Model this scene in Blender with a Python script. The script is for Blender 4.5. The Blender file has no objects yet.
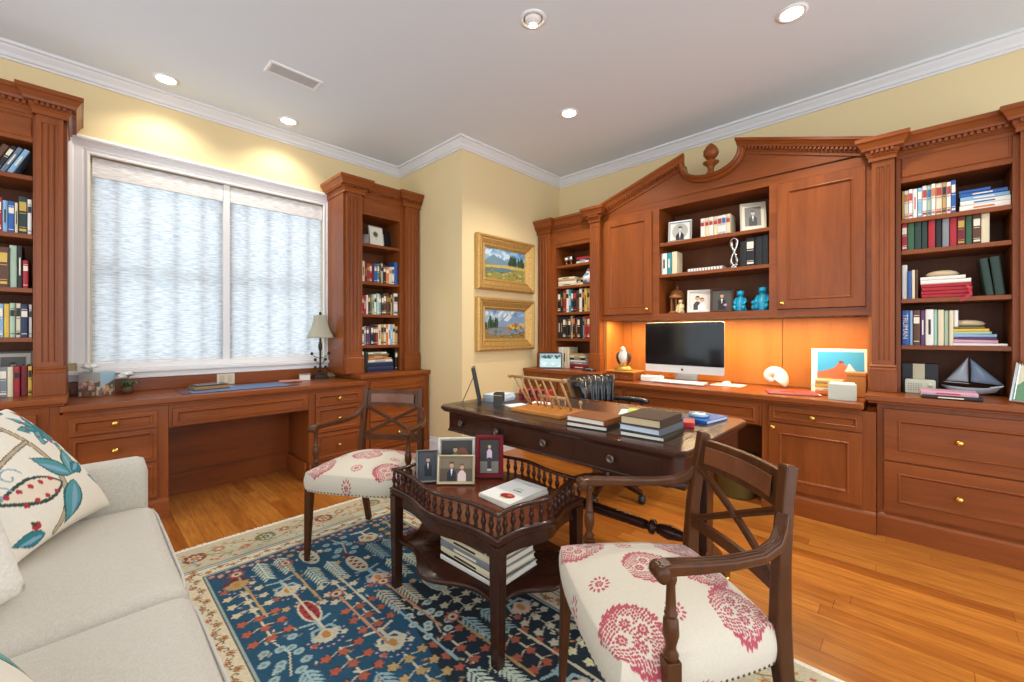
import bpy, bmesh, math, random
import numpy as np
from mathutils import Vector, Matrix
random.seed(7); np.random.seed(7)
PI = math.pi
SC = bpy.context.scene
COL = SC.collection

# ---------------------------------------------------------------- camera
F_PX = 415.7
AZ = math.atan(400 / F_PX)                      # +X lies this far right of the view axis
cam_d = bpy.data.cameras.new('camera')
cam_d.sensor_width = 36.0
cam_d.lens = 36.0 * F_PX / 1024
cam_d.shift_y = -7.5 / 1024
cam_d.clip_start = 0.02
cam = bpy.data.objects.new('camera', cam_d)
COL.objects.link(cam)
cam.location = (0, 0, 1.18)
cam.rotation_euler = (PI / 2, 0, AZ - PI / 2)
SC.camera = cam

# ---------------------------------------------------------------- world, exposure
w = bpy.data.worlds.new('daylight'); SC.world = w; w.use_nodes = True
nt = w.node_tree; nt.nodes.clear()
o_ = nt.nodes.new('ShaderNodeOutputWorld'); bg = nt.nodes.new('ShaderNodeBackground')
tc = nt.nodes.new('ShaderNodeTexCoord'); sp = nt.nodes.new('ShaderNodeSeparateXYZ')
rmp = nt.nodes.new('ShaderNodeValToRGB')
rmp.color_ramp.elements[0].position = 0.40; rmp.color_ramp.elements[0].color = (1.44, 1.52, 1.62, 1)
rmp.color_ramp.elements[1].position = 0.60; rmp.color_ramp.elements[1].color = (0.92, 1.03, 1.12, 1)
mp = nt.nodes.new('ShaderNodeMapRange')
mp.inputs['From Min'].default_value = -1; mp.inputs['From Max'].default_value = 1
nt.links.new(tc.outputs['Generated'], sp.inputs[0]); nt.links.new(sp.outputs['Y'], mp.inputs['Value'])
nt.links.new(mp.outputs[0], rmp.inputs[0]); nt.links.new(rmp.outputs[0], bg.inputs['Color'])
bg.inputs['Strength'].default_value = 1.0
nt.links.new(bg.outputs[0], o_.inputs['Surface'])
vs = SC.view_settings
vs.view_transform = 'Standard'; vs.look = 'None'; vs.gamma = 1.0; vs.use_curve_mapping = False
vs.exposure = 0.72
SC.cycles.max_bounces = 8; SC.cycles.diffuse_bounces = 5; SC.cycles.glossy_bounces = 4
SC.cycles.use_denoising = True
SC.cycles.sample_clamp_indirect = 6.0
DOWNLIGHT_W = 46.0
NICHE_W = 11.0

# ---------------------------------------------------------------- colour / materials
def lin(hexs):
    h = hexs.lstrip('#')
    out = []
    for i in (0, 2, 4):
        c = int(h[i:i + 2], 16) / 255
        out.append(c / 12.92 if c <= 0.04045 else ((c + 0.055) / 1.055) ** 2.4)
    return tuple(out)
_M = {}
def mat(name, hexs='#808080', rough=0.5, metal=0.0, coat=0.0, spec=None, emit=None, emit_s=0.0, trans=0.0, ior=1.45, sheen=0.0):
    if name in _M: return _M[name]
    m = bpy.data.materials.new(name); m.use_nodes = True
    b = m.node_tree.nodes['Principled BSDF']
    b.inputs['Base Color'].default_value = (*lin(hexs), 1)
    b.inputs['Roughness'].default_value = rough; b.inputs['Metallic'].default_value = metal
    b.inputs['Coat Weight'].default_value = coat; b.inputs['Coat Roughness'].default_value = 0.15
    b.inputs['Transmission Weight'].default_value = trans; b.inputs['IOR'].default_value = ior
    b.inputs['Sheen Weight'].default_value = sheen
    if spec is not None: b.inputs['Specular IOR Level'].default_value = spec
    if emit: b.inputs['Emission Color'].default_value = (*lin(emit), 1); b.inputs['Emission Strength'].default_value = emit_s
    _M[name] = m
    return m
def nodes(m):
    n = m.node_tree.nodes; return n, m.node_tree.links, n['Principled BSDF']
def wood(name, dark, light, stretch, rough=0.31, coat=0.06, scale=1.0, fine=0.3, spec=0.33):
    """procedural grain, stretched along the axis with the small factor"""
    if name in _M: return _M[name]
    m = mat(name, light, rough, coat=coat, spec=spec)
    n, l, b = nodes(m)
    t = n.new('ShaderNodeTexCoord'); mpn = n.new('ShaderNodeMapping')
    mpn.inputs['Scale'].default_value = tuple(s * scale for s in stretch)
    l.new(t.outputs['Object'], mpn.inputs[0])
    a = n.new('ShaderNodeTexNoise'); a.inputs['Scale'].default_value = 3.0; a.inputs['Detail'].default_value = 5; a.inputs['Distortion'].default_value = 0.6
    c = n.new('ShaderNodeTexNoise'); c.inputs['Scale'].default_value = 26.0; c.inputs['Detail'].default_value = 3
    l.new(mpn.outputs[0], a.inputs['Vector']); l.new(mpn.outputs[0], c.inputs['Vector'])
    mx = n.new('ShaderNodeMix'); mx.data_type = 'FLOAT'; mx.inputs[0].default_value = fine
    l.new(a.outputs['Fac'], mx.inputs[2]); l.new(c.outputs['Fac'], mx.inputs[3])
    r = n.new('ShaderNodeValToRGB')
    r.color_ramp.elements[0].position = 0.22; r.color_ramp.elements[0].color = (*lin(dark), 1)
    r.color_ramp.elements[1].position = 0.72; r.color_ramp.elements[1].color = (*lin(light), 1)
    l.new(mx.outputs[0], r.inputs[0]); l.new(r.outputs[0], b.inputs['Base Color'])
    return m
def vcol(name, rough=0.6, coat=0.0, bump=0.0, sheen=0.0):
    """a surface whose printed / woven / painted pattern is its Col attribute"""
    if name in _M: return _M[name]
    m = mat(name, '#808080', rough, coat=coat, sheen=sheen)
    n, l, b = nodes(m)
    a = n.new('ShaderNodeAttribute'); a.attribute_name = 'Col'
    l.new(a.outputs['Color'], b.inputs['Base Color'])
    if bump:
        t = n.new('ShaderNodeTexCoord'); q = n.new('ShaderNodeTexNoise'); q.inputs['Scale'].default_value = 420
        bp = n.new('ShaderNodeBump'); bp.inputs['Strength'].default_value = bump; bp.inputs['Distance'].default_value = 0.002
        l.new(t.outputs['Object'], q.inputs['Vector']); l.new(q.outputs['Fac'], bp.inputs['Height']); l.new(bp.outputs[0], b.inputs['Normal'])
    return m
CH_D, CH_L = '#683312', '#954f21'
CHZ = wood('cherry_upright', CH_D, CH_L, (3.2, 3.2, 0.28))
CHX = wood('cherry_lengthwise', CH_D, CH_L, (0.28, 3.2, 3.2))
CHIN = wood('cherry_inside_shaded', '#5c3217', '#774320', (3, 3, 0.3), rough=0.5, coat=0)  # same cherry coloured darker, so the back panels carry painted shade
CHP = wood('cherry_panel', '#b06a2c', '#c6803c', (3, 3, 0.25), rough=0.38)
MAH = wood('mahogany', '#28140c', '#432317', (0.4, 3, 3), rough=0.24, coat=0.2)
MAHY = wood('mahogany_crosswise', '#28140c', '#432317', (3, 0.4, 3), rough=0.24, coat=0.2)
MAHZ = wood('mahogany_upright', '#28140c', '#402115', (3, 3, 0.4), rough=0.26, coat=0.2)
MAHT = wood('mahogany_table_top', '#4c2415', '#6e3922', (0.4, 3, 3), rough=0.22, coat=0.3)
CHAIRW = wood('chair_wood', '#38200f', '#5c3419', (3, 3, 0.5), rough=0.28, coat=0.1, spec=0.25)
INLAY = wood('chair_inlay', '#5c331c', '#7a482a', (0.5, 3, 3), rough=0.3, coat=0.4)
BRASS = mat('brass', '#d9b45c', 0.25, 1.0)
WHITE = mat('white_paint', '#e9e8e6', 0.4)
PAPER = mat('paper', '#e6dfcf', 0.8)
SILVER = mat('silver', '#cfcfcd', 0.2, 1.0)
STEEL = mat('brushed_aluminium', '#c8cacc', 0.38, 0.9)
BLACK = mat('black_leather', '#141414', 0.35)
GLASS = mat('clear_glass', '#f4fbff', 0.02, trans=1.0, ior=1.45)

# ---------------------------------------------------------------- mesh builder
ORG = {}
class MB:
    def __init__(s): s.v = []; s.f = []; s.m = []; s.sm = []
    def add(s, vs_, fs, m=0, smooth=False):
        o = len(s.v); s.v.extend([tuple(p) for p in vs_])
        for f in fs: s.f.append([i + o for i in f]); s.m.append(m); s.sm.append(smooth)
        return s
    def box(s, x0, x1, y0, y1, z0, z1, m=0):
        return s.add([(x0,y0,z0),(x1,y0,z0),(x1,y1,z0),(x0,y1,z0),(x0,y0,z1),(x1,y0,z1),(x1,y1,z1),(x0,y1,z1)],
              [(0,3,2,1),(4,5,6,7),(0,1,5,4),(1,2,6,5),(2,3,7,6),(3,0,4,7)], m)
    def cbox(s, c, d, m=0, rz=0.0):
        o = len(s.v)
        s.box(-d[0]/2, d[0]/2, -d[1]/2, d[1]/2, -d[2]/2, d[2]/2, m)
        cz, sz = math.cos(rz), math.sin(rz)
        for i in range(o, len(s.v)):
            x, y, z = s.v[i]; s.v[i] = (c[0] + x*cz - y*sz, c[1] + x*sz + y*cz, c[2] + z)
        return s
    def prism(s, poly, lo, hi, plane='xz', m=0, smooth=False):
        def P(a, b, c):
            return {'xz': (a, c, b), 'xy': (a, b, c), 'yz': (c, a, b)}[plane]
        n = len(poly)
        s.add([P(a, b, lo) for a, b in poly] + [P(a, b, hi) for a, b in poly], [tuple(range(n)), tuple(range(2*n-1, n-1, -1))], m)
        return s.add([P(a, b, lo) for a, b in poly] + [P(a, b, hi) for a, b in poly], [(i, (i+1) % n, n + (i+1) % n, n + i) for i in range(n)], m, smooth)
    def loft(s, rings, m=0, smooth=True, cap=True, closed=True):
        n = len(rings[0]); vs_ = [p for r in rings for p in r]; fs = []
        for i in range(len(rings) - 1):
            for j in range(n if closed else n - 1):
                k = (j + 1) % n
                fs.append((i*n + j, i*n + k, (i+1)*n + k, (i+1)*n + j))
        s.add(vs_, fs, m, smooth)
        if cap and closed:
            s.add(rings[0], [tuple(range(n))], m, smooth); s.add(rings[-1], [tuple(range(n-1, -1, -1))], m, smooth)
        return s
    def lathe(s, prof, c=(0,0,0), n=16, m=0, axis='z', sx=1.0, sy=1.0, smooth=True):
        rings = []
        for r, h in prof:
            ring = []
            for i in range(n):
                a = 2*PI*i/n; x, y = r*math.cos(a)*sx, r*math.sin(a)*sy
                ring.append({'z': (c[0]+x, c[1]+y, c[2]+h), 'y': (c[0]+x, c[1]+h, c[2]+y), 'x': (c[0]+h, c[1]+x, c[2]+y)}[axis])
            rings.append(ring)
        return s.loft(rings, m, smooth)
    def tube(s, pts, r, n=10, m=0, flat=1.0, up=None, smooth=True):
        """round (or flattened) bar along a path; r a number or one per point"""
        pts = [Vector(p) for p in pts]; rs = r if isinstance(r, (list, tuple)) else [r]*len(pts)
        rings = []; pv = None
        for i, p in enumerate(pts):
            d = (pts[min(i+1, len(pts)-1)] - pts[max(i-1, 0)]).normalized()
            ref = Vector(up) if up else (pv if pv is not None else (Vector((0,0,1)) if abs(d.z) < 0.9 else Vector((1,0,0))))
            sd = d.cross(ref)
            if sd.length < 1e-6: sd = d.cross(Vector((1,0,0.01)))
            sd.normalize(); u = sd.cross(d).normalized(); pv = u
            rings.append([tuple(p + sd*math.cos(2*PI*k/n)*rs[i] + u*math.sin(2*PI*k/n)*rs[i]*flat) for k in range(n)])
        return s.loft(rings, m, smooth)
    def bar(s, pts, wd, th, up=(0,0,1), m=0, smooth=False):
        """rectangular bar along a path: wd sideways, th along up; numbers or lists"""
        pts = [Vector(p) for p in pts]; L = len(pts)
        W = wd if isinstance(wd, (list, tuple)) else [wd]*L; T = th if isinstance(th, (list, tuple)) else [th]*L
        rings = []
        for i, p in enumerate(pts):
            d = (pts[min(i+1, L-1)] - pts[max(i-1, 0)]).normalized()
            sd = d.cross(Vector(up)).normalized(); u = sd.cross(d).normalized()
            a, b = sd*W[i]/2, u*T[i]/2
            rings.append([tuple(p-a-b), tuple(p+a-b), tuple(p+a+b), tuple(p-a+b)])
        return s.loft(rings, m, smooth)
    def sweep(s, prof, path, nrm=(0,0,1), closed=False, m=0, side=1):
        """moulding: prof (a,b); a sideways (side=1: right of travel about nrm), b along nrm; mitred"""
        nrm = Vector(nrm); P = [Vector(p) for p in path]; L = len(P); rings = []
        for i in range(L):
            ds = []
            if closed or i > 0: ds.append((P[i] - P[i-1]).normalized())
            if closed or i < L-1: ds.append((P[(i+1) % L] - P[i]).normalized())
            ps = [d.cross(nrm).normalized()*side for d in ds]
            mt = ps[0] if len(ps) == 1 else (ps[0] + ps[1]) / (1 + ps[0].dot(ps[1]))
            rings.append([tuple(P[i] + mt*a + nrm*b) for a, b in prof])
        if closed: rings.append(rings[0])
        return s.loft(rings, m, False, cap=not closed)
    def panel(s, x0, x1, z0, z1, steps, m=0, mi=None):
        """front built of nested rectangles, each (inset, y); the last is filled"""
        rings = [[(x0+i, y, z0+i), (x1-i, y, z0+i), (x1-i, y, z1-i), (x0+i, y, z1-i)] for i, y in steps]
        vs_ = [p for r in rings for p in r]; fs = []
        for i in range(len(rings)-1):
            for j in range(4):
                k = (j+1) % 4; fs.append((i*4+j, i*4+k, (i+1)*4+k, (i+1)*4+j))
        s.add(vs_, fs, m); e = (len(rings)-1)*4
        s.add(rings[-1], [(0,1,2,3)], m if mi is None else mi)
        s.add(rings[0], [(3,2,1,0)], m)
        return s
    def sphere(s, c, r, n=12, m=0, k=8):
        rr = r if isinstance(r, (tuple, list)) else (r, r, r)
        prof = [(max(math.sin(PI*i/k), 0.02), -math.cos(PI*i/k)) for i in range(k+1)]
        rings = [[(c[0]+a*math.cos(2*PI*j/n)*rr[0], c[1]+a*math.sin(2*PI*j/n)*rr[1], c[2]+h*rr[2]) for j in range(n)] for a, h in prof]
        return s.loft(rings, m, True)
    def xf(s, M):
        s.v = [tuple(M @ Vector(p)) for p in s.v]; return s
    def build(s, name, mats, parent=None, bevel=0.0, M=None, seg=2, weld=True, sub=0):
        org = ORG.get(parent.name, (0,0,0)) if parent else ORG.get(('o', name), (0,0,0))
        me = bpy.data.meshes.new(name)
        me.from_pydata([(p[0]-org[0], p[1]-org[1], p[2]-org[2]) for p in s.v], [], s.f)
        mats = mats if isinstance(mats, (list, tuple)) else [mats]
        for q in mats: me.materials.append(q)
        me.polygons.foreach_set('material_index', s.m); me.polygons.foreach_set('use_smooth', s.sm)
        bm = bmesh.new(); bm.from_mesh(me)
        if weld: bmesh.ops.remove_doubles(bm, verts=bm.verts, dist=1e-5)
        bmesh.ops.recalc_face_normals(bm, faces=bm.faces)
        bm.to_mesh(me); bm.free()
        ob = bpy.data.objects.new(name, me); COL.objects.link(ob)
        if parent: ob.parent = parent; ORG[ob.name] = org
        if bevel:
            md = ob.modifiers.new('edge', 'BEVEL'); md.width = bevel; md.segments = seg; md.limit_method = 'ANGLE'; md.angle_limit = math.radians(50)
        if sub:
            md = ob.modifiers.new('round', 'SUBSURF'); md.levels = sub; md.render_levels = sub
        return ob

def tag(o, label, cat, group=None):
    o['label'] = label; o['category'] = cat
    if group: o['group'] = group
    return o
# frames: objects of a wall are written as if the wall faced -y (x right, y into the wall)
FW = Matrix.Identity(4)                          # window wall
FR = Matrix.Rotation(-PI/2, 4, 'Z')              # right wall: local x = -Y, local y = X
def thing(name, label, cat, org=(0,0,0), fr=FW, group=None, rz=0.0, local=False):
    """Empty at the base; parts are written in the frame's coordinates (local=False) or in the thing's own (local=True)"""
    o = bpy.data.objects.new(name, None); COL.objects.link(o); o.empty_display_size = 0.05
    tag(o, label, cat, group)
    o.matrix_world = fr @ Matrix.Translation(Vector(org)) @ Matrix.Rotation(rz, 4, 'Z')
    ORG[o.name] = (0,0,0) if local else tuple(org)
    return o
def struct(ob): ob['kind'] = 'structure'; return ob
def copy_tree(o, parent=None):
    c = o.copy(); COL.objects.link(c)
    if parent: c.parent = parent
    for ch in [q for q in COL.objects if q.parent == o]: copy_tree(ch, c)
    return c

# ---------------------------------------------------------------- pattern drawing (metres -> colours on a fine mesh)
class Pic:
    def __init__(s, wd, ht, step, bg):
        s.st = step; s.w = wd; s.h = ht
        s.nx = max(2, int(round(wd/step)) + 1); s.ny = max(2, int(round(ht/step)) + 1)
        s.X, s.Y = np.meshgrid(np.linspace(0, wd, s.nx), np.linspace(0, ht, s.ny))
        s.a = np.empty((s.ny, s.nx, 3)); s.a[:] = lin(bg)
    def sub(s, x0, x1, y0, y1):
        i0 = max(0, int((x0)/s.w*(s.nx-1))); i1 = min(s.nx, int((x1)/s.w*(s.nx-1)) + 2)
        j0 = max(0, int((y0)/s.h*(s.ny-1))); j1 = min(s.ny, int((y1)/s.h*(s.ny-1)) + 2)
        return (slice(j0, max(j0, j1)), slice(i0, max(i0, i1)))
    def rect(s, x0, x1, y0, y1, c):
        s.a[(s.Y >= y0) & (s.Y <= y1) & (s.X >= x0) & (s.X <= x1)] = lin(c)
    def ell(s, x, y, rx, ry, c, ang=0.0):
        R = max(rx, ry); q = s.sub(x-R, x+R, y-R, y+R); X = s.X[q]-x; Y = s.Y[q]-y
        ca, sa = math.cos(ang), math.sin(ang); u = X*ca + Y*sa; v = -X*sa + Y*ca
        s.a[q][(u/rx)**2 + (v/ry)**2 <= 1] = lin(c)
    def leaf(s, x, y, ln, wd, ang, c):
        """pointed leaf growing from x,y along ang"""
        q = s.sub(x-ln, x+ln, y-ln, y+ln); X = s.X[q]-x; Y = s.Y[q]-y
        ca, sa = math.cos(ang), math.sin(ang); u = (X*ca + Y*sa)/ln; v = -X*sa + Y*ca
        k = (u >= 0) & (u <= 1); hw = np.zeros_like(u); hw[k] = wd*np.sin(PI*u[k]**0.8)
        s.a[q][k & (np.abs(v) <= hw)] = lin(c)
    def line(s, pts, wd, c):
        for (x0, y0), (x1, y1) in zip(pts[:-1], pts[1:]):
            q = s.sub(min(x0,x1)-wd, max(x0,x1)+wd, min(y0,y1)-wd, max(y0,y1)+wd); X = s.X[q]; Y = s.Y[q]
            dx, dy = x1-x0, y1-y0; L = dx*dx + dy*dy + 1e-12
            t = np.clip(((X-x0)*dx + (Y-y0)*dy)/L, 0, 1)
            s.a[q][(X-x0-t*dx)**2 + (Y-y0-t*dy)**2 <= wd*wd/4] = lin(c)
    def poly(s, pts, c):
        xs = [p[0] for p in pts]; ys = [p[1] for p in pts]; q = s.sub(min(xs), max(xs), min(ys), max(ys)); X = s.X[q]; Y = s.Y[q]
        ins = np.zeros(X.shape, bool); n = len(pts)
        for i in range(n):
            xa, ya = pts[i]; xb, yb = pts[(i+1) % n]
            if ya != yb: ins ^= ((ya > Y) != (yb > Y)) & (X < (xb-xa)*(Y-ya)/(yb-ya) + xa)
        s.a[q][ins] = lin(c)
    def noise(s, amt): s.a *= 1 + (np.random.rand(s.ny, s.nx, 1) - 0.5)*2*amt
    def at(s, u, v):
        """colour at fractions u, v"""
        i = np.clip(np.round(np.asarray(u)*(s.nx-1)).astype(int), 0, s.nx-1); j = np.clip(np.round(np.asarray(v)*(s.ny-1)).astype(int), 0, s.ny-1)
        return s.a[j, i]
def set_col(ob, cols):
    me = ob.data; at = me.color_attributes.new('Col', 'FLOAT_COLOR', 'POINT')
    c = np.ones((len(me.vertices), 4), np.float32); c[:, :3] = cols
    at.data.foreach_set('color', c.ravel())
def sheet(name, pic, fn, material, parent=None):
    """mesh grid of the picture's own resolution; fn(X, Y) -> x, y, z arrays (frame or local coordinates)"""
    x, y, z = fn(pic.X, pic.Y); x = np.broadcast_to(x, pic.X.shape); y = np.broadcast_to(y, pic.X.shape); z = np.broadcast_to(z, pic.X.shape)
    org = ORG.get(parent.name, (0,0,0)) if parent else (0,0,0)
    co = np.stack([x-org[0], y-org[1], z-org[2]], -1).reshape(-1, 3).astype(np.float32)
    nx, ny = pic.nx, pic.ny
    i, j = np.meshgrid(np.arange(nx-1), np.arange(ny-1)); b = (j*nx + i).ravel()
    q = np.stack([b, b+1, b+1+nx, b+nx], -1).astype(np.int32)
    me = bpy.data.meshes.new(name)
    me.vertices.add(len(co)); me.vertices.foreach_set('co', co.ravel())
    me.loops.add(q.size); me.loops.foreach_set('vertex_index', q.ravel())
    me.polygons.add(len(q)); me.polygons.foreach_set('loop_start', np.arange(0, q.size, 4, dtype=np.int32))
    me.polygons.foreach_set('use_smooth', np.ones(len(q), bool))
    me.update(calc_edges=True); me.validate()
    me.materials.append(material)
    ob = bpy.data.objects.new(name, me); COL.objects.link(ob)
    set_col(ob, pic.a.reshape(-1, 3))
    if parent: ob.parent = parent; ORG[ob.name] = org
    return ob
# ================================================================ SETTING
XR, YW, YP, XJ, XL, YN, ZC = 3.86, 4.0, 2.95, 2.41, -2.0, -2.2, 2.95
FLOORM = mat('oak_floor', '#c67a33', 0.30, coat=0.15, spec=0.35)
n, l, b = nodes(FLOORM)
t = n.new('ShaderNodeTexCoord'); mpn = n.new('ShaderNodeMapping'); mpn.inputs['Rotation'].default_value = (0, 0, PI/2)
br = n.new('ShaderNodeTexBrick'); br.offset = 0.0; br.offset_frequency = 2; br.squash = 1
br.inputs['Scale'].default_value = 1.0; br.inputs['Brick Width'].default_value = 0.95; br.inputs['Row Height'].default_value = 0.083
br.inputs['Mortar Size'].default_value = 0.0012; br.inputs['Mortar Smooth'].default_value = 0.3; br.inputs['Bias'].default_value = 0.0
br.inputs['Color1'].default_value = (*lin('#a65e22'), 1); br.inputs['Color2'].default_value = (*lin('#cb8437'), 1); br.inputs['Mortar'].default_value = (*lin('#7d3f16'), 1)
l.new(t.outputs['Object'], mpn.inputs[0])
sx_ = n.new('ShaderNodeSeparateXYZ'); cx_ = n.new('ShaderNodeCombineXYZ'); dv_ = n.new('ShaderNodeMath'); dv_.operation = 'DIVIDE'; dv_.inputs[1].default_value = 0.083
fl2 = n.new('ShaderNodeMath'); fl2.operation = 'FLOOR'; wn = n.new('ShaderNodeTexWhiteNoise'); wn.noise_dimensions = '1D'; ad_ = n.new('ShaderNodeMath'); ad_.operation = 'ADD'
l.new(mpn.outputs[0], sx_.inputs[0]); l.new(sx_.outputs['Y'], dv_.inputs[0]); l.new(dv_.outputs[0], fl2.inputs[0]); l.new(fl2.outputs[0], wn.inputs['W'])
l.new(wn.outputs['Value'], ad_.inputs[0]); l.new(sx_.outputs['X'], ad_.inputs[1]); l.new(ad_.outputs[0], cx_.inputs['X']); l.new(sx_.outputs['Y'], cx_.inputs['Y']); l.new(cx_.outputs[0], br.inputs['Vector'])
m2 = n.new('ShaderNodeMapping'); m2.inputs['Scale'].default_value = (14, 1.1, 1)
no = n.new('ShaderNodeTexNoise'); no.inputs['Scale'].default_value = 4.0; no.inputs['Detail'].default_value = 6; no.inputs['Distortion'].default_value = 0.8
l.new(t.outputs['Object'], m2.inputs[0]); l.new(m2.outputs[0], no.inputs['Vector'])
rr = n.new('ShaderNodeValToRGB'); rr.color_ramp.elements[0].position = 0.3; rr.color_ramp.elements[0].color = (0.60, 0.53, 0.46, 1)
rr.color_ramp.elements[1].position = 0.7; rr.color_ramp.elements[1].color = (1.08, 1.06, 1.0, 1)
l.new(no.outputs['Fac'], rr.inputs[0])
mx = n.new('ShaderNodeMix'); mx.data_type = 'RGBA'; mx.blend_type = 'MULTIPLY'; mx.inputs[0].default_value = 0.9
l.new(br.outputs['Color'], mx.inputs[6]); l.new(rr.outputs[0], mx.inputs[7]); l.new(mx.outputs[2], b.inputs['Base Color'])

WALLM = mat('cream_yellow_paint', '#dfca9a', 0.75)
CEILM = mat('ceiling_white', '#dce4ea', 0.9)
struct(MB().box(XL-0.15, XR+0.15, YN, YW+0.15, -0.12, 0).build('floor', FLOORM))
struct(MB().box(XL-0.15, XR+0.15, YN, YW+0.15, ZC, ZC+0.12).build('ceiling', CEILM))
# window opening in the window wall
WX0, WX1, WZ0, WZ1 = 0.05, 1.60, 0.93, 2.385
W = MB()
W.box(XL-0.15, WX0, YW, YW+0.15, 0, ZC); W.box(WX1, XJ+0.15, YW, YW+0.15, 0, ZC)
W.box(WX0, WX1, YW, YW+0.15, 0, WZ0); W.box(WX0, WX1, YW, YW+0.15, WZ1, ZC)
struct(W.build('wall_left', WALLM))
struct(MB().box(XJ, XJ+0.12, YP+0.0005, YW, 0, ZC).build('wall_jut', WALLM))
struct(MB().box(XJ+0.0005, XR+0.15, YP, YP+0.12, 0, ZC).build('wall_back', WALLM))
struct(MB().box(XR, XR+0.15, YN, YP, 0, ZC).build('wall_right', WALLM))
crown = [(0, 0), (0.012, 0), (0.014, 0.012), (0.026, 0.018), (0.034, 0.036), (0.056, 0.058), (0.064, 0.070), (0.080, 0.072), (0.080, 0.092), (0, 0.092)]
TRIM = mat('crown_white', '#dcdcdc', 0.55)
struct(MB().sweep(crown, [(XR, YN, 2.86), (XR, YP, 2.86), (XJ, YP, 2.86), (XJ, YW, 2.86), (XL, YW, 2.86)], side=-1).build('trim_1', TRIM))
base = [(0, 0), (0.016, 0), (0.016, 0.125), (0.010, 0.140), (0.010, 0.155), (0.004, 0.168), (0, 0.168)]
struct(MB().sweep(base, [(3.25, YP, 0), (XJ, YP, 0), (XJ, 3.44, 0)], side=-1).build('baseboard_back', WHITE))

# ---------------------------------------------------------------- window_1 with casing, sill, mullion, bars, panes
win = bpy.data.objects.new('window_1', None); COL.objects.link(win); win.location = (0.82, YW, WZ0); struct(win)
ORG[win.name] = (0.82, YW, WZ0)
cas = [(0.0, 0.0), (0.0, 0.014), (0.006, 0.020), (0.014, 0.020), (0.020, 0.010), (0.028, 0.010), (0.034, 0.018), (0.074, 0.018), (0.080, 0.026), (0.084, 0.026), (0.086, 0.042), (0.098, 0.046), (0.108, 0.042), (0.113, 0.034), (0.113, 0.0)]
MB().sweep(cas, [(WX0-0.005, YW, 0.985), (WX0-0.005, YW, WZ1), (WX1+0.005-0.02, YW, WZ1), (WX1-0.015, YW, 0.985)], nrm=(0, -1, 0), side=-1).build('casing', WHITE, win)
MB().box(-0.075, 1.70, YW-0.05, YW+0.06, 0.905, 0.932).box(-0.068, 1.692, YW-0.024, YW, 0.862, 0.905).build('sill', WHITE, win, bevel=0.004)
MB().box(WX0, WX1-0.02, YW+0.004, YW+0.049, 0.9325, 0.976).box(WX0-0.065, WX0, YW-0.03, YW, 0.932, 0.985).box(WX1-0.02, WX1+0.095, YW-0.03, YW, 0.932, 0.985).build('casing_plinth', WHITE, win, bevel=0.003)
MB().box(0.803, 0.848, YW+0.005, YW+0.12, WZ0, WZ1).build('mullion', WHITE, win, bevel=0.003)
fr_ = MB()
for x0, x1 in ((WX0, 0.803), (0.848, WX1)):
    fr_.box(x0, x0+0.028, YW+0.05, YW+0.12, WZ0, WZ1).box(x1-0.028, x1, YW+0.05, YW+0.12, WZ0, WZ1)
    fr_.box(x0, x1, YW+0.05, YW+0.12, WZ0, WZ0+0.04).box(x0, x1, YW+0.05, YW+0.12, WZ1-0.04, WZ1)
    fr_.box(x0, x1, YW+0.09, YW+0.12, 1.60, 1.635)
    k = 4
    for q in range(k):
        xc = x0 + 0.10 + q*(x1-x0-0.10)/k + 0.03
        fr_.box(xc-0.009, xc+0.009, YW+0.052, YW+0.075, WZ0, WZ1)
fr_.build('sash_frame', WHITE, win)
for x0, x1 in ((WX0+0.028, 0.775), (0.876, WX1-0.028)):
    MB().box(x0, x1, YW+0.085, YW+0.089, WZ0+0.04, WZ1-0.04).build('pane', mat('window_glass', '#ffffff', 0.0, trans=1.0, ior=1.01), win)

# ---------------------------------------------------------------- woven window shades
FAB = bpy.data.materials.new('woven_shade'); FAB.use_nodes = True
fn_, fl_ = FAB.node_tree.nodes, FAB.node_tree.links; fn_.clear()
out = fn_.new('ShaderNodeOutputMaterial'); df = fn_.new('ShaderNodeBsdfDiffuse'); tl = fn_.new('ShaderNodeBsdfTranslucent'); ms = fn_.new('ShaderNodeMixShader')
ms.inputs[0].default_value = 0.62
t = fn_.new('ShaderNodeTexCoord'); mpn = fn_.new('ShaderNodeMapping'); mpn.inputs['Scale'].default_value = (11, 1, 95)
no = fn_.new('ShaderNodeTexNoise'); no.inputs['Scale'].default_value = 1.6; no.inputs['Detail'].default_value = 4; no.inputs['Distortion'].default_value = 0.7
rr = fn_.new('ShaderNodeValToRGB'); rr.color_ramp.elements[0].position = 0.36; rr.color_ramp.elements[0].color = (0.56, 0.61, 0.64, 1)
rr.color_ramp.elements[1].position = 0.62; rr.color_ramp.elements[1].color = (0.90, 0.92, 0.93, 1)
fl_.new(t.outputs['Object'], mpn.inputs[0]); fl_.new(mpn.outputs[0], no.inputs['Vector']); fl_.new(no.outputs['Fac'], rr.inputs[0])
fl_.new(rr.outputs[0], df.inputs['Color']); fl_.new(rr.outputs[0], tl.inputs['Color'])
fl_.new(df.outputs[0], ms.inputs[1]); fl_.new(tl.outputs[0], ms.inputs[2]); fl_.new(ms.outputs[0], out.inputs['Surface'])
FABV = mat('shade_valance_fabric', '#e8e6e2', 0.9)
n, l, b = nodes(FABV)
t = n.new('ShaderNodeTexCoord'); mpn = n.new('ShaderNodeMapping'); mpn.inputs['Scale'].default_value = (11, 1, 95)
no = n.new('ShaderNodeTexNoise'); no.inputs['Scale'].default_value = 1.6; no.inputs['Detail'].default_value = 4
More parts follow.
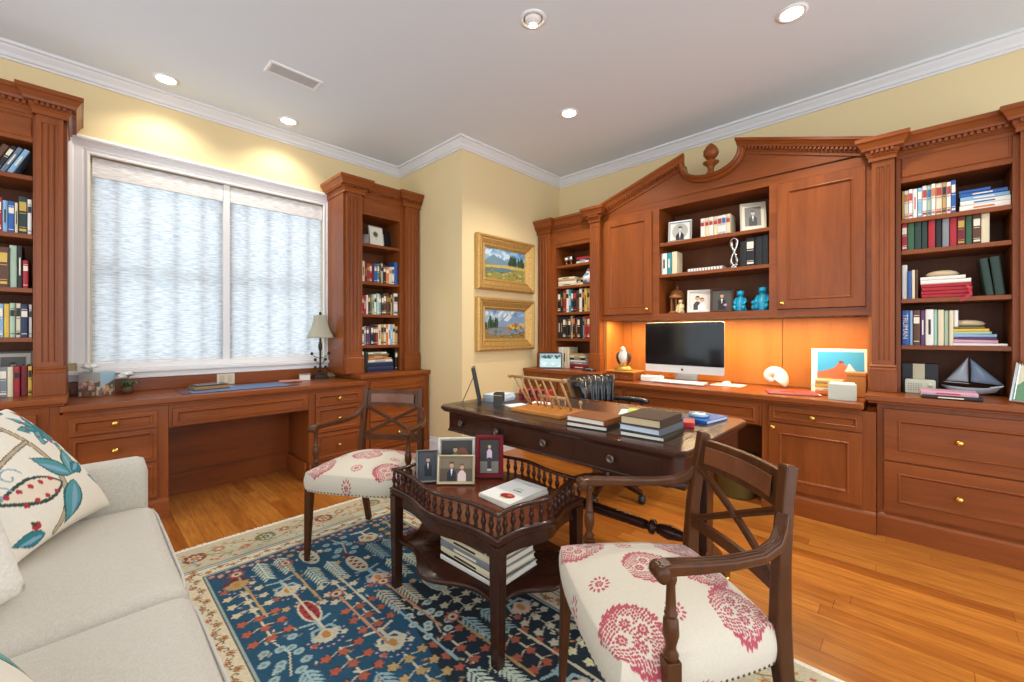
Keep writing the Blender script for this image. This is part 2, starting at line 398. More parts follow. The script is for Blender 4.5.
rr = n.new('ShaderNodeValToRGB'); rr.color_ramp.elements[0].position = 0.35; rr.color_ramp.elements[0].color = (*lin('#cfcdc9'), 1); rr.color_ramp.elements[1].position = 0.6; rr.color_ramp.elements[1].color = (*lin('#f0efec'), 1)
l.new(t.outputs['Object'], mpn.inputs[0]); l.new(mpn.outputs[0], no.inputs['Vector']); l.new(no.outputs['Fac'], rr.inputs[0]); l.new(rr.outputs[0], b.inputs['Base Color'])
for x0, x1, lab in ((0.056, 0.801, 'wider white woven shade drawn down over left half of window'), (0.850, 1.584, 'white woven shade drawn down over window half nearest the lamp')):
    s = thing('window_shade', lab, 'shade', ((x0+x1)/2, YW+0.03, 0.985), group='woven window shades')
    mb = MB(); N = 60; rows = 30
    rng = []
    for r in range(rows+1):
        z = 0.99 + (2.30-0.99)*r/rows
        rng.append([(x0 + (x1-x0)*i/N, YW+0.035 + 0.0008*math.sin(i*0.9+r*0.4)*math.sin(r*1.1), z) for i in range(N+1)])
    mb.loft(rng, closed=False, cap=False).build('fabric', FAB, s)
    MB().box(x0, x1, YW+0.027, YW+0.043, 0.978, 0.992).build('hem_bar', FABV, s, bevel=0.003)
    MB().box(x0, x1, YW+0.004, YW+0.02, 2.245, 2.372).box(x0, x1, YW+0.004, YW+0.05, 2.362, 2.376).build('valance', FABV, s, bevel=0.004)

# ---------------------------------------------------------------- ceiling fittings
LENS = mat('lit_lens', '#ffffff', 0.4, emit='#fff4e2', emit_s=9.0)
def downlight(x, y, lab, watts, ang=2.3, eye=False):
    o = thing('eyeball_downlight' if eye else 'recessed_downlight', lab, 'ceiling light', (x, y, ZC), group=None if eye else 'recessed ceiling downlights', local=True)
    r = 0.075
    MB().lathe([(r, 0), (r, -0.005), (r-0.018, -0.008), (r-0.022, -0.003), (r-0.022, 0.0)], n=28).build('trim_ring', WHITE, o)
    if eye:
        MB().sphere((0.0, 0.0, 0.004), (0.05, 0.05, 0.028), n=20).build('eyeball', WHITE, o)
        MB().lathe([(0.019, 0.0), (0.018, -0.007)], c=(0.012, 0.012, -0.021), n=16).build('lens', LENS, o)
    else:
        MB().lathe([(r-0.023, -0.001), (r-0.024, -0.0035), (0.004, -0.004)], n=28).build('lens', LENS, o)
    ld = bpy.data.lights.new('downlight_beam', 'SPOT'); ld.energy = watts; ld.spot_size = ang; ld.spot_blend = 0.6; ld.shadow_soft_size = 0.05; ld.color = (1.0, 0.92, 0.79)
    lo = bpy.data.objects.new('downlight_beam', ld); COL.objects.link(lo); lo.parent = o; lo.location = (0, 0, -0.03)
downlight(0.415, 3.74, 'round recessed downlight washing wall above left half of window', DOWNLIGHT_W*0.25)
downlight(1.201, 3.74, 'round recessed downlight over the window, close to narrow bookcase', DOWNLIGHT_W*0.25)
downlight(2.722, 1.984, 'round recessed downlight in ceiling between paintings and pediment', DOWNLIGHT_W)
downlight(2.726, 0.478, 'brightest round recessed downlight above the right bookcase side', DOWNLIGHT_W)
downlight(1.768, 1.537, 'small white eyeball downlight set in middle of ceiling', DOWNLIGHT_W*0.7, eye=True)
v = thing('air_vent', 'white rectangular louvred air vent in the ceiling', 'vent', (1.02, 3.06, ZC), local=True)
MB().sweep([(0, 0), (0.02, 0), (0.02, -0.006), (0.004, -0.009), (0, -0.004)], [(-0.165, -0.075, 0), (0.165, -0.075, 0), (0.165, 0.075, 0), (-0.165, 0.075, 0)], closed=True, side=-1).build('frame', WHITE, v)
lv = MB()
for i in range(26): lv.cbox((-0.138 + i*0.011, 0, -0.004), (0.006, 0.104, 0.004))
lv.build('louvre_grille', mat('vent_grey', '#d2d2d2', 0.5), v)
MB().box(-0.148, 0.148, -0.058, 0.058, -0.0015, 0).build('backing', mat('vent_dark', '#8f8f8f', 0.8), v)
# ================================================================ CABINETRY
def front_steps(y, fw=0.05, th=0.018):
    return [(0, y), (0, y-th), (fw, y-th), (fw+0.002, y-th-0.004), (fw+0.008, y-th-0.004), (fw+0.015, y-th+0.009), (fw+0.02, y-th+0.009)]
def knob(parent, x, y, z, name='knob', m=None, r=0.0165):
    return MB().lathe([(r*0.55, 0), (r*0.42, -0.010), (r*0.9, -0.016), (r, -0.021), (r*0.8, -0.027), (r*0.3, -0.030)], c=(x, y, z), n=16, axis='y').build(name, m or BRASS, parent)
def drawer(parent, x0, x1, z0, z1, y, kx=None, kz=None, fw=0.035, name='drawer', m=None, knobs=1):
    d = MB().panel(x0, x1, z0, z1, front_steps(y, fw), 0).build(name, m or CHX, parent, bevel=0.0015)
    if knobs: knob(d, (x0+x1)/2 if kx is None else kx, y-0.010, (z0+z1)/2 if kz is None else kz)
    return d
def door(parent, x0, x1, z0, z1, y, kx, kz, fw=0.055):
    d = MB().panel(x0, x1, z0, z1, front_steps(y, fw), 0).build('door', CHZ, parent, bevel=0.0015)
    knob(d, kx, y-0.016, kz)
    return d
def plinth(parent, x0, x1, y, yb, h=0.13, ret=True):
    MB().prism([(y-0.02, 0), (y-0.02, h-0.02), (y-0.014, h-0.008), (y-0.006, h), (yb, h), (yb, 0)], x0, x1, 'yz').build('plinth', CHX, parent)
def top_slab(name, label, cat, x0, x1, y0, y1, z1, fr, th=0.036, group=None, y_ret=None):
    o = thing(name, label, cat, ((x0+x1)/2, (y0+y1)/2, z1-th), fr, group)
    MB().box(x0, x1, y0, y1, z1-th, z1).build('slab', CHX, o, bevel=0.006, seg=3)
    MB().box(x0+0.012, x1-0.012, y0+0.014, y1, z1-th-0.0135, z1-th).build('under_moulding', CHX, o, bevel=0.004)
    return o
def pilaster(parent, x0, x1, yf, yb, z0, z1, nfl=3, cap=True, base_h=0.165):
    """fluted shaft proud of the face, on a plinth block; the plinth is a child of the shaft"""
    pw = x1-x0; mg = 0.018; fwid = (pw-2*mg)/nfl; r = fwid*0.36
    pts = [(x0, yb), (x0, yf)]
    for i in range(nfl):
        c = x0+mg+fwid*(i+0.5)
        for k in range(7):
            a = PI*k/6; pts.append((c - r*math.cos(a), yf + r*0.7*math.sin(a)))
    pts += [(x1, yf), (x1, yb)]
    zb, zt = z0+base_h+0.03, z1-0.05
    mb = MB().prism(pts, zb, zt, 'xy').box(x0, x1, yf, yb, z0, zb).box(x0, x1, yf, yb, zt, z1)
    s = mb.build('pilaster', CHZ, parent)
    q = MB(); e = 0.012
    q.box(x0-e, x1+e, yf-e, yb, z0, z0+base_h-0.035)
    q.prism([(yf-e, 0), (yf-e, 0.008), (yf-e+0.006, 0.018), (yf-e+0.002, 0.026), (yf, 0.038), (yb, 0.038), (yb, 0)], x0-e*0.8, x1+e*0.8, 'yz')
    n_ = len(q.v)
    for i in range(8, n_): q.v[i] = (q.v[i][0], q.v[i][1], q.v[i][2]+z0+base_h-0.035)
    q.build('pilaster_base', CHZ, s, bevel=0.002)
    return s
CORN = [(0, 0), (0.008, 0), (0.008, 0.022), (0.014, 0.030), (0.014, 0.036), (0.020, 0.040), (0.020, 0.060), (0.038, 0.064), (0.043, 0.078), (0.058, 0.104), (0.068, 0.112), (0.068, 0.135), (0, 0.135)]
def cornice(parent, path, z, yb=None, name='cornice'):
    """path in x,y along the fronts from left to right; dentils on it are carving of the same part"""
    mb = MB().sweep(CORN, [(x, y, z) for x, y in path], side=1)
    for (xa, ya), (xb, yb_) in zip(path[:-1], path[1:]):
        L = math.hypot(xb-xa, yb_-ya)
        if L < 0.05: continue
        dx, dy = (xb-xa)/L, (yb_-ya)/L; nx_, ny_ = dy, -dx; k = max(1, int((L+0.04)/0.026))
        for i in range(k):
            sx = (i+0.5)*L/k
            cx, cy = xa+dx*sx+nx_*0.026, ya+dy*sx+ny_*0.026
            mb.cbox((cx, cy, z+0.052), (0.014, 0.022, 0.017), rz=math.atan2(dy, dx))
    return mb.build(name, CHX, parent)
def bookcase(label, fr, X0, X1, xa, xb, yf, yb, z0, ztop, zrail, zpan, zcor, shelves, pil, path, group=None):
    """open bookcase: outer X0..X1, opening xa..xb; yf face, yb back; shelf tops; pil list of (x0,x1)"""
    o = thing('bookcase', label, 'bookcase', ((X0+X1)/2, (yf+yb)/2, z0), fr, group)
    b_ = MB()
    b_.box(X0, xa, yf, yb, z0, zcor+0.10).box(xb, X1, yf, yb, z0, zcor+0.10)
    b_.box(xa, xb, yf, yb, ztop, zcor+0.10)
    b_.build('case', CHZ, o, bevel=0.0015)
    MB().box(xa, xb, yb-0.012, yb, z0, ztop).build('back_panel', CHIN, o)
    for z in shelves:
        MB().box(xa+0.001, xb-0.001, yf+0.006, yb-0.013, z-0.026, z).build('shelf', CHX, o, bevel=0.002)
    MB().panel(xa+0.004, xb-0.004, zrail, zpan, [(0, yf-0.004), (0.004, yf-0.007), (0.009, yf-0.007), (0.016, yf+0.001)], 0).build('frieze_panel', CHX, o)
    for p0, p1 in pil: pilaster(o, p0, p1, yf-0.04, yf+0.01, z0, zcor+0.01)
    cornice(o, path, zcor)
    return o

# ---------------------------------------------------------------- window wall (frame FW: x = X, y = Y)
YF, YB = 3.65, 3.985
CT, DT = 0.82, 0.77
A_SH = [2.087, 1.751, 1.441, 1.157]; B_SH = [2.02, 1.664, 1.36, 1.07]
bookcase('tall cherry bookcase left of window behind the sofa', FW, -0.86, -0.052, -0.70, -0.188, YF, YB, CT, 2.28, 2.305, 2.42, 2.438, A_SH, [(-0.175, -0.068), (-0.845, -0.715)],
         [(-0.86, YF-0.045), (-0.71, YF-0.045), (-0.71, YF), (-0.182, YF), (-0.182, YF-0.045), (-0.052, YF-0.045), (-0.052, YB)])
bookcase('narrow tall cherry bookcase between window and wall corner, beside the lamp', FW, 1.625, 2.40, 1.805, 2.195, YF, YB, CT, 2.285, 2.305, 2.42, 2.438, B_SH, [(1.642, 1.785), (2.232, 2.385)],
         [(1.625, YB), (1.625, YF-0.045), (1.80, YF-0.045), (1.80, YF), (2.215, YF), (2.215, YF-0.045), (2.40, YF-0.045)])
top_slab('countertop', 'raised cherry countertop carrying the bookcase behind the sofa', 'countertop', -0.90, -0.048, 3.43, 3.985, CT, FW)
top_slab('countertop', 'raised cherry countertop carrying the narrow bookcase beside the lamp', 'countertop', 1.683, 2.405, 3.43, 3.985, CT, FW)
dk = top_slab('worktop', 'long cherry worktop under the shaded window', 'desk top', -0.078, 1.729, 3.425, 3.985, DT, FW)
for ob in [q for q in COL.objects if q.parent == dk]:
    pass
# the raised counters sit over the ends of the desk top; trim the desk top to fit between their cases
bs = thing('backsplash', 'low cherry backsplash strip beneath the window sill', 'backsplash', (0.8, 3.985, DT), FW)
MB().box(-0.045, 1.62, 3.972, 3.999, DT+0.0005, 0.861).build('board', CHX, bs, bevel=0.003)
pl = thing('outlet_plate', 'cream double outlet plate on backsplash under the window mullion', 'outlet', (0.81, 3.97, 0.78), FW)
MB().box(0.752, 0.872, 3.9655, 3.9715, 0.772, 0.858).build('plate', mat('outlet_cream', '#d9cfb8', 0.5), pl, bevel=0.002)
for xx in (0.785, 0.839):
    MB().box(xx-0.017, xx+0.017, 3.9635, 3.9655, 0.785, 0.845).build('socket', mat('outlet_cream_dark', '#c9bea4', 0.5), pl, bevel=0.001)
YC = 3.455
def base_case(o, x0, x1, y, yb, z1, pl_h=0.13):
    MB().box(x0, x1, y, yb, 0.0, z1).build('case', CHZ, o, bevel=0.002)
    plinth(o, x0-0.0, x1+0.0, y, y+0.01, pl_h)
c = thing('base_cabinet', 'cherry base cabinet behind the pillow, under the left bookcase', 'cabinet', (-0.47, 3.7, 0), FW)
base_case(c, -0.885, -0.1185, YC, 3.985, CT-0.0496)
drawer(c, -0.86, -0.165, 0.52, 0.735, YC, kx=-0.51); drawer(c, -0.86, -0.165, 0.15, 0.505, YC, kx=-0.51)
c = thing('drawer_pedestal', 'cherry three drawer pedestal behind the sofa arm', 'drawers', (0.13, 3.7, 0), FW)
base_case(c, -0.118, 0.396, YC, 3.985, DT-0.0496)
MB().box(-0.1175, -0.079, YC, 3.985, 0.7206, 0.7685).build('filler', CHZ, c)
for z0, z1 in ((0.592, 0.694), (0.378, 0.582), (0.15, 0.368)): drawer(c, -0.045, 0.338, z0, z1, YC, fw=0.02)
c = thing('drawer_pedestal', 'cherry three drawer pedestal behind armchair, nearest the lamp', 'drawers', (1.5, 3.7, 0), FW)
base_case(c, 1.262, 1.728, YC, 3.985, DT-0.0496)
for z0, z1 in ((0.592, 0.694), (0.378, 0.582), (0.15, 0.368)): drawer(c, 1.31, 1.69, z0, z1, YC, fw=0.02)
c = thing('kneehole_panel', 'dark cherry back panel of the kneehole under window desk', 'panel', (0.8, 3.9, 0), FW)
MB().box(0.397, 1.261, 3.90, 3.93, 0.0, DT-0.0496).build('board', CHX, c)
MB().box(0.397, 1.261, 3.885, 3.90, 0.0, 0.15).build('baseboard', CHX, c, bevel=0.003)
MB().box(1.235, 1.261, YC+0.02, 3.885, 0.0, 0.15).build('side_baseboard', CHX, c, bevel=0.003)
c = thing('pencil_drawer', 'wide shallow cherry pencil drawer below window desk top', 'drawer', (0.83, 3.6, 0.57), FW)
MB().box(0.397, 1.261, YC, YC+0.3, 0.572, DT-0.0496).build('rail', CHX, c)
drawer(c, 0.415, 1.245, 0.578, 0.694, YC, fw=0.02, knobs=0, name='drawer_front')
c = thing('file_cabinet', 'cherry base cabinet behind armchair back, against the wall corner', 'cabinet', (2.06, 3.7, 0), FW)
base_case(c, 1.731, 2.395, YC, 3.985, CT-0.0496)
for z0, z1, k in ((0.665, 0.745, 0), (0.40, 0.65, 1), (0.15, 0.385, 1)): drawer(c, 1.775, 2.335, z0, z1, YC, fw=0.03, knobs=k)

# ---------------------------------------------------------------- right wall (frame FR: x = -Y, y = X)
UF, UB = 3.50, 3.845                                # upper face, back
DTR = 0.765
C_SH = [1.894, 1.677, 1.401, 1.128]; E_SH = [1.882, 1.689, 1.392, 1.109]
bookcase('narrow cherry bookcase beside the two gilt framed paintings', FR, -2.945, -2.262, -2.722, -2.285, UF, UB, CT, 2.085, 2.12, 2.235, 2.25, C_SH, [(-2.93, -2.775)],
         [(-2.945, UF-0.045), (-2.765, UF-0.045), (-2.765, UF), (-2.2625, UF)])
bookcase('widest cherry bookcase on the right, above two large drawers', FR, -0.072, 0.56, -0.05, 0.392, UF, UB, CT, 2.103, 2.135, 2.262, 2.25, E_SH, [(0.415, 0.535)],
         [(-0.0715, UF), (0.405, UF), (0.405, UF-0.045), (0.56, UF-0.045)])
top_slab('countertop', 'raised cherry countertop holding landscape photo, under narrow bookcase', 'countertop', -2.946, -2.03, 3.225, 3.845, CT, FR)
top_slab('countertop', 'raised cherry countertop holding the glass sailboat', 'countertop', -0.202, 0.58, 3.225, 3.845, CT, FR)
top_slab('worktop', 'long cherry worktop carrying the computer', 'desk top', -2.028, -0.205, 3.20, 3.845, DTR, FR)
YD = 3.24
c = thing('base_cabinet', 'cherry base cabinet behind the wooden book stand', 'cabinet', (-2.5, 3.5, 0), FR)
base_case(c, -2.94, -2.052, YD, 3.845, CT-0.0496)
drawer(c, -2.88, -2.50, 0.58, 0.735, YD); drawer(c, -2.48, -2.10, 0.58, 0.735, YD)
door(c, -2.88, -2.50, 0.16, 0.565, YD, -2.53, 0.5); door(c, -2.48, -2.10, 0.16, 0.565, YD, -2.45, 0.5)
c = thing('drawer_pedestal', 'cherry drawer pedestal behind the leather office chair', 'drawers', (-1.9, 3.5, 0), FR)
base_case(c, -2.035, -1.775, YD, 3.845, DTR-0.0496)
for z0, z1 in ((0.595, 0.69), (0.385, 0.58), (0.16, 0.37)): drawer(c, -2.015, -1.795, z0, z1, YD, fw=0.02)
c = thing('pencil_drawer', 'wide cherry pencil drawer under the computer desk', 'drawer', (-1.26, 3.4, 0.55), FR)
MB().box(-1.773, -0.742, YD, YD+0.3, 0.548, DTR-0.0496).build('rail', CHX, c)
drawer(c, -1.755, -0.762, 0.556, 0.69, YD, fw=0.02, knobs=0, name='drawer_front')
c = thing('kneehole_panel', 'shadowy back panel below computer desk, behind the waste basket', 'panel', (-1.26, 3.8, 0), FR)
MB().box(-1.773, -0.742, 3.80, 3.83, 0.0, DTR-0.0496).build('board', CHX, c)
c = thing('base_cabinet', 'cherry cabinet with one drawer above one panelled door', 'cabinet', (-0.46, 3.5, 0), FR)
base_case(c, -0.740, -0.152, YD, 3.845, DTR-0.0496)
drawer(c, -0.697, -0.215, 0.592, 0.694, YD, fw=0.022)
door(c, -0.697, -0.215, 0.155, 0.582, YD, -0.672, 0.555, fw=0.06)
c = thing('drawer_cabinet', 'large cherry cabinet of two deep drawers with brass knobs', 'drawers', (0.2, 3.5, 0), FR)
base_case(c, -0.150, 0.58, 3.272, 3.845, CT-0.0496)
drawer(c, -0.118, 0.52, 0.447, 0.742, 3.272, kx=0.182, fw=0.06); drawer(c, -0.118, 0.52, 0.150, 0.437, 3.272, kx=0.182, fw=0.06)

# ---- hutch with broken pediment
hc = -1.158
H = thing('hutch', 'large cherry hutch with broken pediment and carved finial above computer', 'hutch', (hc, 3.67, DTR), FR)
hx0, hx1 = -2.258, -0.075
HB = 1.30
mb = MB()
mb.box(hx0, -1.590, UF, UF+0.02, HB, HB+0.052).box(-1.590, -0.752, UF, UF+0.02, HB, HB+0.052).box(-0.752, hx1, UF, UF+0.02, HB, HB+0.052)       # bottom rail
mb.box(hx0, hx1, UF, UF+0.02, 2.262, 2.34)                                # top rail
for x0, x1 in ((hx0, -2.132), (-1.650, -1.588), (-0.754, -0.702), (-0.213, hx1)): mb.box(x0, x1, UF, UF+0.02, HB+0.052, 2.262)
mb.box(hx0, hx0+0.02, UF+0.02, UB, HB, 2.34).box(hx1-0.02, hx1, UF+0.02, UB, HB, 2.34)
mb.box(-1.606, -1.588, UF+0.02, UB, HB+0.052, 2.262).box(-0.754, -0.736, UF+0.02, UB, HB+0.052, 2.262)
mb.box(hx0, hx1, UF+0.02, UB, 2.262, 2.34).box(hx0+0.02, hx1-0.02, UF+0.02, UB, HB+0.012, HB+0.048)
mb.build('case', CHX, H)
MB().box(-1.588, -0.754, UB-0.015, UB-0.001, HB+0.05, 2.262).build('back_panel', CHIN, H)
for z in (1.963, 1.692): MB().box(-1.587, -0.755, UF+0.004, UB-0.016, z-0.028, z).build('shelf', CHX, H, bevel=0.002)
door(H, -2.132, -1.651, 1.356, 2.257, UF+0.004, -1.690, 1.395, fw=0.062)
door(H, -0.701, -0.214, 1.356, 2.257, UF+0.004, -0.668, 1.395, fw=0.062)
for x0, x1 in ((-2.026, -1.632), (-1.632, -0.735), (-0.735, -0.205)):
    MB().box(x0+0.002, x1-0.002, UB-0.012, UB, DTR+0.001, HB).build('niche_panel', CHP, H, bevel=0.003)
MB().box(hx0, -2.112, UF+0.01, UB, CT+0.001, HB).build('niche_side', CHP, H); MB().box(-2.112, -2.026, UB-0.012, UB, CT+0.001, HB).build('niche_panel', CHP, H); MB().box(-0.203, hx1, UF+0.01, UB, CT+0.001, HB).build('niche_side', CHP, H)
for p0, p1 in ((hx0+0.002, -2.146), (-0.182, hx1-0.002)): pilaster(H, p0, p1, UF-0.066, UF-0.001, CT+0.0008, 2.26)
for p0, p1 in ((hx0, -2.140), (-0.190, hx1)):
    cornice(H, [(p0, UF-0.0690), (p0, UF-0.0705), (p1, UF-0.0705), (p1, UF-0.0690)], 2.25, name='capital')
# tympanum: a thick board with the swan neck cut out of its top
sl = 0.323
def rake_z(d): return 2.552 - sl*(d-0.215)                               # underside of the raking cornice at distance d from the middle
uc = [(hc + 0.215*math.cos(t), 2.60 - 0.165*math.sin(t)**0.8) for t in [PI*(0.02 + 0.96*i/24) for i in range(25)]]
poly = [(-2.14, 2.335), (-2.14, rake_z(0.98)+0.02), (hc-0.235, rake_z(0.235)+0.03)] + [(x, z) for x, z in uc[::-1]] + [(hc+0.235, rake_z(0.235)+0.03), (-0.19, rake_z(0.98)+0.02), (-0.19, 2.335)]
MB().prism(poly, UF-0.002, UF+0.05).build('tympanum', CHX, H)
for sgn in (-1, 1):
    # rake: cornice profile sheared along the slope, cut plumb at both ends
    pr = [(a, b*0.8) for a, b in CORN]; mb = MB(); rg = []
    for d in (1.045, 0.208):
        rg.append([(hc + sgn*(d - (a*0.25 if d < 0.5 else 0)), UF-0.004-a, rake_z(d) + b) for a, b in pr])
    mb.loft(rg, smooth=False)
    L = 0.80; k = 34
    for i in range(k):
        d = 1.0 - (i+0.5)*L/k
        mb.box(hc+sgn*d-0.007, hc+sgn*d+0.007, UF-0.042, UF-0.022, rake_z(d)+0.033, rake_z(d)+0.047)
    mb.build('raking_cornice', CHX, H)
sc_ = MB(); rg = []
for i, (x, z) in enumerate(uc):
    j0, j1 = max(i-1, 0), min(i+1, len(uc)-1); tx, tz = uc[j1][0]-uc[j0][0], uc[j1][1]-uc[j0][1]; q = math.hypot(tx, tz); nx_, nz_ = -tz/q, tx/q
    if nz_ > 0: nx_, nz_ = -nx_, -nz_
    rg.append([(x + nx_*a, UF-yy, z + nz_*a) for a, yy in ((-0.004, -0.05), (-0.004, 0.070), (0.008, 0.080), (0.020, 0.070), (0.024, 0.05), (0.030, 0.046), (0.040, 0.03), (0.040, -0.05))])
sc_.loft(rg, smooth=False).build('scroll_moulding', CHX, H)
fz = 2.432
f_ = MB().lathe([(0.036, 0), (0.036, 0.03), (0.026, 0.04), (0.022, 0.065), (0.03, 0.085), (0.058, 0.108), (0.06, 0.116), (0.03, 0.124), (0.02, 0.136), (0.024, 0.145)], c=(hc, UF-0.005, fz), n=18)
f_.build('finial_pedestal', CHZ, H)
rg = []
for i in range(15):
    t = i/14; r = 0.054*math.sin(PI*min(0.10+0.90*t, 1.0)**0.85)**0.8+0.002; z = fz+0.143+0.126*t
    rg.append([(hc + (r*(1+0.05*math.cos(8*(2*PI*j/32) + i*1.2)))*math.cos(2*PI*j/32), UF-0.005 + r*(1+0.05*math.cos(8*(2*PI*j/32)+i*1.2))*math.sin(2*PI*j/32), z) for j in range(32)])
MB().loft(rg).build('finial', CHZ, H)
# strip light that warms the niche
u = thing('under_cabinet_light', 'slim warm strip light under the hutch, above the computer', 'strip light', (hc, 3.56, HB+0.002), FR)
MB().box(-2.07, -0.24, 3.545, 3.585, HB+0.004, HB+0.0118).build('housing', WHITE, u)
MB().box(-2.06, -0.25, 3.55, 3.58, HB+0.0025, HB+0.0038).build('diffuser', mat('warm_diffuser', '#fff0d8', 0.4, emit='#ffc27a', emit_s=4.0), u)
ld = bpy.data.lights.new('strip_glow', 'AREA'); ld.shape = 'RECTANGLE'; ld.size = 1.8; ld.size_y = 0.03; ld.energy = NICHE_W; ld.color = (1.0, 0.74, 0.42)
lo = bpy.data.objects.new('strip_glow', ld); COL.objects.link(lo); lo.parent = u; lo.location = (0, 0.0, -0.006)
# ================================================================ RUG
RX0, RX1, RY1, RY0 = 0.03, 1.78, 2.83, -0.55
NAVY, INK, CREAM, TAN, RUST, SKY, MAROON, SAGE = '#22506a', '#1a2a34', '#cfc7ac', '#bd9d68', '#b05f48', '#98b4b8', '#7c1f2e', '#8f9a72'
rw, rh = RX1-RX0, RY1-RY0
pc = Pic(rw, rh, 0.0045, '#c3b899')
rs = random.Random(3)
# picture coordinates: x from the sofa side, y measured back from the far (window) edge
def rosette(x, y, r, c1, c2, c3):
    for k in range(8): pc.leaf(x, y, r, r*0.24, k*PI/4, c1)
    pc.ell(x, y, r*0.5, r*0.5, c2); pc.ell(x, y, r*0.24, r*0.24, c3)
def swirl(x, y, r, c, a0, wd=0.005):
    pc.line([(x + r*(1-t/14)*math.cos(a0+t*0.42), y + r*(1-t/14)*math.sin(a0+t*0.42)) for t in range(12)], wd, c)
BW = 0.39
# broad outer border
def border_bits(fn, L):
    k = int(L/0.105)
    for i in range(k): fn((i+0.5)*L/k, i)
def put(u, v, i, along):
    X, Y = (u, v) if along == 'x0' else ((v, u) if along == 'y0' else ((rw-v, u) if along == 'y1' else (u, rh-v)))
    return X, Y
for along, L in (('x0', rw), ('x1', rw), ('y0', rh), ('y1', rh)):
    def fn(u, i):
        X, Y = put(u, 0.15, i, along)
        if i % 3 == 0:
            pc.ell(*put(u, 0.145, i, along), 0.052, 0.052, '#8d3f28' if i % 2 else '#6b7350'); rosette(X, Y, 0.038, CREAM, '#b9622f' if i % 2 else '#3f5a45', TAN)
        elif i % 3 == 1: rosette(*put(u, 0.12, i, along), 0.036, RUST, TAN, CREAM); swirl(*put(u+0.03, 0.20, i, along), 0.03, SAGE, i)
        else: rosette(*put(u, 0.19, i, along), 0.034, TAN, '#b9622f', CREAM); swirl(*put(u-0.02, 0.09, i, along), 0.034, '#9c8458', i+2)
        for q in range(13):
            xx, yy = put(u+rs.uniform(-0.05, 0.05), rs.uniform(0.06, 0.25), i, along); pc.leaf(xx, yy, 0.026, 0.0075, rs.uniform(0, 6.3), rs.choice([SAGE, RUST, '#9db0ac', '#b08a50', '#8fa3a3']))
    border_bits(fn, L)
    a = [put(u/40*L, 0.155 + 0.055*math.sin(u*L/40*14), 0, along) for u in range(41)]
    pc.line(a, 0.006, '#8a7345')
    a = [put(u/40*L, 0.145 - 0.060*math.sin(u*L/40*14+0.5), 0, along) for u in range(41)]
    pc.line(a, 0.005, '#7e8a72')
def frame_band(i0, i1, c):
    pc.rect(i0, i1, i0, rh-i0, c); pc.rect(rw-i1, rw-i0, i0, rh-i0, c); pc.rect(i0, rw-i0, i0, i1, c); pc.rect(i0, rw-i0, rh-i1, rh-i0, c)
frame_band(0.0, 0.022, '#e9e2d0')
frame_band(0.275, 0.283, '#31444a'); frame_band(0.283, 0.298, '#a9b9b4'); frame_band(0.298, 0.304, '#31444a')
frame_band(0.304, 0.376, '#e0d3b4'); frame_band(0.376, 0.381, '#31302c'); frame_band(0.381, 0.390, '#9fb0ab')
for along, L in (('x0', rw), ('x1', rw), ('y0', rh), ('y1', rh)):
    k = int((L-0.6)/0.052)
    for i in range(k+1):
        u = 0.30 + i*(L-0.6)/k
        rosette(*put(u, 0.340+0.012*(-1)**i, i, along), 0.019, RUST if i % 2 else '#a56a48', TAN, MAROON)
        swirl(*put(u+0.026, 0.340, i, along), 0.017, '#3b3a36', i*1.3, 0.004)
pc.rect(BW, rw-BW, BW, rh-BW, NAVY)
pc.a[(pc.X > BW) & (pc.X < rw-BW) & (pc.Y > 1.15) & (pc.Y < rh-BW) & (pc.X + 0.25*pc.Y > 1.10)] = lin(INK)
K = 1.42
def fern(x, y, L, c, a=PI/2):
    dx, dy = math.cos(a), math.sin(a); pc.line([(x, y), (x+dx*L, y+dy*L)], 0.009, c)
    for i in range(8):
        t = 0.05+0.93*i/7; ln = 0.078*(1-0.35*t)
        for sd in (-1, 1): pc.leaf(x+dx*L*t, y+dy*L*t, ln, 0.0072, a+sd*0.7, c)
def star(x, y, r, c):
    for k in range(5): pc.leaf(x, y, r, r*0.34, k*2*PI/5+0.4, c)
    pc.ell(x, y, r*0.5, r*0.5, c)
def leaftree(x, y, L, c, stem, n_=3):
    pc.line([(x, y), (x, y+L)], 0.010, stem)
    for i in range(n_):
        h_ = y+L*(0.15+0.78*i/max(1, n_-1))
        for sd in (-1, 0, 1):
            if sd: pc.line([(x, h_-0.03), (x+sd*0.07, h_)], 0.006, stem)
        for sd in (-1, 0, 1): star(x+sd*0.075, h_ - abs(sd)*0.012, 0.033, '#3a2026' if c == RUST else '#223a44'); star(x+sd*0.075, h_ - abs(sd)*0.012, 0.029, c)
def cypress(x, y, L, c, c2):
    pc.line([(x, y-0.06), (x, y+0.03)], 0.016, MAROON)
    pc.ell(x, y+L*0.55, 0.050, L*0.5, CREAM); pc.ell(x, y+L*0.55, 0.040, L*0.45, c)
    for i in range(7): pc.ell(x+0.012*(-1)**i, y+L*(0.18+0.115*i), 0.013, 0.011, c2)
def urn(x, y, s_, c, c2):
    s_ *= K
    pc.line([(x-0.05*s_, y-0.01), (x, y+0.012), (x+0.05*s_, y-0.01)], 0.015, c); pc.line([(x, y), (x, y+0.055*s_)], 0.020, c)
    pc.line([(x-0.045*s_, y+0.095*s_), (x-0.03*s_, y+0.05*s_), (x+0.03*s_, y+0.05*s_), (x+0.045*s_, y+0.095*s_)], 0.016, c)
    for k in range(9): pc.leaf(x, y+0.085*s_, 0.05*s_, 0.012*s_, PI*k/8, c2)
    pc.ell(x, y+0.095*s_, 0.028*s_, 0.036*s_, c2); pc.ell(x, y+0.09*s_, 0.013*s_, 0.02*s_, '#c08a4a')
    for k in range(11): pc.ell(x+0.060*s_*math.cos(k*PI/10), y+0.095*s_+0.058*s_*math.sin(k*PI/10), 0.006, 0.006, '#c9a3b0')
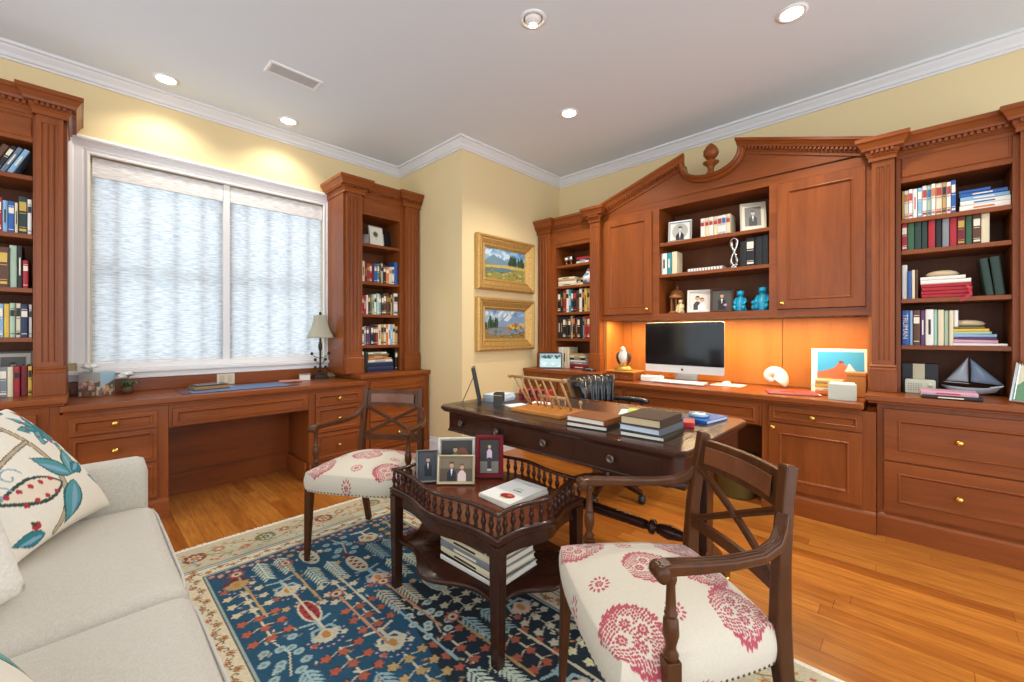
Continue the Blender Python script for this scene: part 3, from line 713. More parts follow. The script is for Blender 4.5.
def blossom_branch(x, y, c):
    pc.line([(x, y), (x+0.03, y+0.12), (x-0.01, y+0.26)], 0.007, CREAM)
    for i in range(11):
        xx = x + 0.075*math.cos(i*2.4); yy = y+0.02+i*0.024
        pc.ell(xx, yy, 0.024, 0.021, c); pc.ell(xx, yy, 0.010, 0.009, '#7d8f86')
GS = 0.80
rugp = pc
fwid, flen = rw-2*BW, rh-2*BW
pc = Pic(fwid/GS, flen/GS, 0.0045/GS, NAVY)
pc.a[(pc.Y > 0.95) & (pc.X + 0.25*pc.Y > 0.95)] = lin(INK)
fx0, fx1, fy0, fy1 = 0.0, pc.w, 0.0, pc.h
cw = (fx1-fx0)/6
row = 0; y = fy0+0.05
seqs = ['ufclut', 'tufcfr', 'rctufl', 'lurfcu', 'frultf', 'cftrfu', 'ulcfrt']
while y < fy1-0.2:
    sq = seqs[row % len(seqs)]
    for i, ch in enumerate(sq):
        x = fx0 + cw*(i+0.5) + rs.uniform(-0.012, 0.012); yy = y + rs.uniform(0, 0.045)
        if ch == 'u':
            urn(x, yy+0.03, 1.0, rs.choice([MAROON, CREAM, SKY]), rs.choice([CREAM, '#d8b9a8', TAN])); star(x-0.07, yy+0.20, 0.022, RUST); star(x+0.07, yy+0.20, 0.022, CREAM)
        elif ch == 'f':
            cc = rs.choice([CREAM, SKY, '#c9d6c2']); fern(x-0.055, yy, 0.23, cc); fern(x+0.055, yy+0.02, 0.21, cc)
        elif ch == 'c': cypress(x, yy+0.03, 0.22, rs.choice(['#c9c2a6', '#a33a3c', SKY]), rs.choice([MAROON, CREAM, '#3a5b5c'])); star(x-0.08, yy+0.05, 0.026, TAN); star(x+0.08, yy+0.13, 0.026, CREAM)
        elif ch == 't': leaftree(x, yy, 0.24, rs.choice([CREAM, TAN, '#d8d3a8']), CREAM)
        elif ch == 'r': leaftree(x, yy, 0.25, RUST, CREAM)
        else: blossom_branch(x, yy, rs.choice([CREAM, SKY, '#b8c8c0']))
    y += 0.262; row += 1
for i in range(11):
    xx = fx0 + (0.13 + 0.17*i) % (fx1-0.1); y0 = 0.1 + 0.31*i % 2.4
    pc.line([(xx, y0), (xx+0.012, y0+0.55)], 0.013, [TAN, CREAM, '#c48f6a', SKY][i % 4])
    if i % 2 == 0: rosette(xx, y0, 0.05, RUST, CREAM, MAROON)
for k in range(30): rosette(0.02+k*(fx1-0.04)/29, 0.026+0.02*(k % 2), 0.022, RUST, CREAM, MAROON)
for i in range(420):
    xx, yy = rs.uniform(0.02, pc.w-0.02), rs.uniform(0.02, pc.h-0.02)
    if np.allclose(pc.at(xx/pc.w, yy/pc.h), lin(NAVY)) or np.allclose(pc.at(xx/pc.w, yy/pc.h), lin(INK)): pc.leaf(xx, yy, 0.026, 0.006, rs.uniform(0, 6.3), rs.choice([SKY, SAGE, CREAM, '#5f8790', TAN])); pc.ell(xx, yy, 0.006, 0.006, rs.choice([CREAM, RUST]))
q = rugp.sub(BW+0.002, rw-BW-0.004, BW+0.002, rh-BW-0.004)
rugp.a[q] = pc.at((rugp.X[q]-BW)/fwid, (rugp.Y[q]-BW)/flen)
pc = rugp
pc.noise(0.13)
RUGM = vcol('rug_wool', rough=0.95, bump=0.6)
rug = thing('area_rug', 'oriental rug with navy field of trees and beige flowered border', 'rug', ((RX0+RX1)/2, (RY0+RY1)/2, 0.0))
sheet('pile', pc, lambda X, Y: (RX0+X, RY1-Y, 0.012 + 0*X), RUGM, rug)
MB().box(RX0, RX1, RY0, RY1, 0.001, 0.0115).build('backing', mat('rug_edge', '#cfc6b2', 0.95), rug)
fm = MB(); k = 230
for i in range(k):
    x = RX0 + rw*(i+0.5)/k; L = 0.022 + 0.012*random.random(); dx = random.uniform(-0.006, 0.006)
    fm.bar([(x, RY1-0.002, 0.008), (x+dx*0.5, RY1+L*0.5, 0.007), (x+dx, RY1+L, 0.0025)], 0.0055, 0.003)
fm.build('fringe', mat('rug_fringe', '#efe9da', 0.95), rug)['kind'] = 'stuff'

# ================================================================ SOFA
LINEN = mat('linen', '#c9c3b8', 0.95, sheen=0.3)
n, l, b = nodes(LINEN)
t = n.new('ShaderNodeTexCoord'); col = []
mixn = n.new('ShaderNodeMix'); mixn.data_type = 'FLOAT'; mixn.inputs[0].default_value = 0.5
for i, sc3 in enumerate(((700, 90, 90), (90, 700, 200))):
    mpn = n.new('ShaderNodeMapping'); mpn.inputs['Scale'].default_value = sc3; no = n.new('ShaderNodeTexNoise'); no.inputs['Scale'].default_value = 1.0; no.inputs['Detail'].default_value = 2
    l.new(t.outputs['Object'], mpn.inputs[0]); l.new(mpn.outputs[0], no.inputs['Vector']); l.new(no.outputs['Fac'], mixn.inputs[2+i])
rr = n.new('ShaderNodeValToRGB'); rr.color_ramp.elements[0].position = 0.3; rr.color_ramp.elements[0].color = (*lin('#b3ac9e'), 1); rr.color_ramp.elements[1].position = 0.7; rr.color_ramp.elements[1].color = (*lin('#cec8bc'), 1)
l.new(mixn.outputs[0], rr.inputs[0]); l.new(rr.outputs[0], b.inputs['Base Color'])
bp = n.new('ShaderNodeBump'); bp.inputs['Strength'].default_value = 0.25; bp.inputs['Distance'].default_value = 0.001; l.new(mixn.outputs[0], bp.inputs['Height']); l.new(bp.outputs[0], b.inputs['Normal'])
def soft_box(name, parent, x0, x1, y0, y1, z0, z1, m, r=0.05, crown=0.0, nx=22, ny=22, nz=8, sag=0.0):
    """cushion: rounded box whose top and bottom swell by crown"""
    mb = MB(); cx, cy, cz = (x0+x1)/2, (y0+y1)/2, (z0+z1)/2; hx, hy, hz = (x1-x0)/2, (y1-y0)/2, (z1-z0)/2
    def P(u, v, q):
        p = Vector((u*hx, v*hy, q*hz)); rr_ = min(r, hx, hy, hz)
        c_ = Vector((max(-hx+rr_, min(hx-rr_, p.x)), max(-hy+rr_, min(hy-rr_, p.y)), max(-hz+rr_, min(hz-rr_, p.z))))
        d = p - c_
        if d.length > 1e-9: p = c_ + d.normalized()*rr_
        k = max(0, 1-u*u)*max(0, 1-v*v); p.z += crown*k**0.6*(1 if q > 0 else -0.3)*abs(q) + sag*math.sin(u*4+1)*math.sin(v*3+2)*max(0, q)
        return (cx+p.x, cy+p.y, cz+p.z)
    def face(f, n1, n2):
        g = [[f(-1+2*i/n1, -1+2*j/n2) for i in range(n1+1)] for j in range(n2+1)]; mb.loft(g, closed=False, cap=False)
    def e(t): return math.copysign(abs(t)**0.75, t)
    face(lambda a_, c_: P(e(a_), e(c_), 1), nx, ny); face(lambda a_, c_: P(e(a_), e(c_), -1), nx, ny)
    face(lambda a_, c_: P(e(a_), 1, e(c_)), nx, nz); face(lambda a_, c_: P(e(a_), -1, e(c_)), nx, nz)
    face(lambda a_, c_: P(1, e(a_), e(c_)), ny, nz); face(lambda a_, c_: P(-1, e(a_), e(c_)), ny, nz)
    return mb.build(name, m, parent)
so = thing('sofa', 'pale linen upholstered sofa in front of the left bookcase', 'sofa', (-0.3, 1.4, 0))
SY1 = 2.30
soft_box('base', so, -0.74, 0.185, 0.42, SY1+0.115, 0.09, 0.285, LINEN, 0.03)
soft_box('arm', so, -0.74, 0.20, SY1+0.004, SY1+0.125, 0.10, 0.655, LINEN, 0.035)
soft_box('arm', so, -0.74, 0.20, 0.40, 0.52, 0.10, 0.655, LINEN, 0.035)
soft_box('backrest', so, -0.80, -0.60, 0.40, SY1+0.12, 0.10, 0.82, LINEN, 0.06)
for y0, y1 in ((1.462, SY1), (0.525, 1.456)):
    q = soft_box('seat_cushion', so, -0.60, 0.222, y0, y1, 0.288, 0.468, LINEN, 0.05, crown=0.022, sag=0.003)
    rg = []
    cx, cy = (-0.60+0.235)/2, (y0+y1)/2
    MB().tube([(0.208, y0+0.035, 0.452), (0.214, y0+0.12, 0.4535), (0.2145, (y0+y1)/2, 0.454), (0.214, y1-0.12, 0.4535), (0.208, y1-0.035, 0.452)], 0.004, 6).build('piping', LINEN, q)
for x in (-0.68, 0.13):
    for y in (0.48, SY1+0.05): MB().lathe([(0.02, 0.0135 if x > 0 else 0), (0.028, 0.09)], c=(x, y, 0), n=12).build('foot', MAHZ, so)
for y0, y1 in ((1.462, SY1), (0.525, 1.456)):
    M_ = None; soft_box('back_cushion', so, -0.62, -0.53, y0+0.005, y1-0.005, 0.47, 0.80, LINEN, 0.07, crown=0.0)

# ---- printed cushions
def pillow_pic(seed, S=0.49):
    p = Pic(S, S, 0.0035, '#e9e4d6'); r = random.Random(seed)
    TEAL, TEAL2, BLUE, BROWN, RED, GRN = '#4f979c', '#2f7f88', '#7ea7c2', '#8a7658', '#b0303a', '#5aa08c'
    def branch(pts, wd): p.line(pts, wd+0.006, '#4b4034'); p.line(pts, wd, '#b9a98a')
    def curve(a, b_, c_, k=18): return [((1-t)**2*a[0]+2*t*(1-t)*b_[0]+t*t*c_[0], (1-t)**2*a[1]+2*t*(1-t)*b_[1]+t*t*c_[1]) for t in [i/k for i in range(k+1)]]
    def bleaf(x, y, L, a, c1, c2): p.leaf(x, y, L, L*0.24, a, '#2c5c66'); p.leaf(x+0.003*math.cos(a), y+0.003*math.sin(a), L*0.93, L*0.19, a, c1); p.leaf(x+L*0.1*math.cos(a), y+L*0.1*math.sin(a), L*0.75, L*0.07, a+0.12, c2)
    branch(curve((0.16, 0.02), (0.36, 0.18), (0.24, 0.50)), 0.016); branch(curve((0.33, 0.20), (0.42, 0.30), (0.42, 0.42)), 0.006)
    branch(curve((0.26, 0.40), (0.12, 0.42), (0.0, 0.34)), 0.012); branch(curve((0.28, 0.33), (0.14, 0.30), (0.02, 0.22)), 0.009); branch(curve((0.24, 0.5), (0.1, 0.46), (0.04, 0.5)), 0.010)
    for x, y, L, a in ((0.32, 0.17, 0.14, 2.3), (0.32, 0.17, 0.13, 0.9), (0.31, 0.15, 0.17, -2.3), (0.33, 0.18, 0.10, 0.2), (0.41, 0.26, 0.10, -0.4), (0.2, 0.44, 0.12, 2.7), (0.15, 0.44, 0.1, 0.6), (0.08, 0.36, 0.10, 1.9), (0.03, 0.30, 0.08, 2.6), (0.12, 0.03, 0.10, 2.9), (0.36, 0.47, 0.08, 0.5), (0.47, 0.10, 0.08, 2.5)):
        bleaf(x, y, L, a, r.choice([TEAL, TEAL2, GRN]), BLUE)
    # big open flower
    for k in range(7): bleaf(0.40, 0.36, 0.095, k*0.9+0.2, TEAL if k % 2 else '#68a9b5', '#2f7f88')
    for k in range(16): p.ell(0.40+0.052*math.cos(k*0.4+0.4), 0.36+0.055*math.sin(k*0.4+0.4), 0.008, 0.006, '#efe6dc' if k % 2 else '#a8404a')
    p.ell(0.405, 0.365, 0.022, 0.022, TEAL2)
    # pod of red seeds
    p.leaf(0.26, 0.16, 0.22, 0.048, PI-0.1, '#2e4a40'); p.leaf(0.25, 0.162, 0.19, 0.037, PI-0.1, '#e6d7c4')
    for k in range(9): p.leaf(0.23-k*0.018, 0.165+0.016*(-1)**k, 0.02, 0.008, PI/2*(-1)**k+0.4, RED)
    for x, y in ((0.47, 0.20), (0.10, 0.07), (0.45, 0.45)): p.ell(x, y, 0.014, 0.014, RED); p.leaf(x, y, 0.022, 0.006, 2.0, '#394a34')
    for x, y in ((0.07, 0.20), (0.30, 0.46), (0.13, 0.24)):
        p.line([(x+0.035*(1-t/14)*math.cos(t*0.5), y+0.035*(1-t/14)*math.sin(t*0.5)) for t in range(13)], 0.005, '#86a8b8')
    p.noise(0.03); return p
PILM = vcol('printed_linen', rough=0.9, bump=0.2)
def pillow(label, corner, ex, ey, th, seed, under=1.0):
    """corner: one bottom corner; ex along the bottom edge; ey up the side"""
    p = pillow_pic(seed); S = p.w
    ex = Vector(ex).normalized(); ey = Vector(ey).normalized(); nn = ex.cross(ey).normalized()
    o = thing('printed_cushion', label, 'cushion', corner, local=True)
    def f(sg):
        def fn(X, Y):
            u, v = X/S*2-1, Y/S*2-1
            k = np.clip((1-u**2)*(1-v**2), 0, 1)**0.42*th/2
            pin = 1 - 0.07*(1-u**2)*np.abs(v)**3 ; pin2 = 1 - 0.07*(1-v**2)*np.abs(u)**3
            a = (u*pin2+1)/2*S; b_ = (v*pin+1)/2*S
            return tuple(ex[i]*a + ey[i]*b_ + nn[i]*k*sg for i in range(3))
        return fn
    sheet('front', p, f(1), PILM, o); 
    q = Pic(S, S, 0.02, '#e2dccd'); sheet('back', q, f(-under), PILM, o)
    return o
pillow('large cushion printed with teal leaves, propped in far sofa corner', (-0.146, 1.853, 0.50), (0.46, 0.88, 0.0), (-0.53, 0.06, 0.83), 0.20, 1)
pillow('nearer teal leaf print cushion lying flat on the near seat', (0.012, 0.925, 0.522), (-0.32, 0.95, 0.0), (-0.72, -0.22, 0.65), 0.13, 5, 0.12)
kn = thing('knit_cushion', 'small white knitted cushion corner between the two printed cushions', 'cushion', (-0.25, 1.6, 0.5), rz=0.9, local=True)
KN = mat('white_knit', '#e8e6df', 0.95); n, l, b = nodes(KN)
t = n.new('ShaderNodeTexCoord'); vo = n.new('ShaderNodeTexVoronoi'); vo.inputs['Scale'].default_value = 90; bp = n.new('ShaderNodeBump'); bp.inputs['Strength'].default_value = 0.8; bp.inputs['Distance'].default_value = 0.004
l.new(t.outputs['Object'], vo.inputs['Vector']); l.new(vo.outputs['Distance'], bp.inputs['Height']); l.new(bp.outputs[0], b.inputs['Normal'])
def knc(u, v, sg): 
    k = (max(0, 1-u*u)*max(0, 1-v*v))**0.4*0.05
    return (u*0.17, k*sg*1.0 + 0.06*v, 0.17+v*0.17)
for sg, nm in ((1, 'front'), (-1, 'back')):
    MB().loft([[knc(-1+i/8, -1+j/8, sg) for i in range(17)] for j in range(17)], closed=False, cap=False).build(nm, KN, kn)
# ================================================================ ARMCHAIRS
def seat_pic():
    p = Pic(0.72, 0.72, 0.0022, '#cbc1ae'); R1 = '#a94450'
    r = random.Random(11)
    def flower(x, y, s_):
        for k in range(8): p.ell(x+s_*0.62*math.cos(k*PI/4), y+s_*0.62*math.sin(k*PI/4), s_*0.30, s_*0.22, R1, k*PI/4)
        p.ell(x, y, s_*0.22, s_*0.22, R1)
    def big(x, y, a, s_=1.0):
        """tree shaped medallion: rows of little leaves with flowers among them"""
        ca, sa = math.cos(a), math.sin(a)
        W = lambda u, v: (x + (u*ca - v*sa)*s_, y + (u*sa + v*ca)*s_)
        fl = [(0.052, 0.0), (0.092, 0.036), (0.092, -0.036), (0.128, 0.0)]
        i = 0; u = 0.004
        while u < 0.185:
            hw = 0.088*math.sin(PI*min(1, (u+0.012)/0.20))**0.75
            k = int(hw*2/0.0092)
            for j in range(k+1):
                v = -hw + 2*hw*(j+0.5*(i % 2))/max(1, k)
                if any(math.hypot(u-fu, v-fv) < 0.0225 for fu, fv in fl): continue
                th = a + math.atan2(v, u+0.05)*1.1 + (0.35 if v > 0 else -0.35)
                edge = abs(v) > hw*0.86 or u > 0.165
                p.leaf(*W(u, v), (0.0165 if edge else 0.0118)*s_, (0.0048 if edge else 0.0037)*s_, th, R1)
            u += 0.0098; i += 1
        for fu, fv in fl: flower(*W(fu, fv), 0.0195*s_)
    def small(x, y):
        flower(x, y, 0.016)
        for k in range(12): p.leaf(x+0.020*math.cos(k*PI/6), y+0.020*math.sin(k*PI/6), 0.017, 0.0045, k*PI/6+0.3, R1)
    for x, y, a in ((0.66, 0.10, 2.8), (0.27, 0.16, 2.9), (0.47, 0.36, 3.3), (0.66, 0.60, 3.3), (0.27, 0.58, 3.2), (0.46, 0.80, 3.1), (0.46, -0.07, 3.1), (0.10, 0.36, 0.2)): big(x, y, a, 1.0)
    for x, y in ((0.40, 0.17), (0.40, 0.55), (0.21, 0.37), (0.58, 0.38), (0.69, 0.36), (0.08, 0.10), (0.08, 0.62)): small(x, y)
    p.noise(0.05); return p
SEATM = vcol('seat_fabric', rough=0.92, bump=0.25, sheen=0.2)
SPIC = seat_pic()
def armchair(label, pos, rz, group):
    o = thing('armchair', label, 'armchair', pos, rz=rz, local=True, group=group)
    # local: faces +x, y to its left
    o.scale = (0.93, 1.0, 1.0)
    hb, hf = 0.205, 0.262                               # half widths at the back and the front of the seat
    # ---- seat: dome with skirt
    N = 71
    def half(x): t_ = (x+0.215)/0.46; return hb + (hf-hb)*min(1, max(0, t_))
    P_ = Pic(0.72, 0.72, 0.72/110, '#cbc1ae'); 
    def fn(X, Y):
        u, v = X/0.72*2-1, Y/0.72*2-1                # square, outer rim is the skirt
        m_ = np.maximum(np.abs(u), np.abs(v)); lim = 0.80
        k = np.where(m_ > lim, lim/np.maximum(m_, 1e-6), 1.0); uu, vv = u*k/lim, v*k/lim      # -1..1 on the top
        # round the corners of the top
        sq = np.sqrt(np.maximum(1 - 0.10*vv**4, 0.0)); sr = np.sqrt(np.maximum(1 - 0.10*uu**4, 0.0))
        x = 0.0165 + 0.2345*uu*sq + 0.012*(1-vv**2)*(uu > 0)*uu**2
        hw = hb + (hf-hb)*(uu+1)/2
        y = hw*vv*sr
        dome = (1-np.abs(uu)**2.6)*(1-np.abs(vv)**2.6)
        z = 0.452 + 0.050*np.clip(dome, 0, 1)**0.8
        f_ = np.clip((m_-lim)/(1-lim), 0, 1)
        bul = 0.010*np.sin(np.clip(f_, 0, 1)*PI)
        L = np.sqrt((x-0.01)**2+y**2)+1e-6
        x = x + (x-0.01)/L*bul; y = y + y/L*bul
        z = z - 0.095*f_
        return x, y, z
    st = Pic(0.72, 0.72, 0.72/300, '#cbc1ae'); st.a = SPIC.at(st.X/0.72, st.Y/0.72).copy()
    seat = sheet('seat', st, fn, SEATM, o)
    MB().box(-0.19, 0.225, -0.19, 0.19, 0.37, 0.44).build('seat_rail', CHAIRW, o)
    # nails along the foot of the skirt
    nm = MB(); t_ = np.linspace(-0.97, 0.97, 26)
    for a_ in t_:
        for uu, vv in ((1.0, a_), (a_, 1.0), (a_, -1.0)):
            x, y, z = fn(np.array((uu+1)/2*0.72), np.array((vv+1)/2*0.72)); L = math.hypot(x-0.01, y)
            nm.sphere((float(x)+(float(x)-0.01)/L*0.001, float(y)+float(y)/L*0.001, 0.364), 0.0048, n=6, k=4)
    nm.build('nailhead_trim', mat('antique_brass', '#6b5638', 0.35, 0.9), seat)
    # ---- back legs and posts in one sweep of timber
    for s_ in (-1, 1):
        MB().bar([(-0.305, 0.188*s_, 0.0), (-0.262, 0.19*s_, 0.16), (-0.232, 0.192*s_, 0.34), (-0.225, 0.192*s_, 0.46), (-0.232, 0.188*s_, 0.60), (-0.250, 0.18*s_, 0.74), (-0.266, 0.176*s_, 0.835)],
                 [0.030, 0.032, 0.034, 0.034, 0.032, 0.030, 0.032], [0.034, 0.038, 0.044, 0.044, 0.038, 0.034, 0.036], up=(1, 0, 0)).build('back_post', CHAIRW, o, bevel=0.005)
        MB().bar([(0.222, 0.238*s_, 0.37), (0.230, 0.240*s_, 0.18), (0.238, 0.242*s_, 0.0)], [0.038, 0.032, 0.022], [0.038, 0.032, 0.022], up=(1, 0, 0)).build('front_leg', CHAIRW, o, bevel=0.004)
        # arm: leaves the post, dips, runs forward and ends in a reeded scroll
        A = [(-0.243, 0.186*s_, 0.715), (-0.222, 0.200*s_, 0.685), (-0.185, 0.222*s_, 0.662), (-0.12, 0.245*s_, 0.652), (-0.03, 0.258*s_, 0.652), (0.06, 0.264*s_, 0.656), (0.135, 0.266*s_, 0.660), (0.155, 0.266*s_, 0.656)]
        ar = MB().bar(A, [0.028, 0.030, 0.033, 0.034, 0.034, 0.036, 0.038, 0.036], [0.032, 0.027, 0.024, 0.022, 0.022, 0.024, 0.026, 0.026]).build('arm', CHAIRW, o, bevel=0.005)
        rd = MB()
        for k in range(3): rd.tube([(p[0], p[1]+(k-1)*0.009, p[2]+0.0110) for p in A[1:-1]], 0.0030, 6)
        rd.lathe([(0.004, -0.021), (0.017, -0.021), (0.018, -0.014), (0.016, -0.012), (0.018, -0.006), (0.016, -0.002), (0.018, 0.004), (0.016, 0.006), (0.018, 0.014), (0.017, 0.021), (0.004, 0.021)], c=(0.155, 0.266*s_, 0.652), n=14, axis='y')
        rd.build('reeding', CHAIRW, ar)
        pf = [(0.015, 0.0), (0.018, 0.012), (0.012, 0.022), (0.012, 0.03), (0.019, 0.055), (0.017, 0.085), (0.012, 0.092), (0.016, 0.098), (0.012, 0.106), (0.010, 0.16), (0.014, 0.172), (0.012, 0.185)]
        MB().lathe(pf, c=(0.128, 0.266*s_, 0.462), n=14).box(0.110, 0.146, 0.266*s_-0.017, 0.266*s_+0.017, 0.36, 0.463).build('arm_support', CHAIRW, o, bevel=0.002)
    # ---- top tablet, curved backwards, with a lighter inlaid panel
    def rail(z0, z1, th, half_w, xb, bow, proud=0.0, m=CHAIRW, name='top_rail', parent=o):
        g = []
        for i in range(13):
            v = -1+2*i/12; y = half_w*v; x = xb - bow*(1-v*v)
            g.append([(x+proud, y, z0), (x-th, y, z0), (x-th-0.012*(z1-z0)/0.1, y, z1), (x+proud-0.012*(z1-z0)/0.1, y, z1)])
        return MB().loft(g, smooth=False).build(name, m, parent, bevel=0.002)
    tr = rail(0.722, 0.815, 0.020, 0.165, -0.240, 0.022)
    rail(0.742, 0.796, 0.001, 0.140, -0.2420, 0.0195, 0.0022, INLAY, 'inlay_panel', tr)
    rail(0.520, 0.552, 0.018, 0.176, -0.218, 0.014, name='lower_rail')
    xb = MB()
    for s_ in (-1, 1):
        pts = [(-0.222 - 0.016*(1-v*v) - 0.018*(v*s_+1)/2, 0.172*v, 0.552 + 0.170*(v*s_+1)/2) for v in [-1+i/6 for i in range(13)]]
        xb.bar(pts, 0.020, 0.014, up=(1, 0, 0))
        for q in (-1, 1): xb.bar([(p[0]+0.008, p[1], p[2]+q*0.006) for p in pts], 0.003, 0.004, up=(1, 0, 0))
    xb.lathe([(0.002, 0.014), (0.012, 0.012), (0.014, 0.004), (0.014, 0.0)], c=(-0.249, 0, 0.637), n=12, axis='x').build('cross_splat', CHAIRW, o, bevel=0.002)
    for s_ in (-1, 1): MB().bar([(-0.24, 0.192*s_, 0.20), (0.225, 0.238*s_, 0.20)], 0.016, 0.020).build('side_stretcher', CHAIRW, o, bevel=0.003) if False else None
    return o
armchair('nearest cross back armchair with red sprigged seat, in right foreground', (1.141, 0.513, 0.0165), math.atan2(0.61, -0.79), 'cross back armchairs')
armchair('further cross back armchair with red sprigged seat, before window desk drawers', (1.124, 2.151, 0.0165), math.atan2(-0.54, -0.84), 'cross back armchairs')

# ================================================================ GALLERIED SIDE TABLE
TX0, TX1, TY0, TY1, TZ = 1.015, 1.485, 1.045, 1.715, 0.470
tb = thing('side_table', 'dark mahogany side table with turned gallery and shelf of books', 'table', (1.25, 1.38, 0.0125))
def serp(x0, x1, y0, y1, amp, ey=0.0):
    """serpentine outline: each side dips inwards near the corners and bows out in the middle"""
    def side(a, b_, nn, L):
        out = []
        for i in range(24):
            t_ = i/24; bow = amp*math.sin(PI*t_)**2*1.0 - amp*0.45*math.sin(2*PI*t_)**2
            out.append((a[0]+(b_[0]-a[0])*t_+nn[0]*bow, a[1]+(b_[1]-a[1])*t_+nn[1]*bow))
        return out
    return (side((x0, y0), (x1, y0), (0, -1), 1) + side((x1, y0), (x1, y1), (1, 0), 1) + side((x1, y1), (x0, y1), (0, 1), 1) + side((x0, y1), (x0, y0), (-1, 0), 1))
def inset(poly, d):
    n_ = len(poly); out = []
    for i in range(n_):
        ax, ay = poly[i-1]; bx, by = poly[(i+1) % n_]; L = math.hypot(bx-ax, by-ay); nx_, ny_ = -(by-ay)/L, (bx-ax)/L
        out.append((poly[i][0]+nx_*d, poly[i][1]+ny_*d))
    return out
O1 = serp(TX0-0.022, TX1+0.022, TY0-0.022, TY1+0.022, 0.035)
mb = MB()
rings = []
for d, z in ((0.012, TZ-0.030), (0.002, TZ-0.026), (0.0, TZ-0.020), (0.004, TZ-0.014), (0.0, TZ-0.008), (0.004, TZ), (0.010, TZ+0.001)): rings.append([(x, y, z) for x, y in inset(O1, d)])
mb.loft(rings).build('top', MAHT, tb)
MB().loft([[(x, y, z) for x, y in inset(O1, d)] for d, z in ((0.010, TZ-0.0305), (0.000, TZ-0.0265), (-0.002, TZ-0.020), (0.002, TZ-0.014), (-0.004, TZ-0.008), (-0.001, TZ-0.001), (0.012, TZ+0.0018))], cap=False).build('edge_bead', MAH, tb)
ap = inset(O1, 0.02)
MB().loft([[(x, y, TZ-0.030) for x, y in ap], [(x, y, TZ-0.085 - 0.0*x) for x, y in ap], [(x, y, TZ-0.085) for x, y in inset(O1, 0.034)], [(x, y, TZ-0.030) for x, y in inset(O1, 0.034)]], cap=False, smooth=False).build('apron', MAH, tb)
for x in (TX0, TX1):
    for y in (TY0, TY1):
        MB().bar([(x, y, TZ-0.030), (x, y, 0.0125)], [0.046, 0.036], [0.046, 0.036], up=(1, 0, 0)).build('leg', MAHZ, tb, bevel=0.003)
gl = inset(O1, 0.014)
pts = [(x, y, TZ+0.079) for x, y in gl]
def resample(poly, k):
    P2 = poly + [poly[0]]; ds = [0]
    for a_, b_ in zip(P2[:-1], P2[1:]): ds.append(ds[-1]+math.hypot(b_[0]-a_[0], b_[1]-a_[1]))
    out = []
    for i in range(k):
        d = ds[-1]*i/k; j = max(q for q in range(len(ds)) if ds[q] <= d + 1e-9); j = min(j, len(P2)-2)
        t_ = (d-ds[j])/max(1e-9, ds[j+1]-ds[j]); out.append((P2[j][0]+(P2[j+1][0]-P2[j][0])*t_, P2[j][1]+(P2[j+1][1]-P2[j][1])*t_))
    return out
rl = MB(); R_ = resample(gl, 120); NN = len(R_); rg = []
for i in range(NN+1):
    x, y = R_[i % NN]; ax, ay = R_[(i-1) % NN]; bx, by = R_[(i+1) % NN]; L = math.hypot(bx-ax, by-ay); nx_, ny_ = (by-ay)/L, -(bx-ax)/L
    rg.append([(x+nx_*a_, y+ny_*a_, TZ+0.075+h_) for a_, h_ in ((-0.009, 0), (-0.010, 0.006), (-0.006, 0.011), (0.006, 0.011), (0.010, 0.006), (0.009, 0))])
rl.loft(rg, cap=False).build('gallery_rail', MAH, tb)
prof = [(0.0055, 0), (0.0090, 0.006), (0.0050, 0.012), (0.0062, 0.018), (0.0108, 0.030), (0.0084, 0.044), (0.0048, 0.052), (0.0084, 0.058), (0.0048, 0.064), (0.007, 0.076)]
sp0 = None
for i, (x, y) in enumerate(resample(gl, 58)):
    if sp0 is None:
        sp0 = MB().lathe(prof, n=8).build('gallery_spindle', MAHZ, None); sp0.parent = tb; s_ = sp0
    else:
        s_ = sp0.copy(); COL.objects.link(s_)
    s_.location = (x-1.25, y-1.38, TZ+0.0005-0.0125)
SZ = 0.235
O2 = serp(TX0-0.005, TX1+0.005, TY0-0.005, TY1+0.005, 0.085)
O2 = [(x, y) for x, y in O2]
MB().loft([[(x, y, z) for x, y in inset(O2, d)] for d, z in ((0.006, SZ-0.020), (0.0, SZ-0.014), (0.0, SZ-0.006), (0.006, SZ))]).build('lower_shelf', MAH, tb)

# ================================================================ WRITING TABLE
DX0, DX1, DY0, DY1, DZ = 1.445, 2.235, 0.565, 1.995, 0.765
wd = thing('writing_table', 'dark mahogany writing table with leather top and turned stretcher', 'desk', (1.84, 1.28, 0.0))
def chamf(x0, x1, y0, y1, c): return [(x0+c, y0), (x1-c, y0), (x1, y0+c), (x1, y1-c), (x1-c, y1), (x0+c, y1), (x0, y1-c), (x0, y0+c)]
mb = MB(); rg = []
for d, z in ((0.022, DZ-0.036), (0.010, DZ-0.030), (0.006, DZ-0.022), (0.0, DZ-0.018), (0.0, DZ-0.006), (0.005, DZ)): rg.append([(x, y, z) for x, y in chamf(DX0+d, DX1-d, DY0+d, DY1-d, 0.035)])
mb.loft(rg, smooth=False).build('top', MAHY, wd)
LEATH = mat('desk_leather', '#3a2a22', 0.35, coat=0.2)
MB().box(DX0+0.075, DX1-0.075, DY0+0.075, DY1-0.075, DZ-0.002, DZ+0.0008).build('leather_inset', LEATH, wd)
GILT = mat('gilt_tooling', '#8f7440', 0.35, 0.8)
MB().sweep([(0, 0), (0.004, 0), (0.004, 0.0006), (0, 0.0006)], [(DX0+0.10, DY0+0.10, DZ+0.0008), (DX1-0.10, DY0+0.10, DZ+0.0008), (DX1-0.10, DY1-0.10, DZ+0.0008), (DX0+0.10, DY1-0.10, DZ+0.0008)], closed=True).build('gilt_line', GILT, wd)
MB().prism(chamf(DX0+0.03, DX1-0.03, DY0+0.03, DY1-0.03, 0.045), DZ-0.138, DZ-0.036, 'xy').build('frieze', MAHY, wd, bevel=0.003)
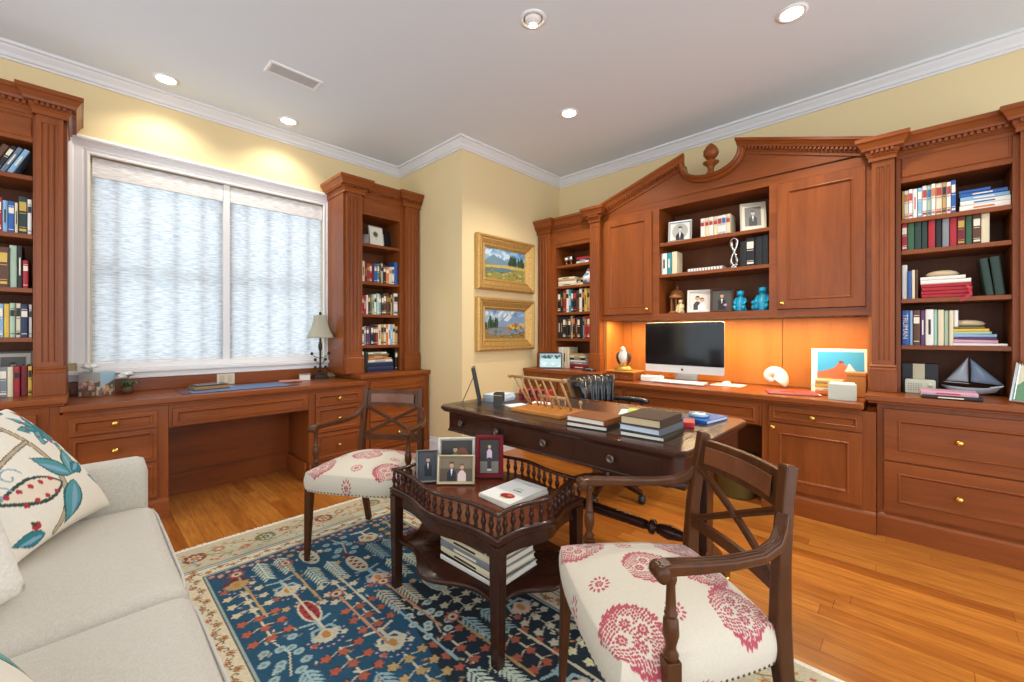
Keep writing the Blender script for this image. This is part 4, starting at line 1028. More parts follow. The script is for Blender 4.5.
MB().sweep([(0, 0), (0.006, 0), (0.008, 0.006), (0.004, 0.012), (0, 0.012)], [(x, y, DZ-0.142) for x, y in chamf(DX0+0.03, DX1-0.03, DY0+0.03, DY1-0.03, 0.045)], closed=True).build('frieze_bead', MAHY, wd)
Wt = mat('dark_recess', '#1a0e0a', 0.5)
for y0, y1 in ((1.56, 1.90), (1.05, 1.50), (0.66, 0.99)):
    d = MB().box(DX0+0.0275, DX0+0.031, y0, y1, DZ-0.126, DZ-0.044).build('drawer', MAHY, wd, bevel=0.0012)
KN_ = mat('dark_bronze_knob', '#6f6258', 0.3, 0.7)
for ky, kz in ((1.795, 0.684), (1.513, 0.684), (1.205, 0.684), (0.86, 0.684)):
    MB().lathe([(0.010, 0), (0.007, -0.010), (0.016, -0.016), (0.018, -0.022), (0.012, -0.027), (0.011, -0.025), (0.003, -0.024)], c=(DX0+0.028, ky, kz), n=16, axis='x').build('knob', KN_, wd)
for y in (0.635, 1.925):
    MB().bar([(1.84, y, DZ-0.14), (1.84, y, 0.34), (1.84, y, 0.20)], [0.085, 0.075, 0.085], [0.05, 0.045, 0.05], up=(0, 1, 0)).build('trestle_post', MAHZ, wd, bevel=0.004)
    MB().box(1.54, 2.14, y-0.035, y+0.035, DZ-0.165, DZ-0.138).build('trestle_bearer', MAH, wd, bevel=0.004)
    for s_ in (-1, 1):
        MB().bar([(1.84+0.02*s_, y, 0.25), (1.84+0.12*s_, y, 0.19), (1.84+0.22*s_, y, 0.09), (1.84+0.285*s_, y, 0.045)], [0.055, 0.05, 0.042, 0.036], [0.075, 0.06, 0.045, 0.03]).build('splayed_foot', MAH, wd, bevel=0.004)
        c_ = MB().lathe([(0.018, -0.012), (0.018, 0.012)], c=(1.84+0.292*s_, y, 0.0185 if s_ > 0 else 0.0325), n=14, axis='y').bar([(1.84+0.275*s_, y, 0.05), (1.84+0.292*s_, y, 0.03)], 0.03, 0.012).build('caster', BRASS, wd)
st = [(0.018, 0), (0.030, 0.018), (0.030, 0.035), (0.018, 0.05), (0.024, 0.08), (0.033, 0.13), (0.024, 0.175), (0.016, 0.190), (0.033, 0.198), (0.033, 0.214), (0.018, 0.222), (0.023, 0.25)]
full = st + [(0.028, 0.62)] + [(r, 1.24-h_) for r, h_ in st[::-1]]
MB().lathe(full, c=(1.84, 0.66, 0.285), n=18, axis='y').build('stretcher', MAHY, wd)

# ================================================================ OFFICE CHAIR
oc = thing('office_chair', 'black tufted leather swivel chair between the writing table and computer', 'office chair', (2.72, 1.64, 0), rz=-PI/2+0.15, local=True)
# local: faces +x
TUFT = mat('black_tufted_leather', '#1a1f22', 0.2, coat=0.5)
rg = []
for i in range(73):
    a_ = PI*(0.58 + 0.84*i/72); bulge = 0.018*abs(math.cos(i*PI/6))
    Rr = 0.255
    col_ = []
    for z, dr, th in ((0.60, -0.01, 0.05), (0.66, 0.0, 0.075), (0.74, 0.012, 0.085), (0.80, 0.030, 0.085), (0.835, 0.045, 0.06)):
        col_.append((Rr+dr-th/2-bulge, z))
    ou = [(Rr+dr+th/2, z) for z, dr, th in ((0.835, 0.05, 0.05), (0.79, 0.04, 0.06), (0.70, 0.01, 0.05), (0.60, -0.01, 0.04))]
    prof_ = col_ + [(Rr+0.045, 0.853)] + ou
    rg.append([(0.02+r_*math.cos(a_)*0.95, r_*math.sin(a_), z) for r_, z in prof_])
MB().loft(rg).build('backrest', TUFT, oc)
for s_ in (-1, 1):
    am = MB().bar([(-0.05, 0.262*s_, 0.665), (0.08, 0.268*s_, 0.668), (0.20, 0.262*s_, 0.664), (0.235, 0.258*s_, 0.655)], [0.05, 0.062, 0.062, 0.045], [0.03, 0.038, 0.038, 0.026]).build('arm_pad', TUFT, oc, bevel=0.012, seg=3)
    for k in range(5): pass
    sp_ = MB()
    for xx in (-0.02, 0.08, 0.18): sp_.lathe([(0.012, 0), (0.016, 0.05), (0.010, 0.09), (0.014, 0.13), (0.012, 0.16)], c=(xx, 0.255*s_, 0.49), n=10)
    sp_.build('arm_spindles', MAHZ, oc)
soft_box('seat', oc, -0.22, 0.25, -0.24, 0.24, 0.42, 0.51, TUFT, 0.04, crown=0.02)
MB().lathe([(0.06, 0.40), (0.05, 0.38), (0.028, 0.36), (0.028, 0.13), (0.05, 0.10), (0.045, 0.08)], n=16).build('pedestal', MAHZ, oc)
for k in range(5):
    a_ = k*2*PI/5+1.05; d = (math.cos(a_), math.sin(a_))
    MB().bar([(0.03*d[0], 0.03*d[1], 0.11), (0.16*d[0], 0.16*d[1], 0.105), (0.285*d[0], 0.285*d[1], 0.07)], [0.05, 0.042, 0.034], [0.05, 0.04, 0.028]).build('base_arm', MAHZ, oc, bevel=0.004)
    MB().lathe([(0.010, -0.020), (0.027, -0.019), (0.027, 0.019), (0.010, 0.020)], c=(0.29*d[0], 0.29*d[1], 0.0275), n=16, axis='x').box(0.29*d[0]-0.008, 0.29*d[0]+0.008, 0.29*d[1]-0.008, 0.29*d[1]+0.008, 0.03, 0.07).build('caster', mat('caster_black', '#26292c', 0.3), oc)

# ================================================================ WASTE BASKET
wb = thing('waste_basket', 'olive brown waste basket under the computer desk', 'waste basket', (3.33, 0.93, 0), local=True)
MB().lathe([(0.012, 0.003), (0.098, 0.003), (0.102, 0.012), (0.128, 0.29), (0.132, 0.30), (0.126, 0.302), (0.122, 0.29), (0.096, 0.012), (0.012, 0.010)], n=32, sy=1.15).build('body', mat('basket_olive', '#5b4d26', 0.45), wb)
MB().lathe([(0.127, 0.294), (0.134, 0.296), (0.134, 0.306), (0.125, 0.307), (0.124, 0.298)], n=32, sy=1.15).build('rim', mat('basket_rim', '#3c3018', 0.4), wb)
# ================================================================ BOOKS
ORD = ['first', 'second', 'third', 'fourth', 'fifth', 'sixth', 'seventh', 'eighth', 'ninth', 'tenth', 'eleventh', 'twelfth', 'thirteenth', 'fourteenth', 'fifteenth', 'sixteenth']
HX = {'red': '#a3202a', 'dark red': '#6e1720', 'maroon': '#5a1a2a', 'blue': '#2c5aa0', 'navy': '#1d2b4e', 'light blue': '#86aecb', 'teal': '#2f8792', 'mint': '#9fcfc0',
      'green': '#2f5a3c', 'dark green': '#22382e', 'pale green': '#a9bfa6', 'olive': '#6b6a3a', 'black': '#191a1c', 'grey': '#7f8488', 'blue grey': '#66778a', 'white': '#e4e1d8',
      'cream': '#dccfae', 'tan': '#bd9a67', 'brown': '#5b3824', 'orange': '#d9702e', 'yellow': '#dcb446', 'purple': '#5c3a66', 'pink': '#c99aaa', 'gold': '#b8923e'}
def cloth(c): return mat('book_' + c.replace(' ', '_'), HX[c], 0.45)
LBL = {'l': mat('spine_light', '#e8dfc8', 0.5), 'd': mat('spine_dark', '#2a2422', 0.5), 'g': mat('spine_gilt', '#b8954a', 0.35, 0.6), 'r': mat('spine_red', '#b23838', 0.5), 'b': mat('spine_blue', '#3d6da8', 0.5), 'o': mat('spine_orange', '#d0783a', 0.5)}
def book(o, t, h, d, c, band='g', style=0):
    """own coordinates: x thickness from 0, spine at y=0, y depth, z height"""
    cm = cloth(c); k = 0.0025 if t > 0.012 else 0.0012
    mb = MB(); pr = []
    for i in range(5):
        a_ = PI*i/4; pr.append((t/2 - t/2*math.cos(a_), 0.0015 - 0.0015*math.sin(a_)*(2 if style != 2 else 0.2)))
    pr = [(0, d), (0, 0.002)] + pr[1:-1] + [(t, 0.002), (t, d), (t-k, d), (t-k, 0.005), (k, 0.005), (k, d)]
    mb.prism(pr, 0, h, 'xy')
    # lettering panels, rules and marks of the spine
    if t > 0.009 and style != 3:
        q = [[(0.62, 0.80), (0.84, 0.855), (0.10, 0.12)], [(0.30, 0.72)], [(0.08, 0.14), (0.18, 0.195), (0.55, 0.565), (0.62, 0.86)], []][style % 4]
        for a_, b_ in q:
            w_ = 0.30 if style == 1 else 0.82
            mb.box(t*(0.5-w_/2), t*(0.5+w_/2), -0.0023, 0.001, h*a_, h*b_, 1)
    mb.build('cover', [cm, LBL[band]], o)
    MB().box(k, t-k, 0.006, d-0.004, 0.004, h-0.004).build('pages', PAPER, o)
    return o
def article(c): return c
def book_row(fr, x, y, z, specs, where, group, cat='book', lean=0.0, depth=0.16, start=0, rev=False, fill_to=None):
    """upright books left to right; spec = 'colour:t:h[:band[:style]]' in mm"""
    sp_ = [q.split(':') for q in specs.split()]
    if fill_to is not None:
        tot = sum(float(q[1]) for q in sp_)/1000; k_ = (fill_to-x-0.002*len(sp_))/tot
    else: k_ = 1.0
    made = []
    for i, q in enumerate(sp_):
        c = q[0].replace('_', ' '); t = float(q[1])/1000*k_; h_ = float(q[2])/1000
        nm = ORD[i+start] if not rev else ORD[len(sp_)-1-i]
        side = 'from left' if not rev else 'from right'
        lab = f'{c} book standing {nm} {side} on {where}'
        la = lean if not isinstance(lean, (list, tuple)) else lean[i]
        if i and la: x += t*(1/math.cos(la)-1) + 0.002
        dx = h_*math.sin(abs(la)) if la < 0 else 0
        o = thing('book', lab, cat, (x, y+random.uniform(0, 0.012), z+0.0006), fr, group, local=True)
        if la:
            piv = Matrix.Translation((t, 0, 0)) @ Matrix.Rotation(la, 4, 'Y') @ Matrix.Translation((-t, 0, 0)) if la > 0 else Matrix.Rotation(la, 4, 'Y')
            o.matrix_world = fr @ Matrix.Translation(Vector((x, y, z+0.0006))) @ piv
        book(o, t, h_, depth*random.uniform(0.9, 1.05), c, q[3] if len(q) > 3 else random.choice('gldg'), int(q[4]) if len(q) > 4 else random.choice([0, 0, 1, 2, 3]))
        x += t + 0.002; made.append(o)
    return x
POS = ['bottom', 'second', 'third', 'fourth', 'fifth', 'sixth', 'seventh', 'eighth']
def book_stack(fr, x, y, z, specs, where, group, cat='book', yaw=0.0, face='y', dep=0.15):
    """lying books from the bottom up, spines to the front; spec 'colour:thickness:length[:band:style[:turn]]'; x = left end"""
    sp_ = [q.split(':') for q in specs.split()]
    for i, q in enumerate(sp_):
        c = q[0].replace('_', ' '); t = float(q[1])/1000; h_ = float(q[2])/1000
        nm = 'lowest' if i == 0 else ('topmost' if i == len(sp_)-1 else POS[i] + ' up')
        o = thing('book', f'{c} book lying {nm} in {where}', cat, (x, y, z), fr, group, local=True)
        tw = float(q[5]) if len(q) > 5 else random.uniform(-0.05, 0.05)
        o.matrix_world = fr @ Matrix.Translation((x+h_/2, y+dep/2, z+0.0005)) @ Matrix.Rotation(yaw+tw, 4, 'Z') @ Matrix.Translation((h_/2, -dep/2, 0)) @ Matrix.Rotation(-PI/2, 4, 'Y')
        book(o, t, h_, dep, c, q[3] if len(q) > 3 else 'l', int(q[4]) if len(q) > 4 else random.choice([1, 3, 0]))
        z += t + 0.0007
    return z
# ---- A: bookcase left of the window (only its right end shows)
WA = 'shelf of bookcase behind sofa'
AY = YF+0.03
GA = 'books in the bookcase behind the sofa'
book_row(FW, -0.43, AY, A_SH[0], 'black:24:150 cream:24:160:d:1 brown:26:165 black:18:168 blue_grey:20:165:l:1 light_blue:22:160:l:1', 'top ' + WA, GA, lean=0.42, rev=True)
book_row(FW, -0.42, AY, A_SH[1], 'black:26:230 yellow:22:205:d cream:18:200:r red:30:195:l light_blue:16:180:d blue:20:180:l cream:10:175 dark_green:28:215:g:2 white:14:205:d', 'second ' + WA, GA, rev=True, fill_to=-0.192)
book_row(FW, -0.43, AY, A_SH[2], 'blue:30:200 navy:30:200 white:22:205:d brown:58:225:g:2 pale_green:26:240:l:3 black:18:240:l:1 red:20:160:l', 'third ' + WA, GA, rev=True, fill_to=-0.205)
book_row(FW, -0.43, AY, A_SH[3], 'grey:20:190 light_blue:18:190:d white:22:195:d cream:22:195:d light_blue:18:190:l yellow:16:190:g pale_green:16:195:d cream:14:195 navy:22:190:l white:10:190', 'fourth ' + WA, GA, rev=True, fill_to=-0.192)
book_row(FW, -0.43, AY, CT, 'red:22:170:l yellow:18:165:d cream:18:165:r purple:16:170:l blue_grey:16:165 grey:24:170:l:2 cream:18:170 red:20:170:d dark_red:22:175:l yellow:12:170', 'lowest level of bookcase behind sofa', GA, rev=True, fill_to=-0.192)
# ---- B: narrow bookcase by the lamp
BY = YF+0.025; GB = 'books in the bookcase by the lamp'; WB = 'shelf of bookcase by the lamp'
book_row(FW, 1.812, BY, B_SH[1], 'cream:26:190:d:1 dark_red:20:175:g red:22:175:g:0 red:20:175:l maroon:20:175:l blue:22:180:l teal:18:180:l dark_red:20:180:g pale_green:18:190:d black:24:180:l orange:26:165:l cream:28:165:o white:26:170:b:2 blue:30:220:l', 'second ' + WB, GB, fill_to=2.19)
book_row(FW, 1.812, BY, B_SH[2], 'red:18:170:l red:22:175:l:1 white:18:180:d black:16:190:l olive:18:190 pale_green:20:190:d white:20:190:d mint:24:200:l grey:20:190:l black:20:190:l:2 brown:26:210:l brown:22:210:g black:16:200 tan:16:200:d black:14:215:o white:40:215:d:2', 'third ' + WB, GB, fill_to=2.19)
book_row(FW, 1.812, BY, B_SH[3], 'white:20:170:d grey:20:180:l purple:20:180:l purple:14:180:g black:24:190:l black:22:190:l red:20:190:l cream:24:195:d tan:26:195:d cream:20:195:d orange:24:195:l white:18:200:d light_blue:22:200:l cream:20:200:d tan:26:180:d', 'fourth ' + WB, GB, fill_to=2.19)
book_row(FW, 1.812, BY, CT, 'white:22:190:d black:22:200:l', 'lowest level of bookcase by the lamp', GB)
book_stack(FW, 1.875, BY, CT, 'navy:44:265:l:3 navy:40:260:l:3 white:22:250:d:1 tan:18:240:d:1 orange:16:200:l:1 olive:20:215:g:1 white:16:190:d:1', 'pile on lowest level of bookcase by the lamp', GB)
book_row(FW, 2.158, BY, CT, 'black:24:205:l', 'lowest level right of pile, bookcase by lamp', GB)
# ---- C: narrow bookcase by the paintings
CY = UF+0.025; GC = 'books in the bookcase by the paintings'; WC = 'shelf of bookcase by the paintings'
book_row(FR, -2.718, CY, C_SH[2], 'black:28:225 black:26:225:g red:30:235:g:2 white:26:240:d teal:26:235:l:1 navy:22:225:l black:30:225:r brown:28:220 white:26:235:d black:22:225:o yellow:24:235:d:1 tan:24:230:d blue_grey:26:220:l', 'third ' + WC, GC, fill_to=-2.29)
book_row(FR, -2.718, CY, C_SH[3], 'black:26:225:l black:30:225:g:1 black:30:228:l black:28:225:g black:26:228:l tan:22:235:d:1 black:26:240:o:2 brown:24:215:g black:26:225:l:2 black:28:225:l grey:20:220:d red:26:230:g red:26:230:l dark_red:26:230:g', 'fourth ' + WC, GC, fill_to=-2.29)
book_stack(FR, -2.700, CY-0.01, C_SH[1], 'cream:24:225:d:1 white:22:220:d:3 tan:20:215:d:3 cream:22:200:d:1', 'left pile on second ' + WC, GC)
book_stack(FR, -2.50, CY+0.02, C_SH[1], 'cream:26:90:d:3 black:24:90:l:1 tan:18:85:d:1', 'small pile behind the blue and white jar', GC)
book_stack(FR, -2.475, CY, C_SH[0], 'white:22:150:d:1 navy:16:150:l:1 red:24:145:l:3', 'short pile beside the two footed silver cup', GC)
book_row(FR, -2.715, CY, CT, 'cream:36:215:d:3 white:30:215:d:3 cream:34:215:d:1 cream:34:215:d:3', 'lowest level of bookcase by paintings', GC)
book_stack(FR, -2.565, CY+0.01, CT, 'dark_red:26:230:l:1 red:16:225:l:3 grey:24:215:l:1 white:18:200:d:3 black:22:190:l:1 cream:22:185:d:1 tan:20:175:d:3', 'pile on lowest level, bookcase by paintings', GC)
book_row(FR, -2.312, CY, CT, 'white:18:210:d', 'lowest level right of pile, by paintings', GC)
# ---- D: open shelves of the hutch
DY_ = UF+0.03; GD = 'books on the hutch shelves'
book_row(FR, -1.268, DY_+0.05, 1.963, 'white:32:170:r:0 cream:30:170:r:0 white:31:170:r:0 cream:30:170:r:0 white:31:170:r:2 white:30:170:b:2 cream:31:170:r:0', 'top hutch shelf between two portraits', 'matching pale books on top hutch shelf')
book_row(FR, -1.583, DY_, 1.692, 'white:48:185:d:1 teal:38:185:l:1 cream:42:190:d:3', 'middle hutch shelf, left end', GD, depth=0.13)
book_row(FR, -0.955, DY_, 1.692, 'black:40:195:d:3 black:54:215:l:2 black:46:218:d:3 black:42:220:d:3', 'middle hutch shelf beside the silver figure', 'large black books on the hutch shelf')
# ---- E: right hand bookcase
EY = UF+0.025; GE = 'books in the right bookcase'; WE = 'shelf of the right bookcase'
book_row(FR, -0.045, EY, E_SH[0], 'gold:12:175:d white:24:178:o:2 white:22:180:r:2 white:24:178:r:1 light_blue:26:182:l:2 white:24:190:r:2 pale_green:22:188:b:2 white:22:190:o:2 cream:34:190:r:2 tan:20:188:d:2 white:22:185:r:2 blue:24:190:l:2', 'top ' + WE, GE, fill_to=0.185)
book_stack(FR, 0.200, EY, E_SH[0], 'white:30:190:o:1 white:26:188:b:1 light_blue:22:185:l:1 blue:22:180:l:1 blue:16:120:r:3', 'pile on top ' + WE, GE)
book_row(FR, -0.045, EY, E_SH[1], 'red:24:165:l:2 green:30:165:g:3 dark_green:30:165:g:3 dark_green:28:165:g:3 red:30:165:g:3 black:28:165:g:3 grey:28:165:l:3 red:32:165:g:3 dark_red:30:165:g:2 green:28:165:g:3 brown:32:165:l:2 cream:32:165:d:3', 'second ' + WE, GE, fill_to=0.315)
book_row(FR, -0.045, EY, E_SH[2], 'white:24:210:d:3 blue:16:170:l:3 cream:14:175:d:3 brown:12:175:l:3', 'third ' + WE, GE)
zt_ = book_stack(FR, 0.040, EY-0.004, E_SH[2], 'red:20:205:l:3 red:20:205:g:3 red:20:205:l:3 red:20:205:g:3 white:22:205:d:3 white:20:185:d:3', 'red and white pile, third ' + WE, GE)
book_row(FR, 0.300, EY, E_SH[2], 'dark_green:30:210:l:3 dark_green:36:215:g:3', 'third shelf of right bookcase, leaning', GE, lean=[-0.12, -0.10])
book_row(FR, -0.045, EY, E_SH[3], 'blue:34:212:l:3 light_blue:12:210:l:3 brown:30:212:l:0 purple:20:210:l:1 white:34:215:d:1 mint:14:212:l:3 cream:24:210:d:3 pale_green:18:205:d:3 cream:18:205:d:3 white:16:205:d:3', 'fourth ' + WE, GE)
zg_ = book_stack(FR, 0.172, EY, E_SH[3], 'white:14:205:d:3 pink:20:170:l:3 purple:14:168:l:3 light_blue:16:165:l:3 pale_green:14:150:d:3 yellow:16:140:l:3 olive:12:120:g:3', 'coloured pile on fourth ' + WE, GE)
book_stack(FR, 0.035, 3.262, CT, 'black:20:230:l:1:0.04 pink:22:215:r:1:0.02', 'pair before the glass sailboat', 'two glossy books by the sailboat')
# red ribbon hanging from the pile
rb = thing('ribbon_bookmark', 'red ribbon hanging down from pile of red books', 'ribbon', (0.232, 3.52, E_SH[2]+0.06), FR)
MB().bar([(0.228, 3.512, E_SH[2]+0.062), (0.236, 3.498, E_SH[2]+0.045), (0.240, 3.492, E_SH[2]+0.012), (0.218, 3.490, E_SH[2]-0.008), (0.196, 3.489, E_SH[2]-0.026)], 0.013, 0.0012, up=(0, 1, 0)).build('band', mat('ribbon_red', '#b01f33', 0.5), rb)
def stone(label, x, y, z, fr):
    o = thing('stone', label, 'stone', (x, y, z), fr, local=True)
    MB().lathe([(0.03, 0.001), (0.062, 0.006), (0.072, 0.016), (0.06, 0.03), (0.035, 0.038), (0.004, 0.040)], n=20, sx=1.0, sy=0.7).build('body', mat('pale_stone', '#c9b190', 0.5), o)
stone('flat pale stone topping the red and white book pile', 0.130, EY+0.07, zt_, FR)
stone('flat pale stone topping the many coloured book pile', 0.232, EY+0.07, zg_, FR)

# ---- lower shelf of the side table: heap of large picture books, spines towards the sofa
GT = 'picture books on the lower shelf of the side table'
FS = Matrix.Rotation(-PI/2, 4, 'Z')   # spines face -X
z_ = 0.235
z_ = book_stack(FS, -1.43, 1.055, SZ+0.0005, 'white:20:330:d:3:0.04 black:7:322:l:3:0.03 cream:24:320:d:1:0.0 grey:28:315:l:1:0.02 cream:26:310:d:1:0.01 brown:20:305:l:0:0.03 white:24:300:d:1:0.01 white:10:290:d:3:0.02 black:20:285:o:0:0.04', 'heap on lower shelf of side table', GT, dep=0.235)

# lettering down the spine of the wide blue book
bk0 = [q for q in COL.objects if q.get('label', '').startswith('blue book standing first from left on fourth shelf of the right')][0]
fc = bpy.data.curves.new('spine_title', 'FONT'); fc.body = 'TRUMAN'; fc.size = 0.036; fc.extrude = 0.0004
fo_ = bpy.data.objects.new('spine_title', fc); COL.objects.link(fo_)
dg = bpy.context.evaluated_depsgraph_get(); tm = bpy.data.meshes.new_from_object(fo_.evaluated_get(dg)); bpy.data.objects.remove(fo_)
to = bpy.data.objects.new('spine_title', tm); COL.objects.link(to); to.parent = bk0
tm.materials.clear(); tm.materials.append(LBL['l'])
xs = [v.co.x for v in tm.vertices]; kx = 0.150/(max(xs)-min(xs))
to.matrix_local = Matrix.Translation((0.0055, -0.0026, 0.190)) @ Matrix(((0, 1, 0, 0), (0, 0, -1, 0), (-1, 0, 0, 0), (0, 0, 0, 1))) @ Matrix.Diagonal((kx, 0.85, 1, 1))
# ================================================================ PICTURES
PHOTOM = vcol('photo_print', rough=0.5, coat=0.0)
OILM = vcol('oil_paint', rough=0.5, bump=0.3)
def person(p, x, y, s_, coat_, skin='#d0a080', hair='#3a2c22', shirt=None):
    """small printed figure: head at x,y"""
    p.poly([(x-0.9*s_, y-4*s_), (x-0.95*s_, y-1.5*s_), (x-0.35*s_, y-0.75*s_), (x+0.35*s_, y-0.75*s_), (x+0.95*s_, y-1.5*s_), (x+0.9*s_, y-4*s_)], coat_)
    if shirt: p.poly([(x-0.22*s_, y-0.8*s_), (x+0.22*s_, y-0.8*s_), (x, y-2.3*s_)], shirt)
    p.ell(x, y+0.12*s_, 0.52*s_, 0.62*s_, hair); p.ell(x, y, 0.42*s_, 0.55*s_, skin)
    p.ell(x, y+0.5*s_, 0.45*s_, 0.22*s_, hair)
    p.rect(x-0.2*s_, x-0.08*s_, y+0.02*s_, y+0.1*s_, hair); p.rect(x+0.08*s_, x+0.2*s_, y+0.02*s_, y+0.1*s_, hair); p.rect(x-0.13*s_, x+0.13*s_, y-0.28*s_, y-0.22*s_, '#8a4a40')
def photo(kind, w_, h_):
    p = Pic(w_, h_, max(w_, h_)/70, '#8c8c88')
    if kind == 'bw_portrait':
        p.rect(0, w_, 0, h_, '#d8d6cf'); p.ell(w_/2, h_*0.5, w_*0.40, h_*0.46, '#a9a8a2'); person(p, w_/2, h_*0.62, h_*0.24, '#1c1c1c', '#c8c6c0', '#2a2a2a', '#e8e8e8')
    elif kind == 'bw_tall':
        p.rect(0, w_, 0, h_, '#cfc9b8'); p.rect(w_*0.14, w_*0.86, h_*0.14, h_*0.90, '#6a6760'); person(p, w_/2, h_*0.66, h_*0.14, '#161616', '#c0bdb5', '#262626', '#e8e8e8')
        p.rect(w_*0.14, w_*0.86, 0, h_*0.14, '#cfc9b8')
    elif kind == 'pair':
        p.rect(0, w_, 0, h_, '#5c4a3a'); p.rect(0, w_, h_*0.55, h_, '#7a6a52'); person(p, w_*0.36, h_*0.68, h_*0.21, '#20222a', shirt='#e6e6e6'); person(p, w_*0.68, h_*0.60, h_*0.20, '#e0c9bd', hair='#6a4628')
    elif kind == 'girl':
        p.rect(0, w_, 0, h_, '#2c2a26'); p.rect(0, w_, 0, h_*0.35, '#7a7668'); person(p, w_*0.5, h_*0.78, h_*0.085, '#d8b8c8', hair='#d8b880'); p.rect(w_*0.40, w_*0.60, h_*0.12, h_*0.46, '#3c2a3a'); p.rect(w_*0.38, w_*0.62, h_*0.07, h_*0.12, '#d8d0c8')
    elif kind == 'dancer':
        p.rect(0, w_, 0, h_, '#3a3430'); p.ell(w_*0.68, h_*0.5, w_*0.2, h_*0.28, '#7a4a30'); person(p, w_*0.45, h_*0.72, h_*0.15, '#3a9a6a', hair='#2a1a14')
    elif kind == 'suit':
        p.rect(0, w_, 0, h_, '#3c4248'); person(p, w_*0.55, h_*0.72, h_*0.15, '#15171c', shirt='#d8d8d8')
    elif kind == 'formal':
        p.rect(0, w_, 0, h_, '#4a463f'); person(p, w_*0.5, h_*0.72, h_*0.19, '#1b1c22', shirt='#e8e4dc'); p.ell(w_*0.68, h_*0.25, w_*0.08, h_*0.06, '#d890a8')
    elif kind == 'embrace':
        p.rect(0, w_, 0, h_, '#d9d0c4'); person(p, w_*0.40, h_*0.66, h_*0.22, '#3c3c40'); person(p, w_*0.64, h_*0.56, h_*0.21, '#e9e6e0', hair='#6a5a4a')
    elif kind == 'coast':
        p.rect(0, w_, 0, h_, '#bfe3ea'); p.rect(0, w_, h_*0.62, h_, '#a9c9d6'); r = random.Random(4)
        for i in range(16): p.ell(w_*(0.05+0.9*r.random()), h_*(0.68+0.15*r.random()), w_*0.07, h_*0.07, r.choice(['#2f4a3c', '#3d5a48', '#55706a']))
        for i in range(14): p.ell(w_*r.random(), h_*0.45*r.random(), w_*0.09, h_*0.03, '#e6f6f8')
    elif kind == 'green':
        p.rect(0, w_, 0, h_, '#d8d9c0'); p.poly([(0, 0), (w_, 0), (w_, h_*0.6), (w_*0.4, h_*0.75), (0, h_*0.4)], '#6b9a78'); p.ell(w_*0.6, h_*0.35, w_*0.2, h_*0.2, '#cbb46a')
    elif kind == 'leaf_card':
        p.rect(0, w_, 0, h_, '#e6e2d4')
        for k in range(9): p.leaf(w_*0.5, h_*0.62, w_*0.26, w_*0.05, k*0.7, '#3f5a44')
        p.line([(w_*0.5, h_*0.6), (w_*0.52, h_*0.3)], 0.002, '#3f5a44')
    elif kind == 'mosaic':
        p.rect(0, w_, 0, h_, '#1a1a18'); p.rect(w_*0.12, w_*0.6, h_*0.2, h_*0.85, '#cfc8b4'); p.rect(w_*0.17, w_*0.55, h_*0.26, h_*0.79, '#20201e')
        for i in range(2):
            for j in range(3): p.ell(w_*(0.27+0.18*i), h_*(0.38+0.15*j), w_*0.06, h_*0.05, '#d8d2c0')
    return p
def picframe(label, pos, w_, h_, bw, m, kind, fr=FW, rz=0.0, lean=0.16, name='framed_photo', matb=0.0, dep=0.014, stand=True, group=None, sf=0.30):
    """stands on pos (middle of its foot), faces its own -y"""
    o = thing(name, label, 'photo frame', pos, fr, group, rz=rz, local=True)
    zo = dep*0.6*math.sin(lean)+0.0015
    L = Matrix.Translation((0, 0, zo)) @ Matrix.Rotation(-lean, 4, 'X') @ Matrix.Translation((0, 0, dep*0.0))
    pr = [(0, 0), (0, dep), (bw*0.25, dep+0.003), (bw*0.7, dep), (bw*0.85, dep*0.5), (bw, dep*0.35), (bw, 0)]
    mb = MB().sweep(pr, [(-w_/2, dep*0.6, 0), (w_/2, dep*0.6, 0), (w_/2, dep*0.6, h_), (-w_/2, dep*0.6, h_)], nrm=(0, -1, 0), closed=True, side=-1)
    mb.xf(L).build('frame', m, o)
    p = photo(kind, w_-2*bw, h_-2*bw)
    if matb:
        q = p.a.copy(); pb = Pic(p.w, p.h, p.st, '#e6e0d2'); s_ = photo(kind, p.w-2*matb, p.h-2*matb)
        u, v = (pb.X-matb)/s_.w, (pb.Y-matb)/s_.h; ok = (u > 0) & (u < 1) & (v > 0) & (v < 1); pb.a[ok] = s_.at(u[ok], v[ok]); p = pb
    ca, sa = math.cos(lean), math.sin(lean)
    def fn(X, Y):
        z = Y+bw; y = dep*0.3
        return (X-w_/2+bw, y*ca + z*sa, zo - y*sa + z*ca)
    sheet('picture', p, fn, PHOTOM, o)
    mb = MB().box(-w_/2+bw*0.4, w_/2-bw*0.4, dep*0.6, dep*0.6+0.004, bw*0.4, h_-bw*0.4).xf(L)
    bk = mat('frame_back', '#2d2723', 0.8)
    mb.build('back_board', bk, o)
    if stand:
        zt = h_*0.72; yt = zt*math.sin(lean)+0.012
        MB().bar([(0, yt, zt*math.cos(lean)), (0, yt+h_*sf, 0.004)], [w_*0.18, w_*0.26], 0.004).build('easel_strut', bk, o)
    return o
GILTF = mat('gilt_frame', '#c9a053', 0.4, 0.45); n, l, b = nodes(GILTF)
t = n.new('ShaderNodeTexCoord'); no = n.new('ShaderNodeTexNoise'); no.inputs['Scale'].default_value = 60; bp = n.new('ShaderNodeBump'); bp.inputs['Strength'].default_value = 0.3; bp.inputs['Distance'].default_value = 0.004
rr = n.new('ShaderNodeValToRGB'); rr.color_ramp.elements[0].color = (*lin('#a1763a'), 1); rr.color_ramp.elements[1].color = (*lin('#dcb66c'), 1)
l.new(t.outputs['Object'], no.inputs['Vector']); l.new(no.outputs['Fac'], bp.inputs['Height']); l.new(bp.outputs[0], b.inputs['Normal']); l.new(no.outputs['Fac'], rr.inputs[0]); l.new(rr.outputs[0], b.inputs['Base Color'])
